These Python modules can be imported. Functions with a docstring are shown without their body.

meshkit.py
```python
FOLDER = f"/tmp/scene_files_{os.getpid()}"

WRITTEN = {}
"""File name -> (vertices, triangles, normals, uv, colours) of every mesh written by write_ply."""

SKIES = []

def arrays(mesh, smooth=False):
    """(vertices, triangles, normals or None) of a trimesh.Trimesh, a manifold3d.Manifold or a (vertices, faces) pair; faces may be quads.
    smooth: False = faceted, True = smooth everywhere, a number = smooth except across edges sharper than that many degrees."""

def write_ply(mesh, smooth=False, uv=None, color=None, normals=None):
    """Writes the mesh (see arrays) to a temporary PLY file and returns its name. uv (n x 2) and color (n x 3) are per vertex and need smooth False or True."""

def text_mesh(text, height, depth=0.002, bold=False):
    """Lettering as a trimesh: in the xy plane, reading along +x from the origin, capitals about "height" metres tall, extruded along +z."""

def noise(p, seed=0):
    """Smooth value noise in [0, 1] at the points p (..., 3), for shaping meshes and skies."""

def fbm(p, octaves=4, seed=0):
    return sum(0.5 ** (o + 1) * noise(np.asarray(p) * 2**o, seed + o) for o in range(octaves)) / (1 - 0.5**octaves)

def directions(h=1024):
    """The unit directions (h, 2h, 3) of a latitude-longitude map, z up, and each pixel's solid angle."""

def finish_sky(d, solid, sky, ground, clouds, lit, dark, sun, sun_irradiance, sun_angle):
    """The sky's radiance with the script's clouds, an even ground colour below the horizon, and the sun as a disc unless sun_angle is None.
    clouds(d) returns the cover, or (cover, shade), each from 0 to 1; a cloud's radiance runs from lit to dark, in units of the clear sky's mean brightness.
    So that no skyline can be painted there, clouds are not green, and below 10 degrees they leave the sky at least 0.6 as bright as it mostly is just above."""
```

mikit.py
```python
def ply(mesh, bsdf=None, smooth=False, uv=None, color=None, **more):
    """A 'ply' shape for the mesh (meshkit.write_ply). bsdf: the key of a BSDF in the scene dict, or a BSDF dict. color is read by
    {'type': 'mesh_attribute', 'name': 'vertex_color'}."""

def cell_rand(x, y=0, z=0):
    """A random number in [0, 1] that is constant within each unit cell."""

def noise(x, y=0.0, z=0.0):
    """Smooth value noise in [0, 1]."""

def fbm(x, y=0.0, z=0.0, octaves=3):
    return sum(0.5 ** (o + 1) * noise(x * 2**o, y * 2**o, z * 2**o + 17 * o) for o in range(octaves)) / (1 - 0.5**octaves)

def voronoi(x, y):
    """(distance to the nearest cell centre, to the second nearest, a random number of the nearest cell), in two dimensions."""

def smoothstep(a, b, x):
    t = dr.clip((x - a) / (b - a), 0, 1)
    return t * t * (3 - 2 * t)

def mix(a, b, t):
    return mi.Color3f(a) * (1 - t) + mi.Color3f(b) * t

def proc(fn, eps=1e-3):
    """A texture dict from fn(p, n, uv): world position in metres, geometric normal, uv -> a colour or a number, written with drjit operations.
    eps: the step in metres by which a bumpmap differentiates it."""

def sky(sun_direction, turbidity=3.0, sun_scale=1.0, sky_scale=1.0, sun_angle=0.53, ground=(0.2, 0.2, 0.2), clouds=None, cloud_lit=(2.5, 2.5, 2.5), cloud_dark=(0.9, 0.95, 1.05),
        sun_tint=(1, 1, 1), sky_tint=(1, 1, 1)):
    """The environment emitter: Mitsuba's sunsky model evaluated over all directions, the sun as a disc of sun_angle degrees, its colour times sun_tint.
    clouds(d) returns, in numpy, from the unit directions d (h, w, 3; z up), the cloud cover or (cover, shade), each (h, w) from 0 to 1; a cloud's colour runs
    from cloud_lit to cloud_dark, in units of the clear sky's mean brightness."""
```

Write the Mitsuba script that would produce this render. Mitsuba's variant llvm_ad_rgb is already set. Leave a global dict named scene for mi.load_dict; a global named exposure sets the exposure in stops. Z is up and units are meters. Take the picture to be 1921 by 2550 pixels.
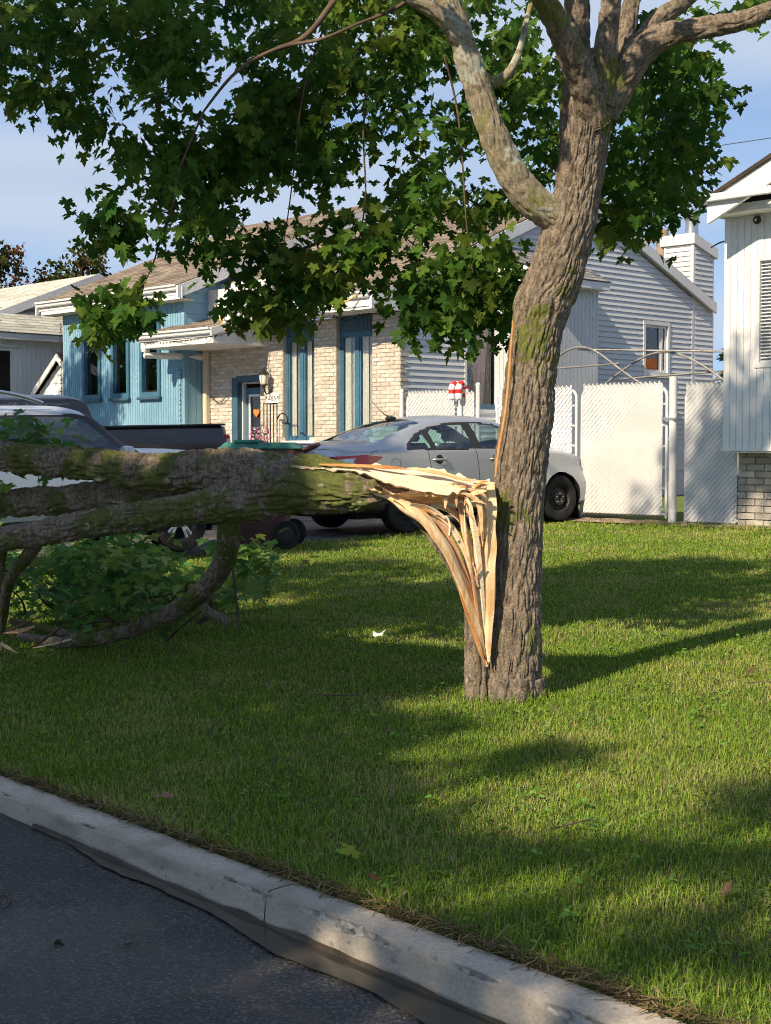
import math, numpy as np, trimesh, shapely, mitsuba as mi, drjit as dr, mikit, meshkit
from shapely.geometry import Polygon, box as sbox
from scipy.interpolate import PchipInterpolator, CubicSpline
from scipy.spatial.transform import Rotation

T = mi.ScalarTransform4f
scene, labels = {}, {}
rng = np.random.default_rng(7)

# ------------------------------------------------------------------ camera, sky, exposure
# world: camera stands on the road at the origin looking along +y; the street runs along U, the driveways along V
PITCH = math.atan(155 / 3700)
scene['camera'] = {'type': 'perspective', 'fov': 2 * math.degrees(math.atan(960.5 / 3700)), 'fov_axis': 'x', 'near_clip': 0.05, 'far_clip': 3000.0,
    'to_world': T().look_at(origin=[0, 0, 1.6], target=[0, math.cos(PITCH), 1.6 - math.sin(PITCH)], up=[0, 0, 1])}
SUN_AZ, SUN_EL = math.radians(39), math.radians(35)
SUN = np.array([-math.sin(SUN_AZ) * math.cos(SUN_EL), -math.cos(SUN_AZ) * math.cos(SUN_EL), math.sin(SUN_EL)])

def clouds(d):
    q = np.stack([d[..., 0] * 2.2 + d[..., 2] * 2.0, d[..., 1] * 2.2, d[..., 2] * 11], -1)
    n = meshkit.fbm(q + 3.1, 5, seed=4)
    m = meshkit.fbm(q * 2.6 + 9, 4, seed=9)
    cover = np.clip((n - 0.35) * 3.4 + (m - .5) * .8, 0, 1)
    return .16 + cover * 0.72, np.clip((m - 0.35) * .8, 0, .6)

scene['sky'] = mikit.sky(SUN.tolist(), turbidity=3.0, sky_scale=.72, sun_tint=(.95, .97, .98), sky_tint=(.66, .90, 1.22), clouds=clouds, cloud_lit=(2.1, 2.4, 2.85), cloud_dark=(1.4, 1.72, 2.25), ground=(.12, .13, .09), sun_angle=.6)
exposure = 2.4

# ------------------------------------------------------------------ helpers
AX = math.radians(45.8)
VV = np.array([math.sin(AX), math.cos(AX)])
UU = np.array([math.cos(AX), -math.sin(AX)])

def W(q):
    """(u, v, z) -> world"""
    q = np.atleast_2d(np.asarray(q, float))
    return np.column_stack([q[:, 0] * UU[0] + q[:, 1] * VV[0], q[:, 0] * UU[1] + q[:, 1] * VV[1], q[:, 2]])

GV = [-60, 3.2, 6, 9.5, 13.2, 15.8, 18, 25, 60, 400]
GZ = [.15, .15, .268, .41, .535, .61, .66, .70, .72, .72]
def gz(v): return np.interp(v, GV, GZ)
def gxy(x, y): return gz(np.asarray(x) * VV[0] + np.asarray(y) * VV[1])

def fresh(key):
    if key not in scene and key not in labels: return key
    n = 1
    while f'{key}_{n:03d}' in scene or f'{key}_{n:03d}' in labels: n += 1
    return f'{key}_{n:03d}'

def tag(key, label=None, category=None, group=None, kind=None):
    d = labels.setdefault(key, {})
    for k, v in (('label', label), ('category', category), ('group', group), ('kind', kind)):
        if v: d[k] = v
    return key

def thing(name, label, category, group=None):
    key = fresh(name)
    labels[key] = {}
    return tag(key, label, category, group)

_keys = {}
def add(name, mesh, bsdf, parent=None, smooth=False, color=None, uv=None, **lab):
    base = f'{parent}__{name}' if parent else name
    n = _keys.get(base, -1) + 1
    while True:
        key = base if n == 0 else f'{base}_{n:03d}'
        if key not in scene: break
        n += 1
    _keys[base] = n
    scene[key] = mikit.ply(mesh, bsdf, smooth=smooth, color=color, uv=uv)
    if lab: tag(key, **lab)
    return key

def vf(m):
    if isinstance(m, tuple): return np.asarray(m[0], float), np.asarray(m[1], int)
    return np.asarray(m.vertices, float), np.asarray(m.faces, int)

def cat(ms):
    vs, fs, o = [], [], 0
    for m in ms:
        v, f = vf(m)
        if f.shape[1] == 4: f = np.vstack([f[:, [0, 1, 2]], f[:, [0, 2, 3]]])
        vs.append(v); fs.append(f + o); o += len(v)
    return np.vstack(vs), np.vstack(fs)

BOXF = np.array([[0, 3, 2, 1], [4, 5, 6, 7], [0, 1, 5, 4], [1, 2, 6, 5], [2, 3, 7, 6], [3, 0, 4, 7]])
BOXT = np.vstack([BOXF[:, [0, 1, 2]], BOXF[:, [0, 2, 3]]])
def bx(a0, a1, b0, b1, c0, c1):
    """plain box in its own axes"""
    return np.array([[a0, b0, c0], [a1, b0, c0], [a1, b1, c0], [a0, b1, c0], [a0, b0, c1], [a1, b0, c1], [a1, b1, c1], [a0, b1, c1]], float), BOXT
def cbx(a0, a1, b0, b1, c0, c1, ch=.01):
    """chamfered box"""
    import manifold3d as m3
    pts = []
    for i in range(8):
        s = [(a0, a1, 1), (b0, b1, 1), (c0, c1, 1)]
        p = [a1 if i & 1 else a0, b1 if i & 2 else b0, c1 if i & 4 else c0]
        d = [(-1 if i & 1 else 1), (-1 if i & 2 else 1), (-1 if i & 4 else 1)]
        for k in range(3):
            q = [p[j] + (d[j] * ch if j != k else 0) for j in range(3)]
            pts.append(q)
    h = trimesh.convex.convex_hull(np.array(pts))
    return np.array(h.vertices), np.array(h.faces)
def toW(m):
    v, f = vf(m); return W(v), f
def ub(u0, u1, v0, v1, z0, z1): return toW(bx(u0, u1, v0, v1, z0, z1))
def ucb(u0, u1, v0, v1, z0, z1, ch=.008): return toW(cbx(u0, u1, v0, v1, z0, z1, ch))

def polys(g):
    return [p for p in getattr(g, 'geoms', [g]) if p.geom_type == 'Polygon' and p.area > 1e-6]
def ext(g, th):
    """extrude a shapely shape: vertices (a, b, t)"""
    return cat([vf(trimesh.creation.extrude_polygon(p, th, engine='earcut')) for p in polys(g)])
def onv(m, v0):
    """(a, b, t) -> u = a, z = b, standing proud of the plane v = v0 towards the street"""
    v, f = vf(m); return W(np.column_stack([v[:, 0], v0 - v[:, 2], v[:, 1]])), f
def onu(m, u0):
    v, f = vf(m); return W(np.column_stack([u0 + v[:, 2], v[:, 0], v[:, 1]])), f
def lap(g, z0, h, lo=.016, hi=.003):
    """a lap board: proud at its lower edge"""
    m = ext(g, 1.0)
    v, f = m
    t = lo + (hi - lo) * np.clip((v[:, 1] - z0) / h, 0, 1)
    v[:, 2] = np.where(v[:, 2] > .5, t, -.004)
    return v, f

def spline(pts, step, vals=None):
    pts = np.asarray(pts, float)
    s = np.r_[0, np.cumsum(np.linalg.norm(np.diff(pts, axis=0), axis=1))]
    n = max(2, int(s[-1] / step) + 1)
    t = np.linspace(0, s[-1], n)
    if len(pts) == 2: p = pts[0] + (pts[1] - pts[0]) * (t / s[-1])[:, None]
    else: p = CubicSpline(s, pts, axis=0, bc_type='natural')(t)
    if vals is None: return p, t
    return p, t, PchipInterpolator(s, np.asarray(vals, float))(t)

def frames(p, up=None):
    tg = np.gradient(p, axis=0); tg /= np.linalg.norm(tg, axis=1, keepdims=True) + 1e-12
    a = np.array([0, 0, 1.0]) if abs(tg[0, 2]) < .9 else np.array([0, 1.0, 0])
    n = np.cross(np.cross(tg[0], a), tg[0]); n /= np.linalg.norm(n)
    N = [n]
    for t in tg[1:]:
        n = n - t * (n @ t); n /= np.linalg.norm(n); N.append(n)
    N = np.array(N)
    return tg, N, np.cross(tg, N)

def tube(pts, r, sides=8, step=.05, caps=True):
    p, t, rr = spline(pts, step, np.broadcast_to(r, (len(pts),)))
    tg, N, B = frames(p)
    a = np.arange(sides) * 2 * np.pi / sides
    v = p[:, None] + rr[:, None, None] * (np.cos(a)[None, :, None] * N[:, None] + np.sin(a)[None, :, None] * B[:, None])
    return ring_mesh(v, caps)

def ring_mesh(v, caps=True):
    n, k = v.shape[:2]
    i, j = np.meshgrid(np.arange(n - 1), np.arange(k), indexing='ij')
    q = np.stack([i * k + j, i * k + (j + 1) % k, (i + 1) * k + (j + 1) % k, (i + 1) * k + j], -1).reshape(-1, 4)
    f = np.vstack([q[:, [0, 1, 2]], q[:, [0, 2, 3]]])
    vv = v.reshape(-1, 3)
    if caps:
        c = len(vv); j = np.arange(k)
        vv = np.vstack([vv, v[0].mean(0), v[-1].mean(0)])
        f = np.vstack([f, np.stack([np.full(k, c), (j + 1) % k, j], 1), np.stack([np.full(k, c + 1), (n - 1) * k + j, (n - 1) * k + (j + 1) % k], 1)])
    return vv, f

def utube(pts, r, sides=8, step=.05): return toW(tube(pts, r, sides, step))

def limb(pts, radii, seed=0, nr=64, step=.014, cell=.022, depth=.011, caps=True, lump=.05, long=5.0, fine=.25):
    """a branch with furrowed bark as displaced geometry"""
    p, t, rr = spline(pts, step, radii)
    tg, N, B = frames(p)
    a = np.arange(nr) * 2 * np.pi / nr
    rad = np.cos(a)[None, :, None] * N[:, None] + np.sin(a)[None, :, None] * B[:, None]
    r0 = float(np.mean(rr))
    q = np.stack([np.broadcast_to(np.cos(a)[None] * rr[:, None], rad.shape[:2]), np.broadcast_to(np.sin(a)[None] * rr[:, None], rad.shape[:2]), np.broadcast_to(t[:, None], rad.shape[:2])], -1)
    k = np.array([1 / cell, 1 / cell, 1 / cell / long])
    warp = (meshkit.noise(q * k * [.5, .5, 1.2] + 11, seed) - .5) * 1.3
    qq = q * k; qq[..., 0] += warp; qq[..., 1] += warp
    rid = np.abs(2 * meshkit.noise(qq, seed + 1) - 1)
    rid2 = np.abs(2 * meshkit.noise(qq * [1.9, 1.9, 2.6] + 5, seed + 2) - 1)
    h = np.clip(rid / .5, 0, 1); h = h * h * (3 - 2 * h)
    h2 = np.clip(rid2 / .5, 0, 1)
    big = meshkit.noise(q * 6, seed + 5) - .5
    taper = np.clip(rr / .06, .25, 1)[:, None]
    disp = depth * taper * ((h - .6) * .8 + (h2 - .5) * fine * 1.4) + lump * rr[:, None] * big
    v = p[:, None] + rad * (rr[:, None] + disp)[..., None]
    return ring_mesh(v, caps)

def ribbon(pts, wid, th, nrm, step=.03, jag=0., seed=0):
    """a splinter: a strip with pointed ends, a rectangular section and a ragged edge; nrm: direction of its flat face"""
    p, t, w = spline(pts, step, np.broadcast_to(wid, (len(pts),)))
    tg, _, _ = frames(p)
    n = np.broadcast_to(np.asarray(nrm, float), p.shape); n = n - tg * np.sum(n * tg, 1, keepdims=True); n /= np.linalg.norm(n, axis=1, keepdims=True)
    b = np.cross(tg, n)
    r_ = np.random.default_rng(seed)
    j1, j2 = 1 + jag * (meshkit.noise(np.column_stack([t * 9, t * 0, t * 0 + seed]), seed) - .5) * 2, 1 + jag * (meshkit.noise(np.column_stack([t * 9, t * 0 + 7, t * 0 + seed]), seed + 3) - .5) * 2
    thv = th * np.clip(np.minimum(t, t[-1] - t) / .15, .25, 1)
    # 4 corners plus a mid ridge front and back: a slightly faceted, split face
    mid = .35 * (meshkit.noise(np.column_stack([t * 3, t * 0 + 2, t * 0 + seed]), seed + 5) - .5)
    v = np.stack([p - b * (w * j1 / 2)[:, None] - n * (thv * .2)[:, None], p + b * (w * mid)[:, None] - n * (thv * .6)[:, None], p + b * (w * j2 / 2)[:, None] - n * (thv * .2)[:, None],
                  p + b * (w * j2 / 2)[:, None] + n * (thv * .2)[:, None], p + b * (w * mid)[:, None] + n * (thv * .5)[:, None], p - b * (w * j1 / 2)[:, None] + n * (thv * .2)[:, None]], 1)
    return ring_mesh(v[:, ::-1])

def revolve(prof, n=40, axis='y'):
    """profile (r, h) revolved; the axis runs along y"""
    prof = np.asarray(prof, float); a = np.arange(n) * 2 * np.pi / n
    v = np.stack([prof[:, None, 0] * np.cos(a)[None], np.repeat(prof[:, 1:2], n, 1), prof[:, None, 0] * np.sin(a)[None]], -1)
    if axis == 'z': v = v[..., [0, 2, 1]]
    return ring_mesh(v, False)

# ------------------------------------------------------------------ materials
smooth_, mix, noise, fbm, proc, vor = mikit.smoothstep, mikit.mix, mikit.noise, mikit.fbm, mikit.proc, mikit.voronoi
def two(b): return {'type': 'twosided', 'bsdf': b}
def mat(name, color, rough=.6, spec=.4, metallic=0., bump=None, bscale=.002, eps=1e-3, **kw):
    c = color if isinstance(color, dict) else {'type': 'rgb', 'value': list(color)}
    b = {'type': 'principled', 'base_color': c, 'roughness': rough, 'specular': spec, 'metallic': metallic, **kw}
    if bump is not None: b = {'type': 'bumpmap', 'tex': proc(bump, eps), 'scale': bscale, 'bsdf': b}
    scene[name] = two(b)
    return name
def grainy(c0, c1, k=3., k2=60., amp=.18):
    """base colour wandering between two tones, with a fine grain"""
    def fn(p, n, uv):
        t = fbm(p.x * k, p.y * k, p.z * k, 3)
        g = noise(p.x * k2, p.y * k2, p.z * k2)
        return mix(c0, c1, smooth_(.25, .75, t)) * (1 + amp * (g - .5))
    return proc(fn)
VC = {'type': 'mesh_attribute', 'name': 'vertex_color'}

def bark_color(c0, c1, moss, lich, moss_amt, lich_amt, seed=0.):
    def fn(p, n, uv):
        x, y, z = p.x + seed, p.y, p.z
        g = .55 * fbm(x * 75, y * 75, z * 16, 3) + .45 * fbm(x * 170, y * 170, z * 120, 2)
        c = mix(c0, c1, smooth_(.3, .7, g))
        m = fbm(x * 5 + 3, y * 5, z * 3.2, 4) + .30 * (fbm(x * 45, y * 45, z * 40, 2) - .5)
        c = mix(c, mi.Color3f(moss) * (.6 + .8 * g), smooth_(.60 - moss_amt, .72 - moss_amt, m) * .85)
        l = fbm(x * 9 + 31, y * 9, z * 7, 3) + .35 * (noise(x * 60, y * 60, z * 60) - .5)
        return mix(c, mi.Color3f(lich) * (.75 + .5 * g), smooth_(.70 - lich_amt, .78 - lich_amt, l) * .7)
    return proc(fn)
mat('m_bark', bark_color((.082, .066, .050), (.235, .195, .150), (.10, .115, .022), (.32, .31, .25), .0, -.08), .9, .15)
mat('m_bark_limb', bark_color((.15, .125, .085), (.31, .275, .20), (.18, .185, .06), (.36, .39, .34), .03, .10, 4.), .9, .15)
mat('m_bark_log', bark_color((.082, .066, .050), (.235, .195, .150), (.075, .095, .018), (.28, .28, .22), .13, -.10, 9.), .9, .15)
mat('m_twig', grainy((.07, .05, .038), (.14, .10, .075), 6), .8, .2)

def wood(p, n, uv):
    g = fbm(p.x * 12 + 3 * noise(p.x * 3, p.y * 3, p.z * 3), p.y * 90, p.z * 6, 3)
    f = noise(p.x * 160, p.y * 160, p.z * 14)
    st = smooth_(.62, .80, fbm(p.x * 14, p.y * 14, p.z * 2.5 + 5, 3))
    c = mix((.60, .37, .18), (.82, .62, .38), smooth_(.25, .75, g))
    return mix(c, (.52, .27, .12), st * .45) * (.86 + .28 * f)
mat('m_wood', proc(wood), .75, .2)
mat('m_wood_pale', proc(lambda p, n, uv: mix((.66, .52, .36), (.80, .68, .50), fbm(p.x * 10, p.y * 70, p.z * 60, 3)) * (.85 + .3 * noise(p.x * 20, p.y * 160, p.z * 160))), .7, .25)
mat('m_wood_red', proc(lambda p, n, uv: mix((.44, .23, .12), (.66, .42, .24), fbm(p.x * 40, p.y * 40, p.z * 9, 3)) * (.85 + .3 * noise(p.x * 150, p.y * 150, p.z * 12))), .8, .2)
mat('m_wood_orange', grainy((.42, .17, .055), (.60, .32, .13), 9, 120, .4), .75, .2)

for nm, tr in (('m_leaf', .95), ('m_leaf_far', .55)):
    scene[nm] = {'type': 'principledthin', 'base_color': VC, 'roughness': .42, 'diff_trans': tr, 'spec_trans': 0.0, 'eta': 1.4}
scene['m_grass'] = {'type': 'principledthin', 'base_color': VC, 'roughness': .6, 'diff_trans': .22, 'spec_trans': 0.0, 'eta': 1.35}
scene['m_vc'] = two({'type': 'principled', 'base_color': VC, 'roughness': .85, 'specular': .2})

def soil(p, n, uv):
    a = fbm(p.x * 3, p.y * 3, 0, 4); b = noise(p.x * 60, p.y * 60)
    return mix(mix((.05, .075, .018), (.085, .11, .03), a), (.10, .08, .045), smooth_(.55, .8, fbm(p.x * 9, p.y * 9, 4, 3))) * (.7 + .6 * b)
mat('m_soil', proc(soil), 1., .1)

def asphalt(p, n, uv):
    d, d2, r = vor(p.x * 120, p.y * 120)
    a = fbm(p.x * 1.3, p.y * 1.3, 0, 4)
    sp = smooth_(.72, .85, fbm(p.x * 5 + 7, p.y * 5, 1, 3))
    c = mix((.032, .031, .031), (.115, .111, .106), r * r) * (.6 + .8 * a)
    c = mix(c, (.17, .155, .14), smooth_(.88, 1., r) * .6)
    return mix(c, (.09, .07, .05), sp * .5)
def asphalt_b(p, n, uv):
    d, d2, r = vor(p.x * 120, p.y * 120)
    return (1 - d) * (.4 + .6 * r) + .5 * fbm(p.x * 30, p.y * 30, 0, 2)
def asphalt_r(p, n, uv):
    wet = smooth_(.46, .62, fbm(p.x * 2.1 + 3, p.y * 2.1 + 1, 2, 3))
    return .66 - .42 * wet
scene['m_asphalt'] = two({'type': 'bumpmap', 'tex': proc(asphalt_b, 2e-3), 'scale': .008, 'bsdf': {'type': 'principled', 'base_color': proc(asphalt), 'roughness': proc(asphalt_r), 'specular': .5}})
mat('m_driveway', grainy((.05, .045, .045), (.085, .08, .078), 2, 90, .5), .85, .3)

def concrete(p, n, uv):
    a = fbm(p.x * 5, p.y * 5, p.z * 5, 4); g = noise(p.x * 130, p.y * 130, p.z * 130)
    pit = smooth_(.80, .90, noise(p.x * 42, p.y * 42, p.z * 42))
    dirt = smooth_(.52, .70, fbm(p.x * 2.4 + 9, p.y * 2.4, p.z * 9, 4))
    c = mix((.31, .275, .225), (.45, .405, .34), a) * (.84 + .32 * g)
    c = mix(c, (.16, .145, .12), dirt * .55)
    return mix(c, (.12, .11, .10), pit * .5)
mat('m_concrete', proc(concrete), .9, .2, bump=lambda p, n, uv: fbm(p.x * 50, p.y * 50, p.z * 50, 3), bscale=.004)
mat('m_rough_aggregate', proc(lambda p, n, uv: mix((.12, .11, .10), (.52, .50, .46), vor(p.x * 60 + p.z * 37, p.y * 60 + p.z * 21)[2])), .95, .2)
mat('m_wet_stain', grainy((.05, .042, .03), (.10, .08, .055), 6, 90, .4), .35, .5)
scene['m_water'] = two({'type': 'principled', 'base_color': proc(lambda p, n, uv: mix((.035, .031, .026), (.065, .055, .043), fbm(p.x * 7, p.y * 7, 0, 3))), 'roughness': .12, 'specular': .5})
mat('m_mulch', grainy((.10, .07, .05), (.24, .19, .14), 30, 90, .8), .95, .1)

mat('m_white', grainy((.62, .62, .62), (.70, .70, .69), 1.2, 50, .05), .45, .4)
mat('m_white_metal', grainy((.56, .565, .57), (.64, .645, .65), 2.5, 80, .06), .38, .5)
mat('m_siding', grainy((.49, .51, .54), (.56, .58, .61), .9, 40, .06), .55, .35)
mat('m_siding_right', grainy((.66, .67, .67), (.74, .74, .73), 1.1, 40, .06), .5, .35)
mat('m_siding_far', grainy((.68, .69, .70), (.75, .76, .77), 1.0, 40, .06), .55, .3)
mat('m_blue', grainy((.15, .30, .42), (.20, .37, .49), 1.4, 50, .12), .6, .35)
mat('m_blue_dark', grainy((.035, .085, .13), (.05, .11, .165), 2, 60, .15), .55, .35)
mat('m_blue_frame', grainy((.035, .11, .18), (.055, .145, .225), 2, 60, .12), .5, .4)
mat('m_beige', (.58, .50, .38), .6, .3)
mat('m_brick', VC, .9, .2)
mat('m_mortar', grainy((.40, .36, .30), (.50, .46, .39), 8, 120, .3), .95, .1)
mat('m_mortar_dark', grainy((.22, .20, .17), (.30, .27, .23), 8, 120, .3), .95, .1)
mat('m_shingle', VC, .95, .15)
mat('m_dark', (.012, .012, .013), .8, .2)
mat('m_interior', (.17, .15, .13), .9, .1)
mat('m_curtain', grainy((.60, .58, .50), (.70, .68, .60), 5, 60, .1), .9, .1)
mat('m_curtain_pink', grainy((.62, .42, .45), (.72, .54, .56), 6, 60, .1), .9, .1)
mat('m_curtain_grey', grainy((.30, .28, .25), (.40, .38, .34), 6, 60, .1), .9, .1)
mat('m_black_iron', (.015, .015, .016), .45, .5)
mat('m_rubber', grainy((.016, .016, .017), (.03, .03, .03), 9, 90, .3), .9, .12)
mat('m_steel', (.55, .56, .57), .35, .5, .9)
mat('m_pole_metal', grainy((.20, .19, .175), (.31, .30, .28), 9, 60, .25), .5, .5, .4)
mat('m_wire', (.17, .17, .17), .5, .5, .2)
mat('m_silver_paint', (.39, .415, .45), .28, .5, .55, clearcoat=1., clearcoat_gloss=.95)
mat('m_suv_paint', (.44, .47, .51), .28, .5, .4, clearcoat=1., clearcoat_gloss=.95)
mat('m_black_paint', (.012, .012, .016), .25, .5, 0., clearcoat=1., clearcoat_gloss=.95)
mat('m_black_plastic', (.02, .02, .022), .55, .4)
mat('m_seat', (.05, .05, .055), .8, .3)
mat('m_red_lens', (.45, .01, .015), .12, .6, clearcoat=1.)
mat('m_clear_lens', (.62, .62, .62), .12, .6, .3, clearcoat=1.)
mat('m_alloy', (.50, .50, .50), .35, .5, .6)
scene['m_glass'] = {'type': 'thindielectric', 'int_ior': 1.5, 'ext_ior': 1.0, 'specular_transmittance': {'type': 'rgb', 'value': [.80, .84, .83]}}
scene['m_tint'] = {'type': 'thindielectric', 'int_ior': 1.55, 'ext_ior': 1.0, 'specular_transmittance': {'type': 'rgb', 'value': [.52, .72, .68]}}
scene['m_dark_tint'] = {'type': 'thindielectric', 'int_ior': 1.6, 'ext_ior': 1.0, 'specular_transmittance': {'type': 'rgb', 'value': [.10, .11, .12]}}
mat('m_bin_brown', grainy((.075, .035, .035), (.10, .05, .048), 3, 60, .2), .6, .35)
mat('m_bin_green', grainy((.03, .14, .105), (.045, .18, .14), 4, 60, .15), .5, .4)
mat('m_red', (.62, .03, .03), .35, .5)
mat('m_candy_white', (.80, .76, .74), .35, .5)
mat('m_roof_edge', grainy((.035, .026, .022), (.06, .045, .036), 4, 60, .3), .8, .2)
mat('m_brown_wood', grainy((.24, .10, .05), (.34, .16, .08), 4, 60, .3), .8, .2)
mat('m_pole_wood', grainy((.26, .19, .13), (.40, .30, .22), 3, 90, .4), .9, .1)
mat('m_yellow_cord', (.62, .40, .10), .5, .4)
mat('m_orange', (.55, .20, .05), .7, .3)
# ------------------------------------------------------------------ ground, road, kerb, driveway
def vc(u): return 3.008 - .06 * u           # back edge of the kerb; it is not quite parallel to the houses
def sheet(us, vs, zf):
    u, v = np.meshgrid(us, vs, indexing='ij')
    z = zf(u, v); n, m = u.shape
    i, j = np.meshgrid(np.arange(n - 1), np.arange(m - 1), indexing='ij')
    q = np.stack([i * m + j, (i + 1) * m + j, (i + 1) * m + j + 1, i * m + j + 1], -1).reshape(-1, 4)
    return W(np.column_stack([u.ravel(), v.ravel(), z.ravel()])), q
us = np.r_[-400, -120, -60, np.arange(-30, 10.1, .5), 40, 120, 400]
lawn_v = np.r_[0, .4, 1, 1.6, 2.3, 3, 3.7, 4.5, 5.3, 6.3, 7.3, 8.5, 10, 11.5, 12.8, 14, 15, 16, 18, 22, 30, 50, 100, 400]
def lawn_sheet(us, vs, dz=0.):
    u, s = np.meshgrid(us, vs, indexing='ij')
    v = vc(np.clip(u, -40, 20)) - .03 + s
    n, m = u.shape
    i, j = np.meshgrid(np.arange(n - 1), np.arange(m - 1), indexing='ij')
    q = np.stack([i * m + j, (i + 1) * m + j, (i + 1) * m + j + 1, i * m + j + 1], -1).reshape(-1, 4)
    return W(np.column_stack([u.ravel(), v.ravel(), gz(v.ravel()) + np.where(s.ravel() < .01, -.012, dz)])), q
add('ground', lawn_sheet(us, lawn_v), 'm_soil', smooth=True, label='dark soil under the lawn and around the houses', kind='structure')
KB = lambda u: vc(u) - .155                  # front top edge of the kerb
def road_z(u, v):
    d = np.clip(KB(np.clip(u, -40, 20)) - v, 0, 30)
    base = np.interp(u, [-8, -5.9, -3.4, -2.4, 0], [.075, .065, .035, .026, .02])
    return base + .004 * np.clip(d / .3, 0, 1) + .022 * np.clip(d - .3, 0, 4) - .022 * np.clip(d - 4.6, 0, 4)
rv = np.r_[.03, -.05, -.2, -.35, -.6, -1, -1.5, -2.2, -3, -4, -5, -6, -8, -9, -40, -400]
u_, s_ = np.meshgrid(us, rv, indexing='ij'); v_ = KB(np.clip(u_, -40, 20)) + s_
n_, m_ = u_.shape; i_, j_ = np.meshgrid(np.arange(n_ - 1), np.arange(m_ - 1), indexing='ij')
q_ = np.stack([i_ * m_ + j_, i_ * m_ + j_ + 1, (i_ + 1) * m_ + j_ + 1, (i_ + 1) * m_ + j_], -1).reshape(-1, 4)
add('road', (W(np.column_stack([u_.ravel(), v_.ravel(), road_z(u_, v_).ravel()])), q_), 'm_asphalt', smooth=True, label='rough damp asphalt road', kind='structure')

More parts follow.
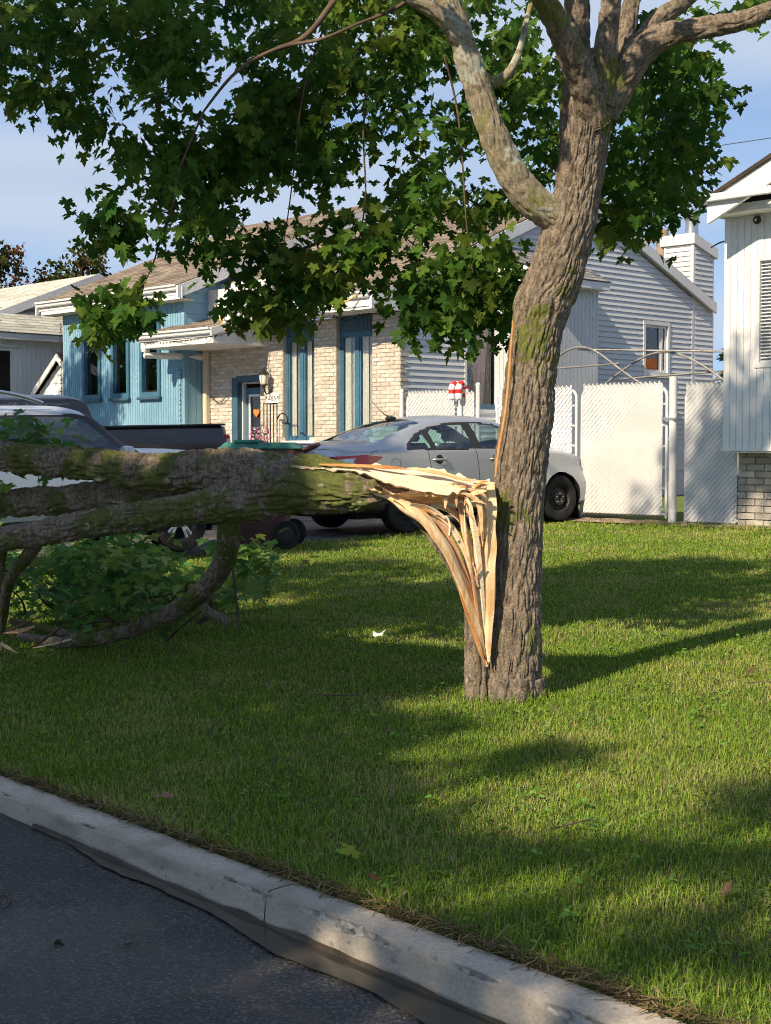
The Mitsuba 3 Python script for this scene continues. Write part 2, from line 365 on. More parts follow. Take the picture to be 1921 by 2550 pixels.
# kerb: one run of sections with rounded, chipped nose
def kerb(u0, u1, seed):
    n = max(8, int((u1 - u0) / (.008 if -7 < u0 < 0 else .05))); u = np.linspace(u0, u1, n)
    prof = [(.0, -.09), (-.001, -.02), (-.012, .0), (-.07, .004), (-.138, .001), (-.149, -.005), (-.156, -.016), (-.160, -.05), (-.166, -.09), (-.172, -.13), (-.18, -.3)]
    prof = np.array(prof)
    # resample the profile
    s = np.r_[0, np.cumsum(np.linalg.norm(np.diff(prof, axis=0), axis=1))]; ss = np.r_[np.linspace(0, s[4], 6), np.linspace(s[4], s[9], 30)[1:], s[-1]]
    pr = np.column_stack([np.interp(ss, s, prof[:, 0]), np.interp(ss, s, prof[:, 1])])
    uu, kk = np.meshgrid(u, np.arange(len(pr)), indexing='ij')
    v = vc(uu) + pr[kk, 0]; z = .152 + pr[kk, 1]
    q = np.stack([uu, v, z], -1)
    nz = meshkit.fbm(q * 9, 3, seed) - .5
    # spalled nose: broken-out pockets along the front edge
    pn = meshkit.fbm(np.stack([uu * 9, uu * 0, kk * .24], -1), 4, 21)
    pk = sum(a_ * np.exp(-((uu - u_c) / su) ** 2 - ((kk - k_c) / sk) ** 2) for u_c, su, k_c, sk, a_ in ((-3.30, .20, 10.5, 3.6, 1.25), (-3.86, .16, 9.0, 1.8, 1.1), (-2.75, .10, 9.0, 1.6, .9), (-4.9, .09, 9.2, 1.3, .8), (-2.35, .14, 11, 2.5, .9), (-5.6, .07, 9, 1.2, .7)))
    pk = np.clip((pk + (pn - .5) * 1.5 - .42) * 3, 0, 1)
    rough = meshkit.fbm(q * 75, 3, 5) - .5
    v += nz * .006 + pk * (.014 + .022 * rough); z += nz * .003 - pk * (.006 + .012 * np.abs(rough))
    n1, m1 = uu.shape; i, j = np.meshgrid(np.arange(n1 - 1), np.arange(m1 - 1), indexing='ij')
    f = np.stack([i * m1 + j, (i + 1) * m1 + j, (i + 1) * m1 + j + 1, i * m1 + j + 1], -1).reshape(-1, 4)
    broke = pk.ravel()[f].mean(1) > .45
    return W(np.column_stack([uu.ravel(), v.ravel(), z.ravel()])), f[~broke], f[broke]
kb = []
for a, b, sd in ((-40, -13.4, 1), (-6.72, -3.726, 2), (-3.719, -.696, 3), (-.689, 2.3, 4), (2.31, 12, 5), (-9.72, -6.735, 6), (-13.2, -9.735, 7)):
    v, f, fb = kerb(a, b, sd); kb.append((v, f))
    if len(fb):
        used = np.unique(fb); mp = np.zeros(len(v), int); mp[used] = np.arange(len(used)); kb_b = (v[used], mp[fb])
        add('spalled_patch', kb_b, 'm_rough_aggregate', 'kerb', smooth=True)
add('joint_filler', cat([toW(bx(u - .02, u + .02, vc(u) - .157, vc(u) - .01, -.1, .1465)) for u in (-3.7225, -.6925, -6.7275, -9.7275)]), 'm_mortar_dark', 'kerb', kind='stuff')
add('concrete', cat(kb), 'm_concrete', 'kerb', smooth=50)
tag('kerb', 'pale concrete kerb with a chipped nose', kind='structure')
labels['kerb__concrete'] = {'label': 'grey concrete kerb stones'}
# wet band at the foot of the kerb and a shallow puddle in the gutter
uu = np.linspace(-5.3, 2, 200)
edge = -.16 * np.clip((uu + 5.3) / .8, 0.05, 1) - .10 * (meshkit.fbm(np.stack([uu * 1.4, uu * 0, uu * 0], -1), 4, 3) - .5) * 2 - .05 * np.sin(uu * 2)
inn = np.full_like(uu, .016)
pu = np.r_[W(np.column_stack([uu, KB(uu) + inn, road_z(uu, KB(uu)) + .012])), W(np.column_stack([uu, KB(uu) + edge, road_z(uu, KB(uu) + edge) + .010]))]
k = np.arange(199)
add('puddle', (pu, np.stack([k, k + 1, k + 201, k + 200], 1)), 'm_water', smooth=True, label='thin film of water standing in the gutter', kind='structure')
hs = .006 + .045 * meshkit.fbm(np.stack([uu * 3, uu * 0 + 3, uu * 0], -1), 4, 8)
st = np.r_[W(np.column_stack([uu, KB(uu) - .024, road_z(uu, KB(uu)) - .01])), W(np.column_stack([uu, KB(uu) - .0115 - .012, road_z(uu, KB(uu)) + hs]))]
add('wet_stain', (st, np.stack([k, k + 1, k + 201, k + 200], 1)), 'm_wet_stain', 'kerb', smooth=True, label='brown wet stain along the foot of the kerb')
DR0, DR1 = -24., -13.2
def drive_z(u, v): return gz(v) + .006
dv = np.r_[np.linspace(3.1, 17, 40)]
add('driveway', sheet(np.linspace(DR0, DR1, 12), dv, lambda u, v: gz(v) + .008), 'm_driveway', smooth=True, label='dark asphalt driveway in front of the houses', kind='structure')
mu, mv = np.meshgrid(np.linspace(-13.3, -8, 60), np.linspace(15.9, 16.6, 10), indexing='ij')
mz = gz(mv) + .02 + .05 * meshkit.fbm(np.stack([mu * 8, mv * 8, mu * 0], -1), 3, 2) * np.clip(1 - np.abs(mv - 16.25) / .32, 0, 1)
i_, j_ = np.meshgrid(np.arange(59), np.arange(9), indexing='ij')
add('mulch_bed', (W(np.column_stack([mu.ravel(), mv.ravel(), mz.ravel()])), np.stack([i_ * 10 + j_, (i_ + 1) * 10 + j_, (i_ + 1) * 10 + j_ + 1, i_ * 10 + j_ + 1], -1).reshape(-1, 4)), 'm_mulch', label='strip of bark mulch along the foot of the white fence', kind='structure')

# ------------------------------------------------------------------ building helpers
def vboards(g, u0, pitch, th=.012, gap=.008, ax0=None):
    """vertical boards: list of (a, b, t) meshes clipped to the shape g"""
    a0, b0, a1, b1 = g.bounds; out = []
    a = a0 if ax0 is None else ax0
    while a < a1:
        c = g.intersection(sbox(a + gap / 2, b0, a + pitch - gap / 2, b1))
        out += [ext(q, th) for q in polys(c) if q.area > 1e-4]
        a += pitch
    return out
def hlaps(g, h, z0=None, lo=.028, hi=.003, splits=()):
    a0, b0, a1, b1 = g.bounds; out = []; z = b0 if z0 is None else z0; k = 0
    while z < b1:
        c = g.intersection(sbox(a0, max(z, b0), a1, min(z + h + .012, b1)))
        for p in polys(c):
            parts = [p]
            if splits and p.bounds[2] - p.bounds[0] > 2.5:
                x = p.bounds[0] + (splits[k % len(splits)]) * (p.bounds[2] - p.bounds[0])
                parts = polys(p.intersection(sbox(a0, b0 - 1, x - .0015, b1 + 1))) + polys(p.intersection(sbox(x + .0015, b0 - 1, a1, b1 + 1)))
            for pp in parts: out.append(lap(pp, z, h, lo, hi))
        z += h; k += 1
    return out
def bricks(g, L, H, joint, z0, a_off=0., seed=0, th=.014, cols=None):
    """running-bond bricks clipped to the shape g: list of ((a, b, t) mesh, colour)"""
    r = np.random.default_rng(seed); a0, b0, a1, b1 = g.bounds; out = []; z = z0; row = 0
    prep = shapely.prepared.prep(g)
    while z < b1:
        a = a0 - L - joint + a_off + (row % 2) * (L + joint) / 2
        while a < a1:
            rect = sbox(a + r.uniform(-.003, .003), z + r.uniform(-.0015, .0015), a + L + r.uniform(-.003, .003), z + H + r.uniform(-.0015, .0015))
            if prep.intersects(rect):
                for c in polys(g.intersection(rect)):
                    if c.area > .0009:
                        t = th + r.uniform(-.004, .005); q = c.simplify(.001).bounds
                        v, f = bx(q[0], q[2], q[1], q[3], -.004, t)
                        v = v.copy(); top = v[:, 2] > 0
                        cx, cy = (q[0] + q[2]) / 2, (q[1] + q[3]) / 2
                        v[top, 0] += np.sign(cx - v[top, 0]) * .004; v[top, 1] += np.sign(cy - v[top, 1]) * .003   # worn arrises
                        v[top, 2] += r.uniform(-.003, .003, top.sum())
                        out.append(((v, f), cols[r.integers(len(cols))] * r.uniform(.88, 1.1), c.area))
            a += L + joint
        z += H + joint; row += 1
    return out
def add_bricks(lst, place, parent, name='brick', maxn=300, first=None):
    key = first if first else (lambda q: -q[2])
    lst = sorted(lst, key=key)
    for m, c, _ in lst[:maxn]:
        v, f = place(m); add(name, (v, f), 'm_brick', parent, color=np.broadcast_to(c, (len(v), 3)))
    rest = lst[maxn:]
    if rest:
        v, f = cat([place(m) for m, _, _ in rest]); add(name + 's', (v, f), 'm_brick', parent, color=np.repeat([c for _, c, _ in rest], 8, 0), kind='stuff', label='the remaining small bricks of the wall')
def shingles(parent, u0, u1, v0, v1, z0, slope, tones, seed=0, exp=.145, tab=.30, along='v', name='shingles', frame=None):
    """asphalt shingles on a plane rising with v: each tab a thin wedge, all tabs of a roof one part"""
    r = np.random.default_rng(seed); vs, fs, cs, o = [], [], [], 0
    L = (v1 - v0) * math.sqrt(1 + slope ** 2); rows = int(L / exp) + 1; du = 1 / math.sqrt(1 + slope ** 2)
    for k in range(rows):
        s0 = k * exp; s1 = min(s0 + exp * 1.12, L)
        if s0 >= L: break
        a = u0 - r.uniform(0, tab)
        while a < u1:
            b0, b1 = max(a, u0), min(a + tab - .006, u1)
            if b1 - b0 > .02:
                s0j = s0 + r.uniform(-.006, .006)
                t0 = .011 + r.uniform(0, .004)
                q = []
                for (s, h) in ((s0j, t0), (s1, .004)):
                    va = v0 + s * du; za = z0 + s * du * slope
                    for b in (b0, b1): q.append((b, va - h * slope * du, za + h * du))
                q = q + [(b0, v0 + s0j * du, z0 + s0j * du * slope - .002), (b1, v0 + s0j * du, z0 + s0j * du * slope - .002)]
                vs += q; fs += [[o, o + 1, o + 3], [o, o + 3, o + 2], [o + 4, o + 5, o + 1], [o + 4, o + 1, o], [o + 4, o, o + 2], [o + 5, o + 3, o + 1]]
                cs += [tones[r.integers(len(tones))] * r.uniform(.8, 1.15)] * 6; o += 6
            a += tab
    v = W(np.array(vs)) if frame is None else W(frame(np.array(vs)))
    add(name, (v, np.array(fs)), 'm_shingle', parent, color=np.array(cs), kind='stuff', label='overlapping asphalt shingles of the roof')
BROWN = np.array([(.135, .11, .088), (.172, .14, .114), (.105, .086, .07), (.152, .13, .11), (.18, .152, .126)])
GREY = np.array([(.15, .145, .15), (.19, .185, .19), (.12, .12, .125)])
PALE = np.array([(.36, .36, .31), (.40, .40, .35), (.33, .33, .29), (.38, .385, .35)])
def gutter(u0, u1, v, z, w=.12, h=.11):
    prof = Polygon([(0, 0), (-.07, 0), (-.085, .02), (-.085, .05), (-w, .075), (-w, h), (-w + .012, h), (-w + .012, h - .015), (-.01, h - .02), (-.01, h), (0, h)])
    v_, f = vf(trimesh.creation.extrude_polygon(prof, u1 - u0, engine='earcut'))
    return W(np.column_stack([u0 + v_[:, 2], v + v_[:, 0], z + v_[:, 1]])), f
def frame_v(u0, u1, z0, z1, v, w, th, d=.0):
    """a rectangular frame of four bars on the plane v, proud by th, butted end to end"""
    return cat([ub(u0, u0 + w, v - th, v + d, z0, z1), ub(u1 - w, u1, v - th, v + d, z0, z1), ub(u0 + w, u1 - w, v - th, v + d, z1 - w, z1), ub(u0 + w, u1 - w, v - th, v + d, z0, z0 + w)])
def frame_u(v0, v1, z0, z1, u, w, th, d=.0):
    return cat([ub(u - d, u + th, v0, v0 + w, z0, z1), ub(u - d, u + th, v1 - w, v1, z0, z1), ub(u - d, u + th, v0 + w, v1 - w, z1 - w, z1), ub(u - d, u + th, v0 + w, v1 - w, z0, z0 + w)])
def pane_v(u0, u1, z0, z1, v):
    return W([[u0, v, z0], [u1, v, z0], [u1, v, z1], [u0, v, z1]]), np.array([[0, 1, 2], [0, 2, 3]])
def pane_u(v0, v1, z0, z1, u):
    return W([[u, v0, z0], [u, v1, z0], [u, v1, z1], [u, v0, z1]]), np.array([[0, 1, 2], [0, 2, 3]])
def room(u0, u1, v0, v1, z0, z1, open_side):
    t = .05; ms = [ub(u0, u1, v0, v1, z0 - t, z0), ub(u0, u1, v0, v1, z1, z1 + t)]
    for nm, m in (('v0', ub(u0, u1, v0 - t, v0, z0, z1)), ('v1', ub(u0, u1, v1, v1 + t, z0, z1)), ('u0', ub(u0 - t, u0, v0, v1, z0, z1)), ('u1', ub(u1, u1 + t, v0, v1, z0, z1))):
        if nm != open_side: ms.append(m)
    return cat(ms)
def curtain_v(u0, u1, z0, z1, v, waves, amp=.03, seed=0, pinch=0.):
    n = max(20, int(waves * 10)); a = np.linspace(0, 1, n); zz = np.linspace(0, 1, 9)
    A, Z = np.meshgrid(a, zz, indexing='ij')
    x = u0 + (u1 - u0) * (.5 + (A - .5) * (1 - pinch * (1 - Z) ** 1.3))
    d = amp * np.sin(A * waves * 2 * np.pi + seed + .5 * np.sin(A * 9 + Z * 2))
    return x, v + d, z0 + (z1 - z0) * Z
def gridmesh(x, y, z):
    n, m = x.shape; i, j = np.meshgrid(np.arange(n - 1), np.arange(m - 1), indexing='ij')
    return W(np.column_stack([x.ravel(), y.ravel(), z.ravel()])), np.stack([i * m + j, (i + 1) * m + j, (i + 1) * m + j + 1, i * m + j + 1], -1).reshape(-1, 4)

# ------------------------------------------------------------------ brick house
H = thing('brick_house', 'cream brick bungalow with blue trimmed windows, white gutters and grey siding on its long side', 'house')
FV, FU = 17.2, -17.35                       # street front and long side
GB = .5
w1, w2, dr = (-20.30, -19.45, 1.76, 3.87), (-18.89, -18.00, 1.76, 3.87), (-21.76, -20.93, .5, 2.96)
front = sbox(-22.52, GB, FU, 3.86)
for o in (w1, w2, dr): front = front.difference(sbox(o[0], o[2], o[1], o[3]))
add('wall', onv(ext(front, .10), FV + .10), 'm_mortar', H, label='mortar bed behind the bricks')
CREAM = np.array([(.51, .465, .40), (.56, .515, .445), (.45, .405, .345), (.53, .49, .435), (.49, .435, .365), (.58, .54, .485)])
bl = bricks(front.intersection(sbox(-30, 1.0, 0, 4)), .203, .0585, .0105, 1.0, .05, 3, cols=CREAM)
add_bricks(bl, lambda m: onv(m, FV), H + '__wall', first=lambda q: (not (1.1 < q[0][0][:, 1].mean() and (q[0][0][:, 0].mean() > -20.9 or q[0][0][:, 0].mean() < -21.7)), -q[2]))
# toothed corner return of the brick face
for k in range(48):
    z = 1.0 + k * .069
    if z > 3.8: break
    c = CREAM[k % 6] * (.8 if k % 2 else .95)
    v, f = toW(bx(FU - .02, FU + .022 + (.012 if k % 2 else 0), FV - .012, FV + .13 + (.0 if k % 2 else .05), z, z + .0585))
    add('corner_brick', (v, f), 'm_brick', H + '__wall', color=np.broadcast_to(c, (8, 3)))
# side wall: gable of lap siding, planks one by one
def under(v): return np.where(v < 21.92, 3.86 + .42 * (v - 16.44), 4.40 + .43 * (26.13 - v))
side = Polygon([(17.30, .5), (25.55, .5), (25.55, float(under(25.55))), (21.92, 6.12), (17.30, float(under(17.30)))])
pw, w3 = (18.80, 19.78, 2.30, 4.02), (23.86, 24.74, 3.06, 4.12)
bay = (19.55, 21.28)
BE = .90
holes = sbox(pw[0] - .05, pw[2], pw[1] + .05, pw[3]).union(sbox(w3[0], w3[2], w3[1], w3[3]))
core = side.difference(holes)
add('wall', onu(ext(core, .14), FU - .15), 'm_siding', H, label='long side wall under the planks')
for m in hlaps(core.difference(sbox(bay[0], 0, bay[1], 4.6)).intersection(sbox(17, 1.2, 27, 9)), .1016, 1.2, splits=(.37, .71, .55, .24, .63)): add('plank', onu(m, FU), 'm_siding', H + '__wall_001')
add('corner_trim', ub(FU - .03, FU + .028, 25.5, 25.56, 1.0, 4.4), 'm_white', H)
# pink-curtained window
wk = add('window', frame_u(pw[0], pw[1], pw[2], pw[3], FU, .09, .01, .12), 'm_blue_frame', H, label='side window with a pink curtain tied in a point')
add('trim', frame_u(pw[0] - .06, pw[1] + .06, pw[2] - .06, pw[3] + .06, FU, .055, .03), 'm_white', wk)
add('mullion', ub(FU - .10, FU - .005, 19.60, 19.66, pw[2] + .09, pw[3] - .09), 'm_blue_frame', wk)
add('pane', pane_u(pw[0] + .09, 19.6, pw[2] + .09, pw[3] - .09, FU - .06), 'm_glass', wk)
A_, Z_ = np.meshgrid(np.linspace(0, 1, 60), np.linspace(0, 1, 16), indexing='ij')
wid = .20 + .80 * np.clip(Z_ - .12, 0, 1) ** .8
cu = FU - .16 + .02 * np.sin(A_ * 44)
add('curtain', gridmesh(cu, 19.35 - .52 * (1 - A_) * wid * .9 + .22 * A_ * wid, 2.35 + 1.6 * Z_), 'm_curtain_pink', wk)
add('interior', room(FU - 2.2, FU - .16, 18.4, 20.1, 1.6, 4.1, 'u1'), 'm_interior', H)
# back window
wk = add('window', frame_u(w3[0], w3[1], w3[2], w3[3], FU, .07, .035, .12), 'm_white', H, label='narrow white framed side window near the back corner')
add('sash', frame_u(w3[0] + .07, w3[1] - .24, w3[2] + .07, w3[3] - .07, FU - .05, .05, .03), 'm_white_metal', wk)
add('sash', frame_u(w3[1] - .24, w3[1] - .07, w3[2] + .07, w3[3] - .07, FU - .04, .05, .03), 'm_white_metal', wk)
add('pane', pane_u(w3[0] + .10, w3[1] - .27, w3[2] + .10, w3[3] - .10, FU - .05), 'm_glass', wk)
add('sill', ub(FU - .02, FU + .06, w3[0] - .05, w3[1] + .05, w3[2] - .04, w3[2]), 'm_white', wk)
add('interior', room(FU - 1.6, FU - .16, 23.5, 25.1, 2.6, 4.25, 'u1'), 'm_interior', H)
# bay with vertical siding and its little shed roof
bk = add('bay', ub(FU - .02, FU + BE, bay[0], bay[1], 1.0, 4.42), 'm_siding', H, label='shallow side bay of white vertical siding')
for m in vboards(sbox(bay[0], 1.0, bay[1], 4.42), 0, .105): add('board', onu(m, FU + BE), 'm_siding', bk)
for m in vboards(sbox(FU, 1.0, FU + BE + .01, 4.42), 0, .105): add('board', onv(m, bay[0]), 'm_siding', bk)
add('eave', ucb(FU, FU + BE + .20, bay[0] - .12, bay[1] + .10, 4.42, 4.56), 'm_white', bk)
shingles(bk, bay[0] - .14, bay[1] + .12, -(BE + .22), 0, 4.57, .52, GREY, 5, name='bay_shingles', frame=lambda q: np.column_stack([FU - q[:, 1], q[:, 0], q[:, 2]]))
add('roof_deck', toW((np.array([[FU, bay[0] - .12, 4.565], [FU + BE + .2, bay[0] - .12, 4.565], [FU, bay[0] - .12, 5.13], [FU, bay[1] + .1, 4.565], [FU + BE + .2, bay[1] + .1, 4.565], [FU, bay[1] + .1, 5.13]]), np.array([[0, 1, 2], [3, 5, 4], [0, 3, 4], [0, 4, 1], [1, 4, 5], [1, 5, 2]]))), 'm_white', bk)
# roofs
def slab(u0, u1, v0, z0, v1, z1, th):
    return toW((np.array([[u0, v0, z0], [u1, v0, z0], [u1, v1, z1], [u0, v1, z1], [u0, v0, z0 - th], [u1, v0, z0 - th], [u1, v1, z1 - th], [u0, v1, z1 - th]]), BOXT))
KR = 1.0147
def zk(z): return 1.6 + (z - 1.6) * KR
def kslab(u0, u1, v0, z0, v1, z1, th): return slab(u0 * KR, u1 * KR, v0 * KR, zk(z0), v1 * KR, zk(z1), th)
rf = add('roof', cat([kslab(-20.85, -17.0, 16.22, 4.03, 21.6, 6.29, .16), kslab(-22.6, -17.0, 25.85, 4.54, 21.6, 6.29, .16)]), 'm_white', H, label='low pitched brown shingle roof over the windows')
shingles(rf, -20.85 * KR, -16.98 * KR, 16.17 * KR, 21.6 * KR, zk(4.035), .42, BROWN, 1)
add('shingle_back', kslab(-22.6, -16.98, 25.87, 4.56, 21.58, 6.32, .03), 'm_driveway', rf)
for (v0, z0, v1, z1) in ((16.2, 4.02, 21.6, 6.29), (25.85, 4.54, 21.6, 6.29)):
    add('fascia', kslab(-17.0, -16.965, v0, z0 + .01, v1, z1 + .01, .20), 'm_white', rf)
add('soffit', ub(-21.15, -17.28, 16.51, 17.24, 3.875, 3.90), 'm_white', rf)
add('fascia', ub(-21.15, -17.25, 16.48, 16.505, 3.86, 4.06), 'm_white', rf)
add('gutter', gutter(-21.2, -17.27, 16.48, 4.035), 'm_white_metal', rf)
add('end_cap', ub(-17.27, -17.215, 16.43, 17.2, 3.86, 4.02), 'm_white', rf)
mr = add('roof', kslab(-22.6, -20.85, 17.3, 4.70, 21.6, 6.50, .18), 'm_white', H, label='raised strip of brown roof with a white edge board')
shingles(mr, -22.6 * KR, -20.83 * KR, 17.3 * KR, 21.6 * KR, zk(4.705), .42, BROWN, 2)
add('fascia', kslab(-20.85, -20.815, 17.25, 4.69, 21.6, 6.51, .26), 'm_white', mr)
add('raised_wall', ub(-22.6, -20.86, 17.25, 17.4, 3.86, 4.6), 'm_white', H)
# porch roof
pr = add('porch_roof', slab(-22.95, -20.66, 15.9, 3.68, 17.24, 4.05, .10), 'm_white', H, label='low shingled porch roof over the front door')
shingles(pr, -22.97, -20.64, 15.84, 17.24, 3.675, .28, BROWN, 3)
add('gutter', gutter(-22.98, -20.66, 15.92, 3.62), 'm_white_metal', pr)
add('fascia', ub(-22.85, -20.67, 15.925, 15.95, 3.46, 3.62), 'm_white', pr)
add('soffit', ub(-22.85, -20.67, 15.95, 17.2, 3.46, 3.48), 'm_white', pr)
add('fascia', slab(-20.66, -20.625, 15.85, 3.72, 17.24, 4.10, .13), 'm_white', pr)
add('gable_panel', toW((np.array([[-20.67, 15.95, 3.48], [-20.67, 17.2, 3.48], [-20.67, 17.2, 3.96], [-20.67, 15.95, 3.64], [-20.69, 15.95, 3.48], [-20.69, 17.2, 3.48], [-20.69, 17.2, 3.96], [-20.69, 15.95, 3.64]]), BOXT)), 'm_white', pr)
add('beam', toW(tube([(-22.78, 15.95, 3.34), (-22.52, 17.12, 3.34)], .06, 4, 2)), 'm_white', pr)
add('bracket', ucb(-22.86, -22.74, 15.94, 16.06, 3.40, 3.5), 'm_white', pr)
add('downspout', ucb(-22.51, -22.40, 17.07, 17.185, .6, 3.5, .02), 'm_beige', H, label='beige downspout between the brick and the blue wall')
# front windows
for k, o in enumerate((w1, w2)):
    u0, u1, z0, z1 = o; zt = 3.60
    wk = add('window', cat([frame_v(u0, u1, z0, zt, FV + .10, .055, .03), ub((u0 + u1) / 2 - .045, (u0 + u1) / 2 + .045, FV + .065, FV + .10, z0 + .055, zt - .055)]), 'm_blue_frame', H, label=('tall blue front window beside the door, with two narrow panes' if k == 0 else 'tall blue front window nearest the corner, with two narrow panes'))
    for a, b in ((u0 + .055, (u0 + u1) / 2 - .045), ((u0 + u1) / 2 + .045, u1 - .055)):
        add('sash', frame_v(a, b, z0 + .055, zt - .055, FV + .10, .035, .02), 'm_blue_frame', wk)
        add('pane', pane_v(a + .03, b - .03, z0 + .09, zt - .09, FV + .095), 'm_glass', wk)
        x, y, z = curtain_v(a + .0, a + (b - a) * .48, z0 + .05, zt, FV + .138, 2, .012, k); add('curtain', gridmesh(x, y, z), 'm_curtain', wk)
        x, y, z = curtain_v(a + (b - a) * .46, a + (b - a) * .74, z0 + .05, zt, FV + .165, 1, .012, k + 1); add('curtain', gridmesh(x, y, z), 'm_curtain_grey', wk)
        x, y, z = curtain_v(a + (b - a) * .70, b, z0 + .05, zt, FV + .138, 2, .012, k + 2); add('curtain', gridmesh(x, y, z), 'm_curtain_pink' if (a > u0 + .2) == (k == 1) else 'm_curtain', wk)
    hd = add('head_panel', ub(u0, u1, FV + .085, FV + .10, zt, z1), 'm_blue_dark', wk)
    for m in vboards(sbox(u0, zt + .02, u1, z1), 0, .10): add('head_board', onv(m, FV + .085), 'm_blue_dark', wk)
    add('sill', ucb(u0 - .03, u1 + .03, FV - .05, FV + .08, z0 - .05, z0), 'm_white', wk)
    add('apron', ub(u0, u1, FV + .05, FV + .09, .6, z0 - .052), 'm_blue', wk)
    for m in vboards(sbox(u0, .7, u1, z0 - .055), 0, .09): add('apron_board', onv(m, FV + .05), 'm_blue', wk)
    add('interior', room(u0 - .03, u1 + .03, FV + .12, FV + 1.3, 1.3, 3.82, 'v0'), 'm_interior', H)
# door
dk = add('door', cat([ub(-21.55, -21.45, FV + .16, FV + .20, .9, 2.74), ub(-21.0, -20.95, FV + .16, FV + .20, .9, 2.74), ub(-21.45, -21.0, FV + .16, FV + .20, 2.62, 2.74), ub(-21.45, -21.0, FV + .16, FV + .20, .9, 1.1)]), 'm_blue_frame', H, label='blue front door with a tall glass light and an orange heart on it')
add('jamb', cat([ub(-21.76, -21.60, FV - .01, FV + .2, .6, 2.96), ub(-21.60, -20.93, FV - .01, FV + .2, 2.84, 2.96)]), 'm_blue_dark', dk)
add('edge_trim', cat([ub(-21.60, -21.575, FV + .1, FV + .2, .6, 2.84), ub(-21.575, -20.93, FV + .1, FV + .2, 2.815, 2.84)]), 'm_white', dk)
add('glass_frame', frame_v(-21.45, -21.0, 1.1, 2.62, FV + .16, .045, .02), 'm_white', dk)
add('pane', pane_v(-21.41, -21.04, 1.14, 2.58, FV + .17), 'm_glass', dk)
add('glazing_bar', cat([ub(-21.41, -21.04, FV + .162, FV + .168, z, z + .012) for z in (1.55, 2.0)]), 'm_steel', dk)
hx = np.linspace(0, 2 * np.pi, 30, endpoint=False); heart = Polygon(np.column_stack([16 * np.sin(hx) ** 3, 13 * np.cos(hx) - 5 * np.cos(2 * hx) - 2 * np.cos(3 * hx) - np.cos(4 * hx)]) * .0055)
v, f = ext(heart, .02); v[:, 0] -= 21.23; v[:, 1] += 2.28
add('heart_ornament', onv((v, f), FV + .155), 'm_orange', dk, label='orange heart hung on the door glass')
add('interior', room(-21.8, -20.9, FV + .22, FV + 1.4, .6, 3, 'v0'), 'm_brown_wood', H)
add('doorstep', ucb(-22.0, -20.2, 15.9, FV, .55, .95), 'm_concrete', H)
# chimney
ck = add('chimney', ub(-18.05, FU + .004, 25.56, 26.28, .6, 5.72), 'm_siding', H, label='boxed chimney of white lap siding with a metal flue')
chs = [onv(m, 25.56) for m in hlaps(sbox(-18.05 + .05, 3.5, FU - .05, 5.74), .1016, 3.5)] + [onu(m, FU + .004) for m in hlaps(Polygon([(25.61, 1.2), (26.23, 1.2), (26.23, 5.55), (25.61, 5.76)]), .1016, 1.2)]
for m in chs: add('plank', m, 'm_siding', ck)
add('corner_trim', cat([ub(FU - .05, FU + .022, 25.545, 25.60, 1.2, 5.76), ub(-18.05, -18.0, 25.545, 25.57, 3.5, 5.74), ub(FU, FU + .022, 26.23, 26.28, 1.2, 5.5)]), 'm_white', ck)
add('cap', toW((np.array([[-18.12, 25.5, 5.77], [FU + .07, 25.5, 5.77], [FU + .07, 26.36, 5.52], [-18.12, 26.36, 5.52], [-18.12, 25.5, 5.98], [FU + .07, 25.5, 5.98], [FU + .07, 26.36, 5.73], [-18.12, 26.36, 5.73]]), np.vstack([BOXF[:, [0, 1, 2]], BOXF[:, [0, 2, 3]]]))), 'm_white', ck)
fl = revolve([(.001, 5.85), (.17, 5.85), (.17, 5.98), (.135, 6.0), (.13, 6.26), (.15, 6.32), (.16, 6.38), (.10, 6.40), (.001, 6.40)], 28, 'z')
v, f = fl; v = v + [0, 0, 0]; c = W([[-17.62, 25.9, 0]])[0]; add('flue', (v + [c[0], c[1], 0], f), 'm_steel', ck, smooth=35)
v, f = revolve([(.001, 6.52), (.14, 6.50), (.20, 6.44), (.20, 6.43), (.001, 6.43)], 28, 'z'); add('flue_cap', (v + [c[0], c[1], 0], f), 'm_steel', ck, smooth=35)

# things on and by the brick front
lk = thing('wall_lantern', 'black carriage lantern with glass sides on the brick wall beside the front door', 'lantern')
c = W([[-20.62, 17.02, 2.88]])[0]
v, f = revolve([(.001, .20), (.018, .19), (.02, .15), (.055, .12), (.095, .075), (.10, .062), (.085, .062), (.001, .07)], 24, 'z'); add('roof', (v + c, f), 'm_black_iron', lk, smooth=40)
v, f = revolve([(.078, .062), (.082, .0), (.07, -.08), (.055, -.11)], 24, 'z'); add('glass', (v + c, f), 'm_curtain', lk, smooth=True)
v, f = revolve([(.06, -.11), (.062, -.125), (.03, -.15), (.012, -.19), (.001, -.2)], 20, 'z'); add('base', (v + c, f), 'm_black_iron', lk, smooth=40)
add('rib', cat([tube([c + [.081 * math.cos(t), .081 * math.sin(t), .06], c + [.084 * math.cos(t), .084 * math.sin(t), 0], c + [.058 * math.cos(t), .058 * math.sin(t), -.115]], .005, 5) for t in np.arange(6) * np.pi / 3]), 'm_black_iron', lk)
add('arm', utube([(-20.62, 17.2, 2.70), (-20.62, 17.08, 2.60), (-20.62, 17.02, 2.69)], .012, 8, .02), 'm_black_iron', lk)
nk = thing('house_number_plaque', 'white oval house number plaque reading 485 below the wall lantern', 'sign')
pl = Polygon([(-.14, -.07), (.14, -.07), (.14, .07), (-.14, .07)]).buffer(.025)
v, f = ext(pl, .02); v[:, 0] += -20.56; v[:, 1] += 2.52; add('plate', onv((v, f), FV - .014), 'm_white', nk)
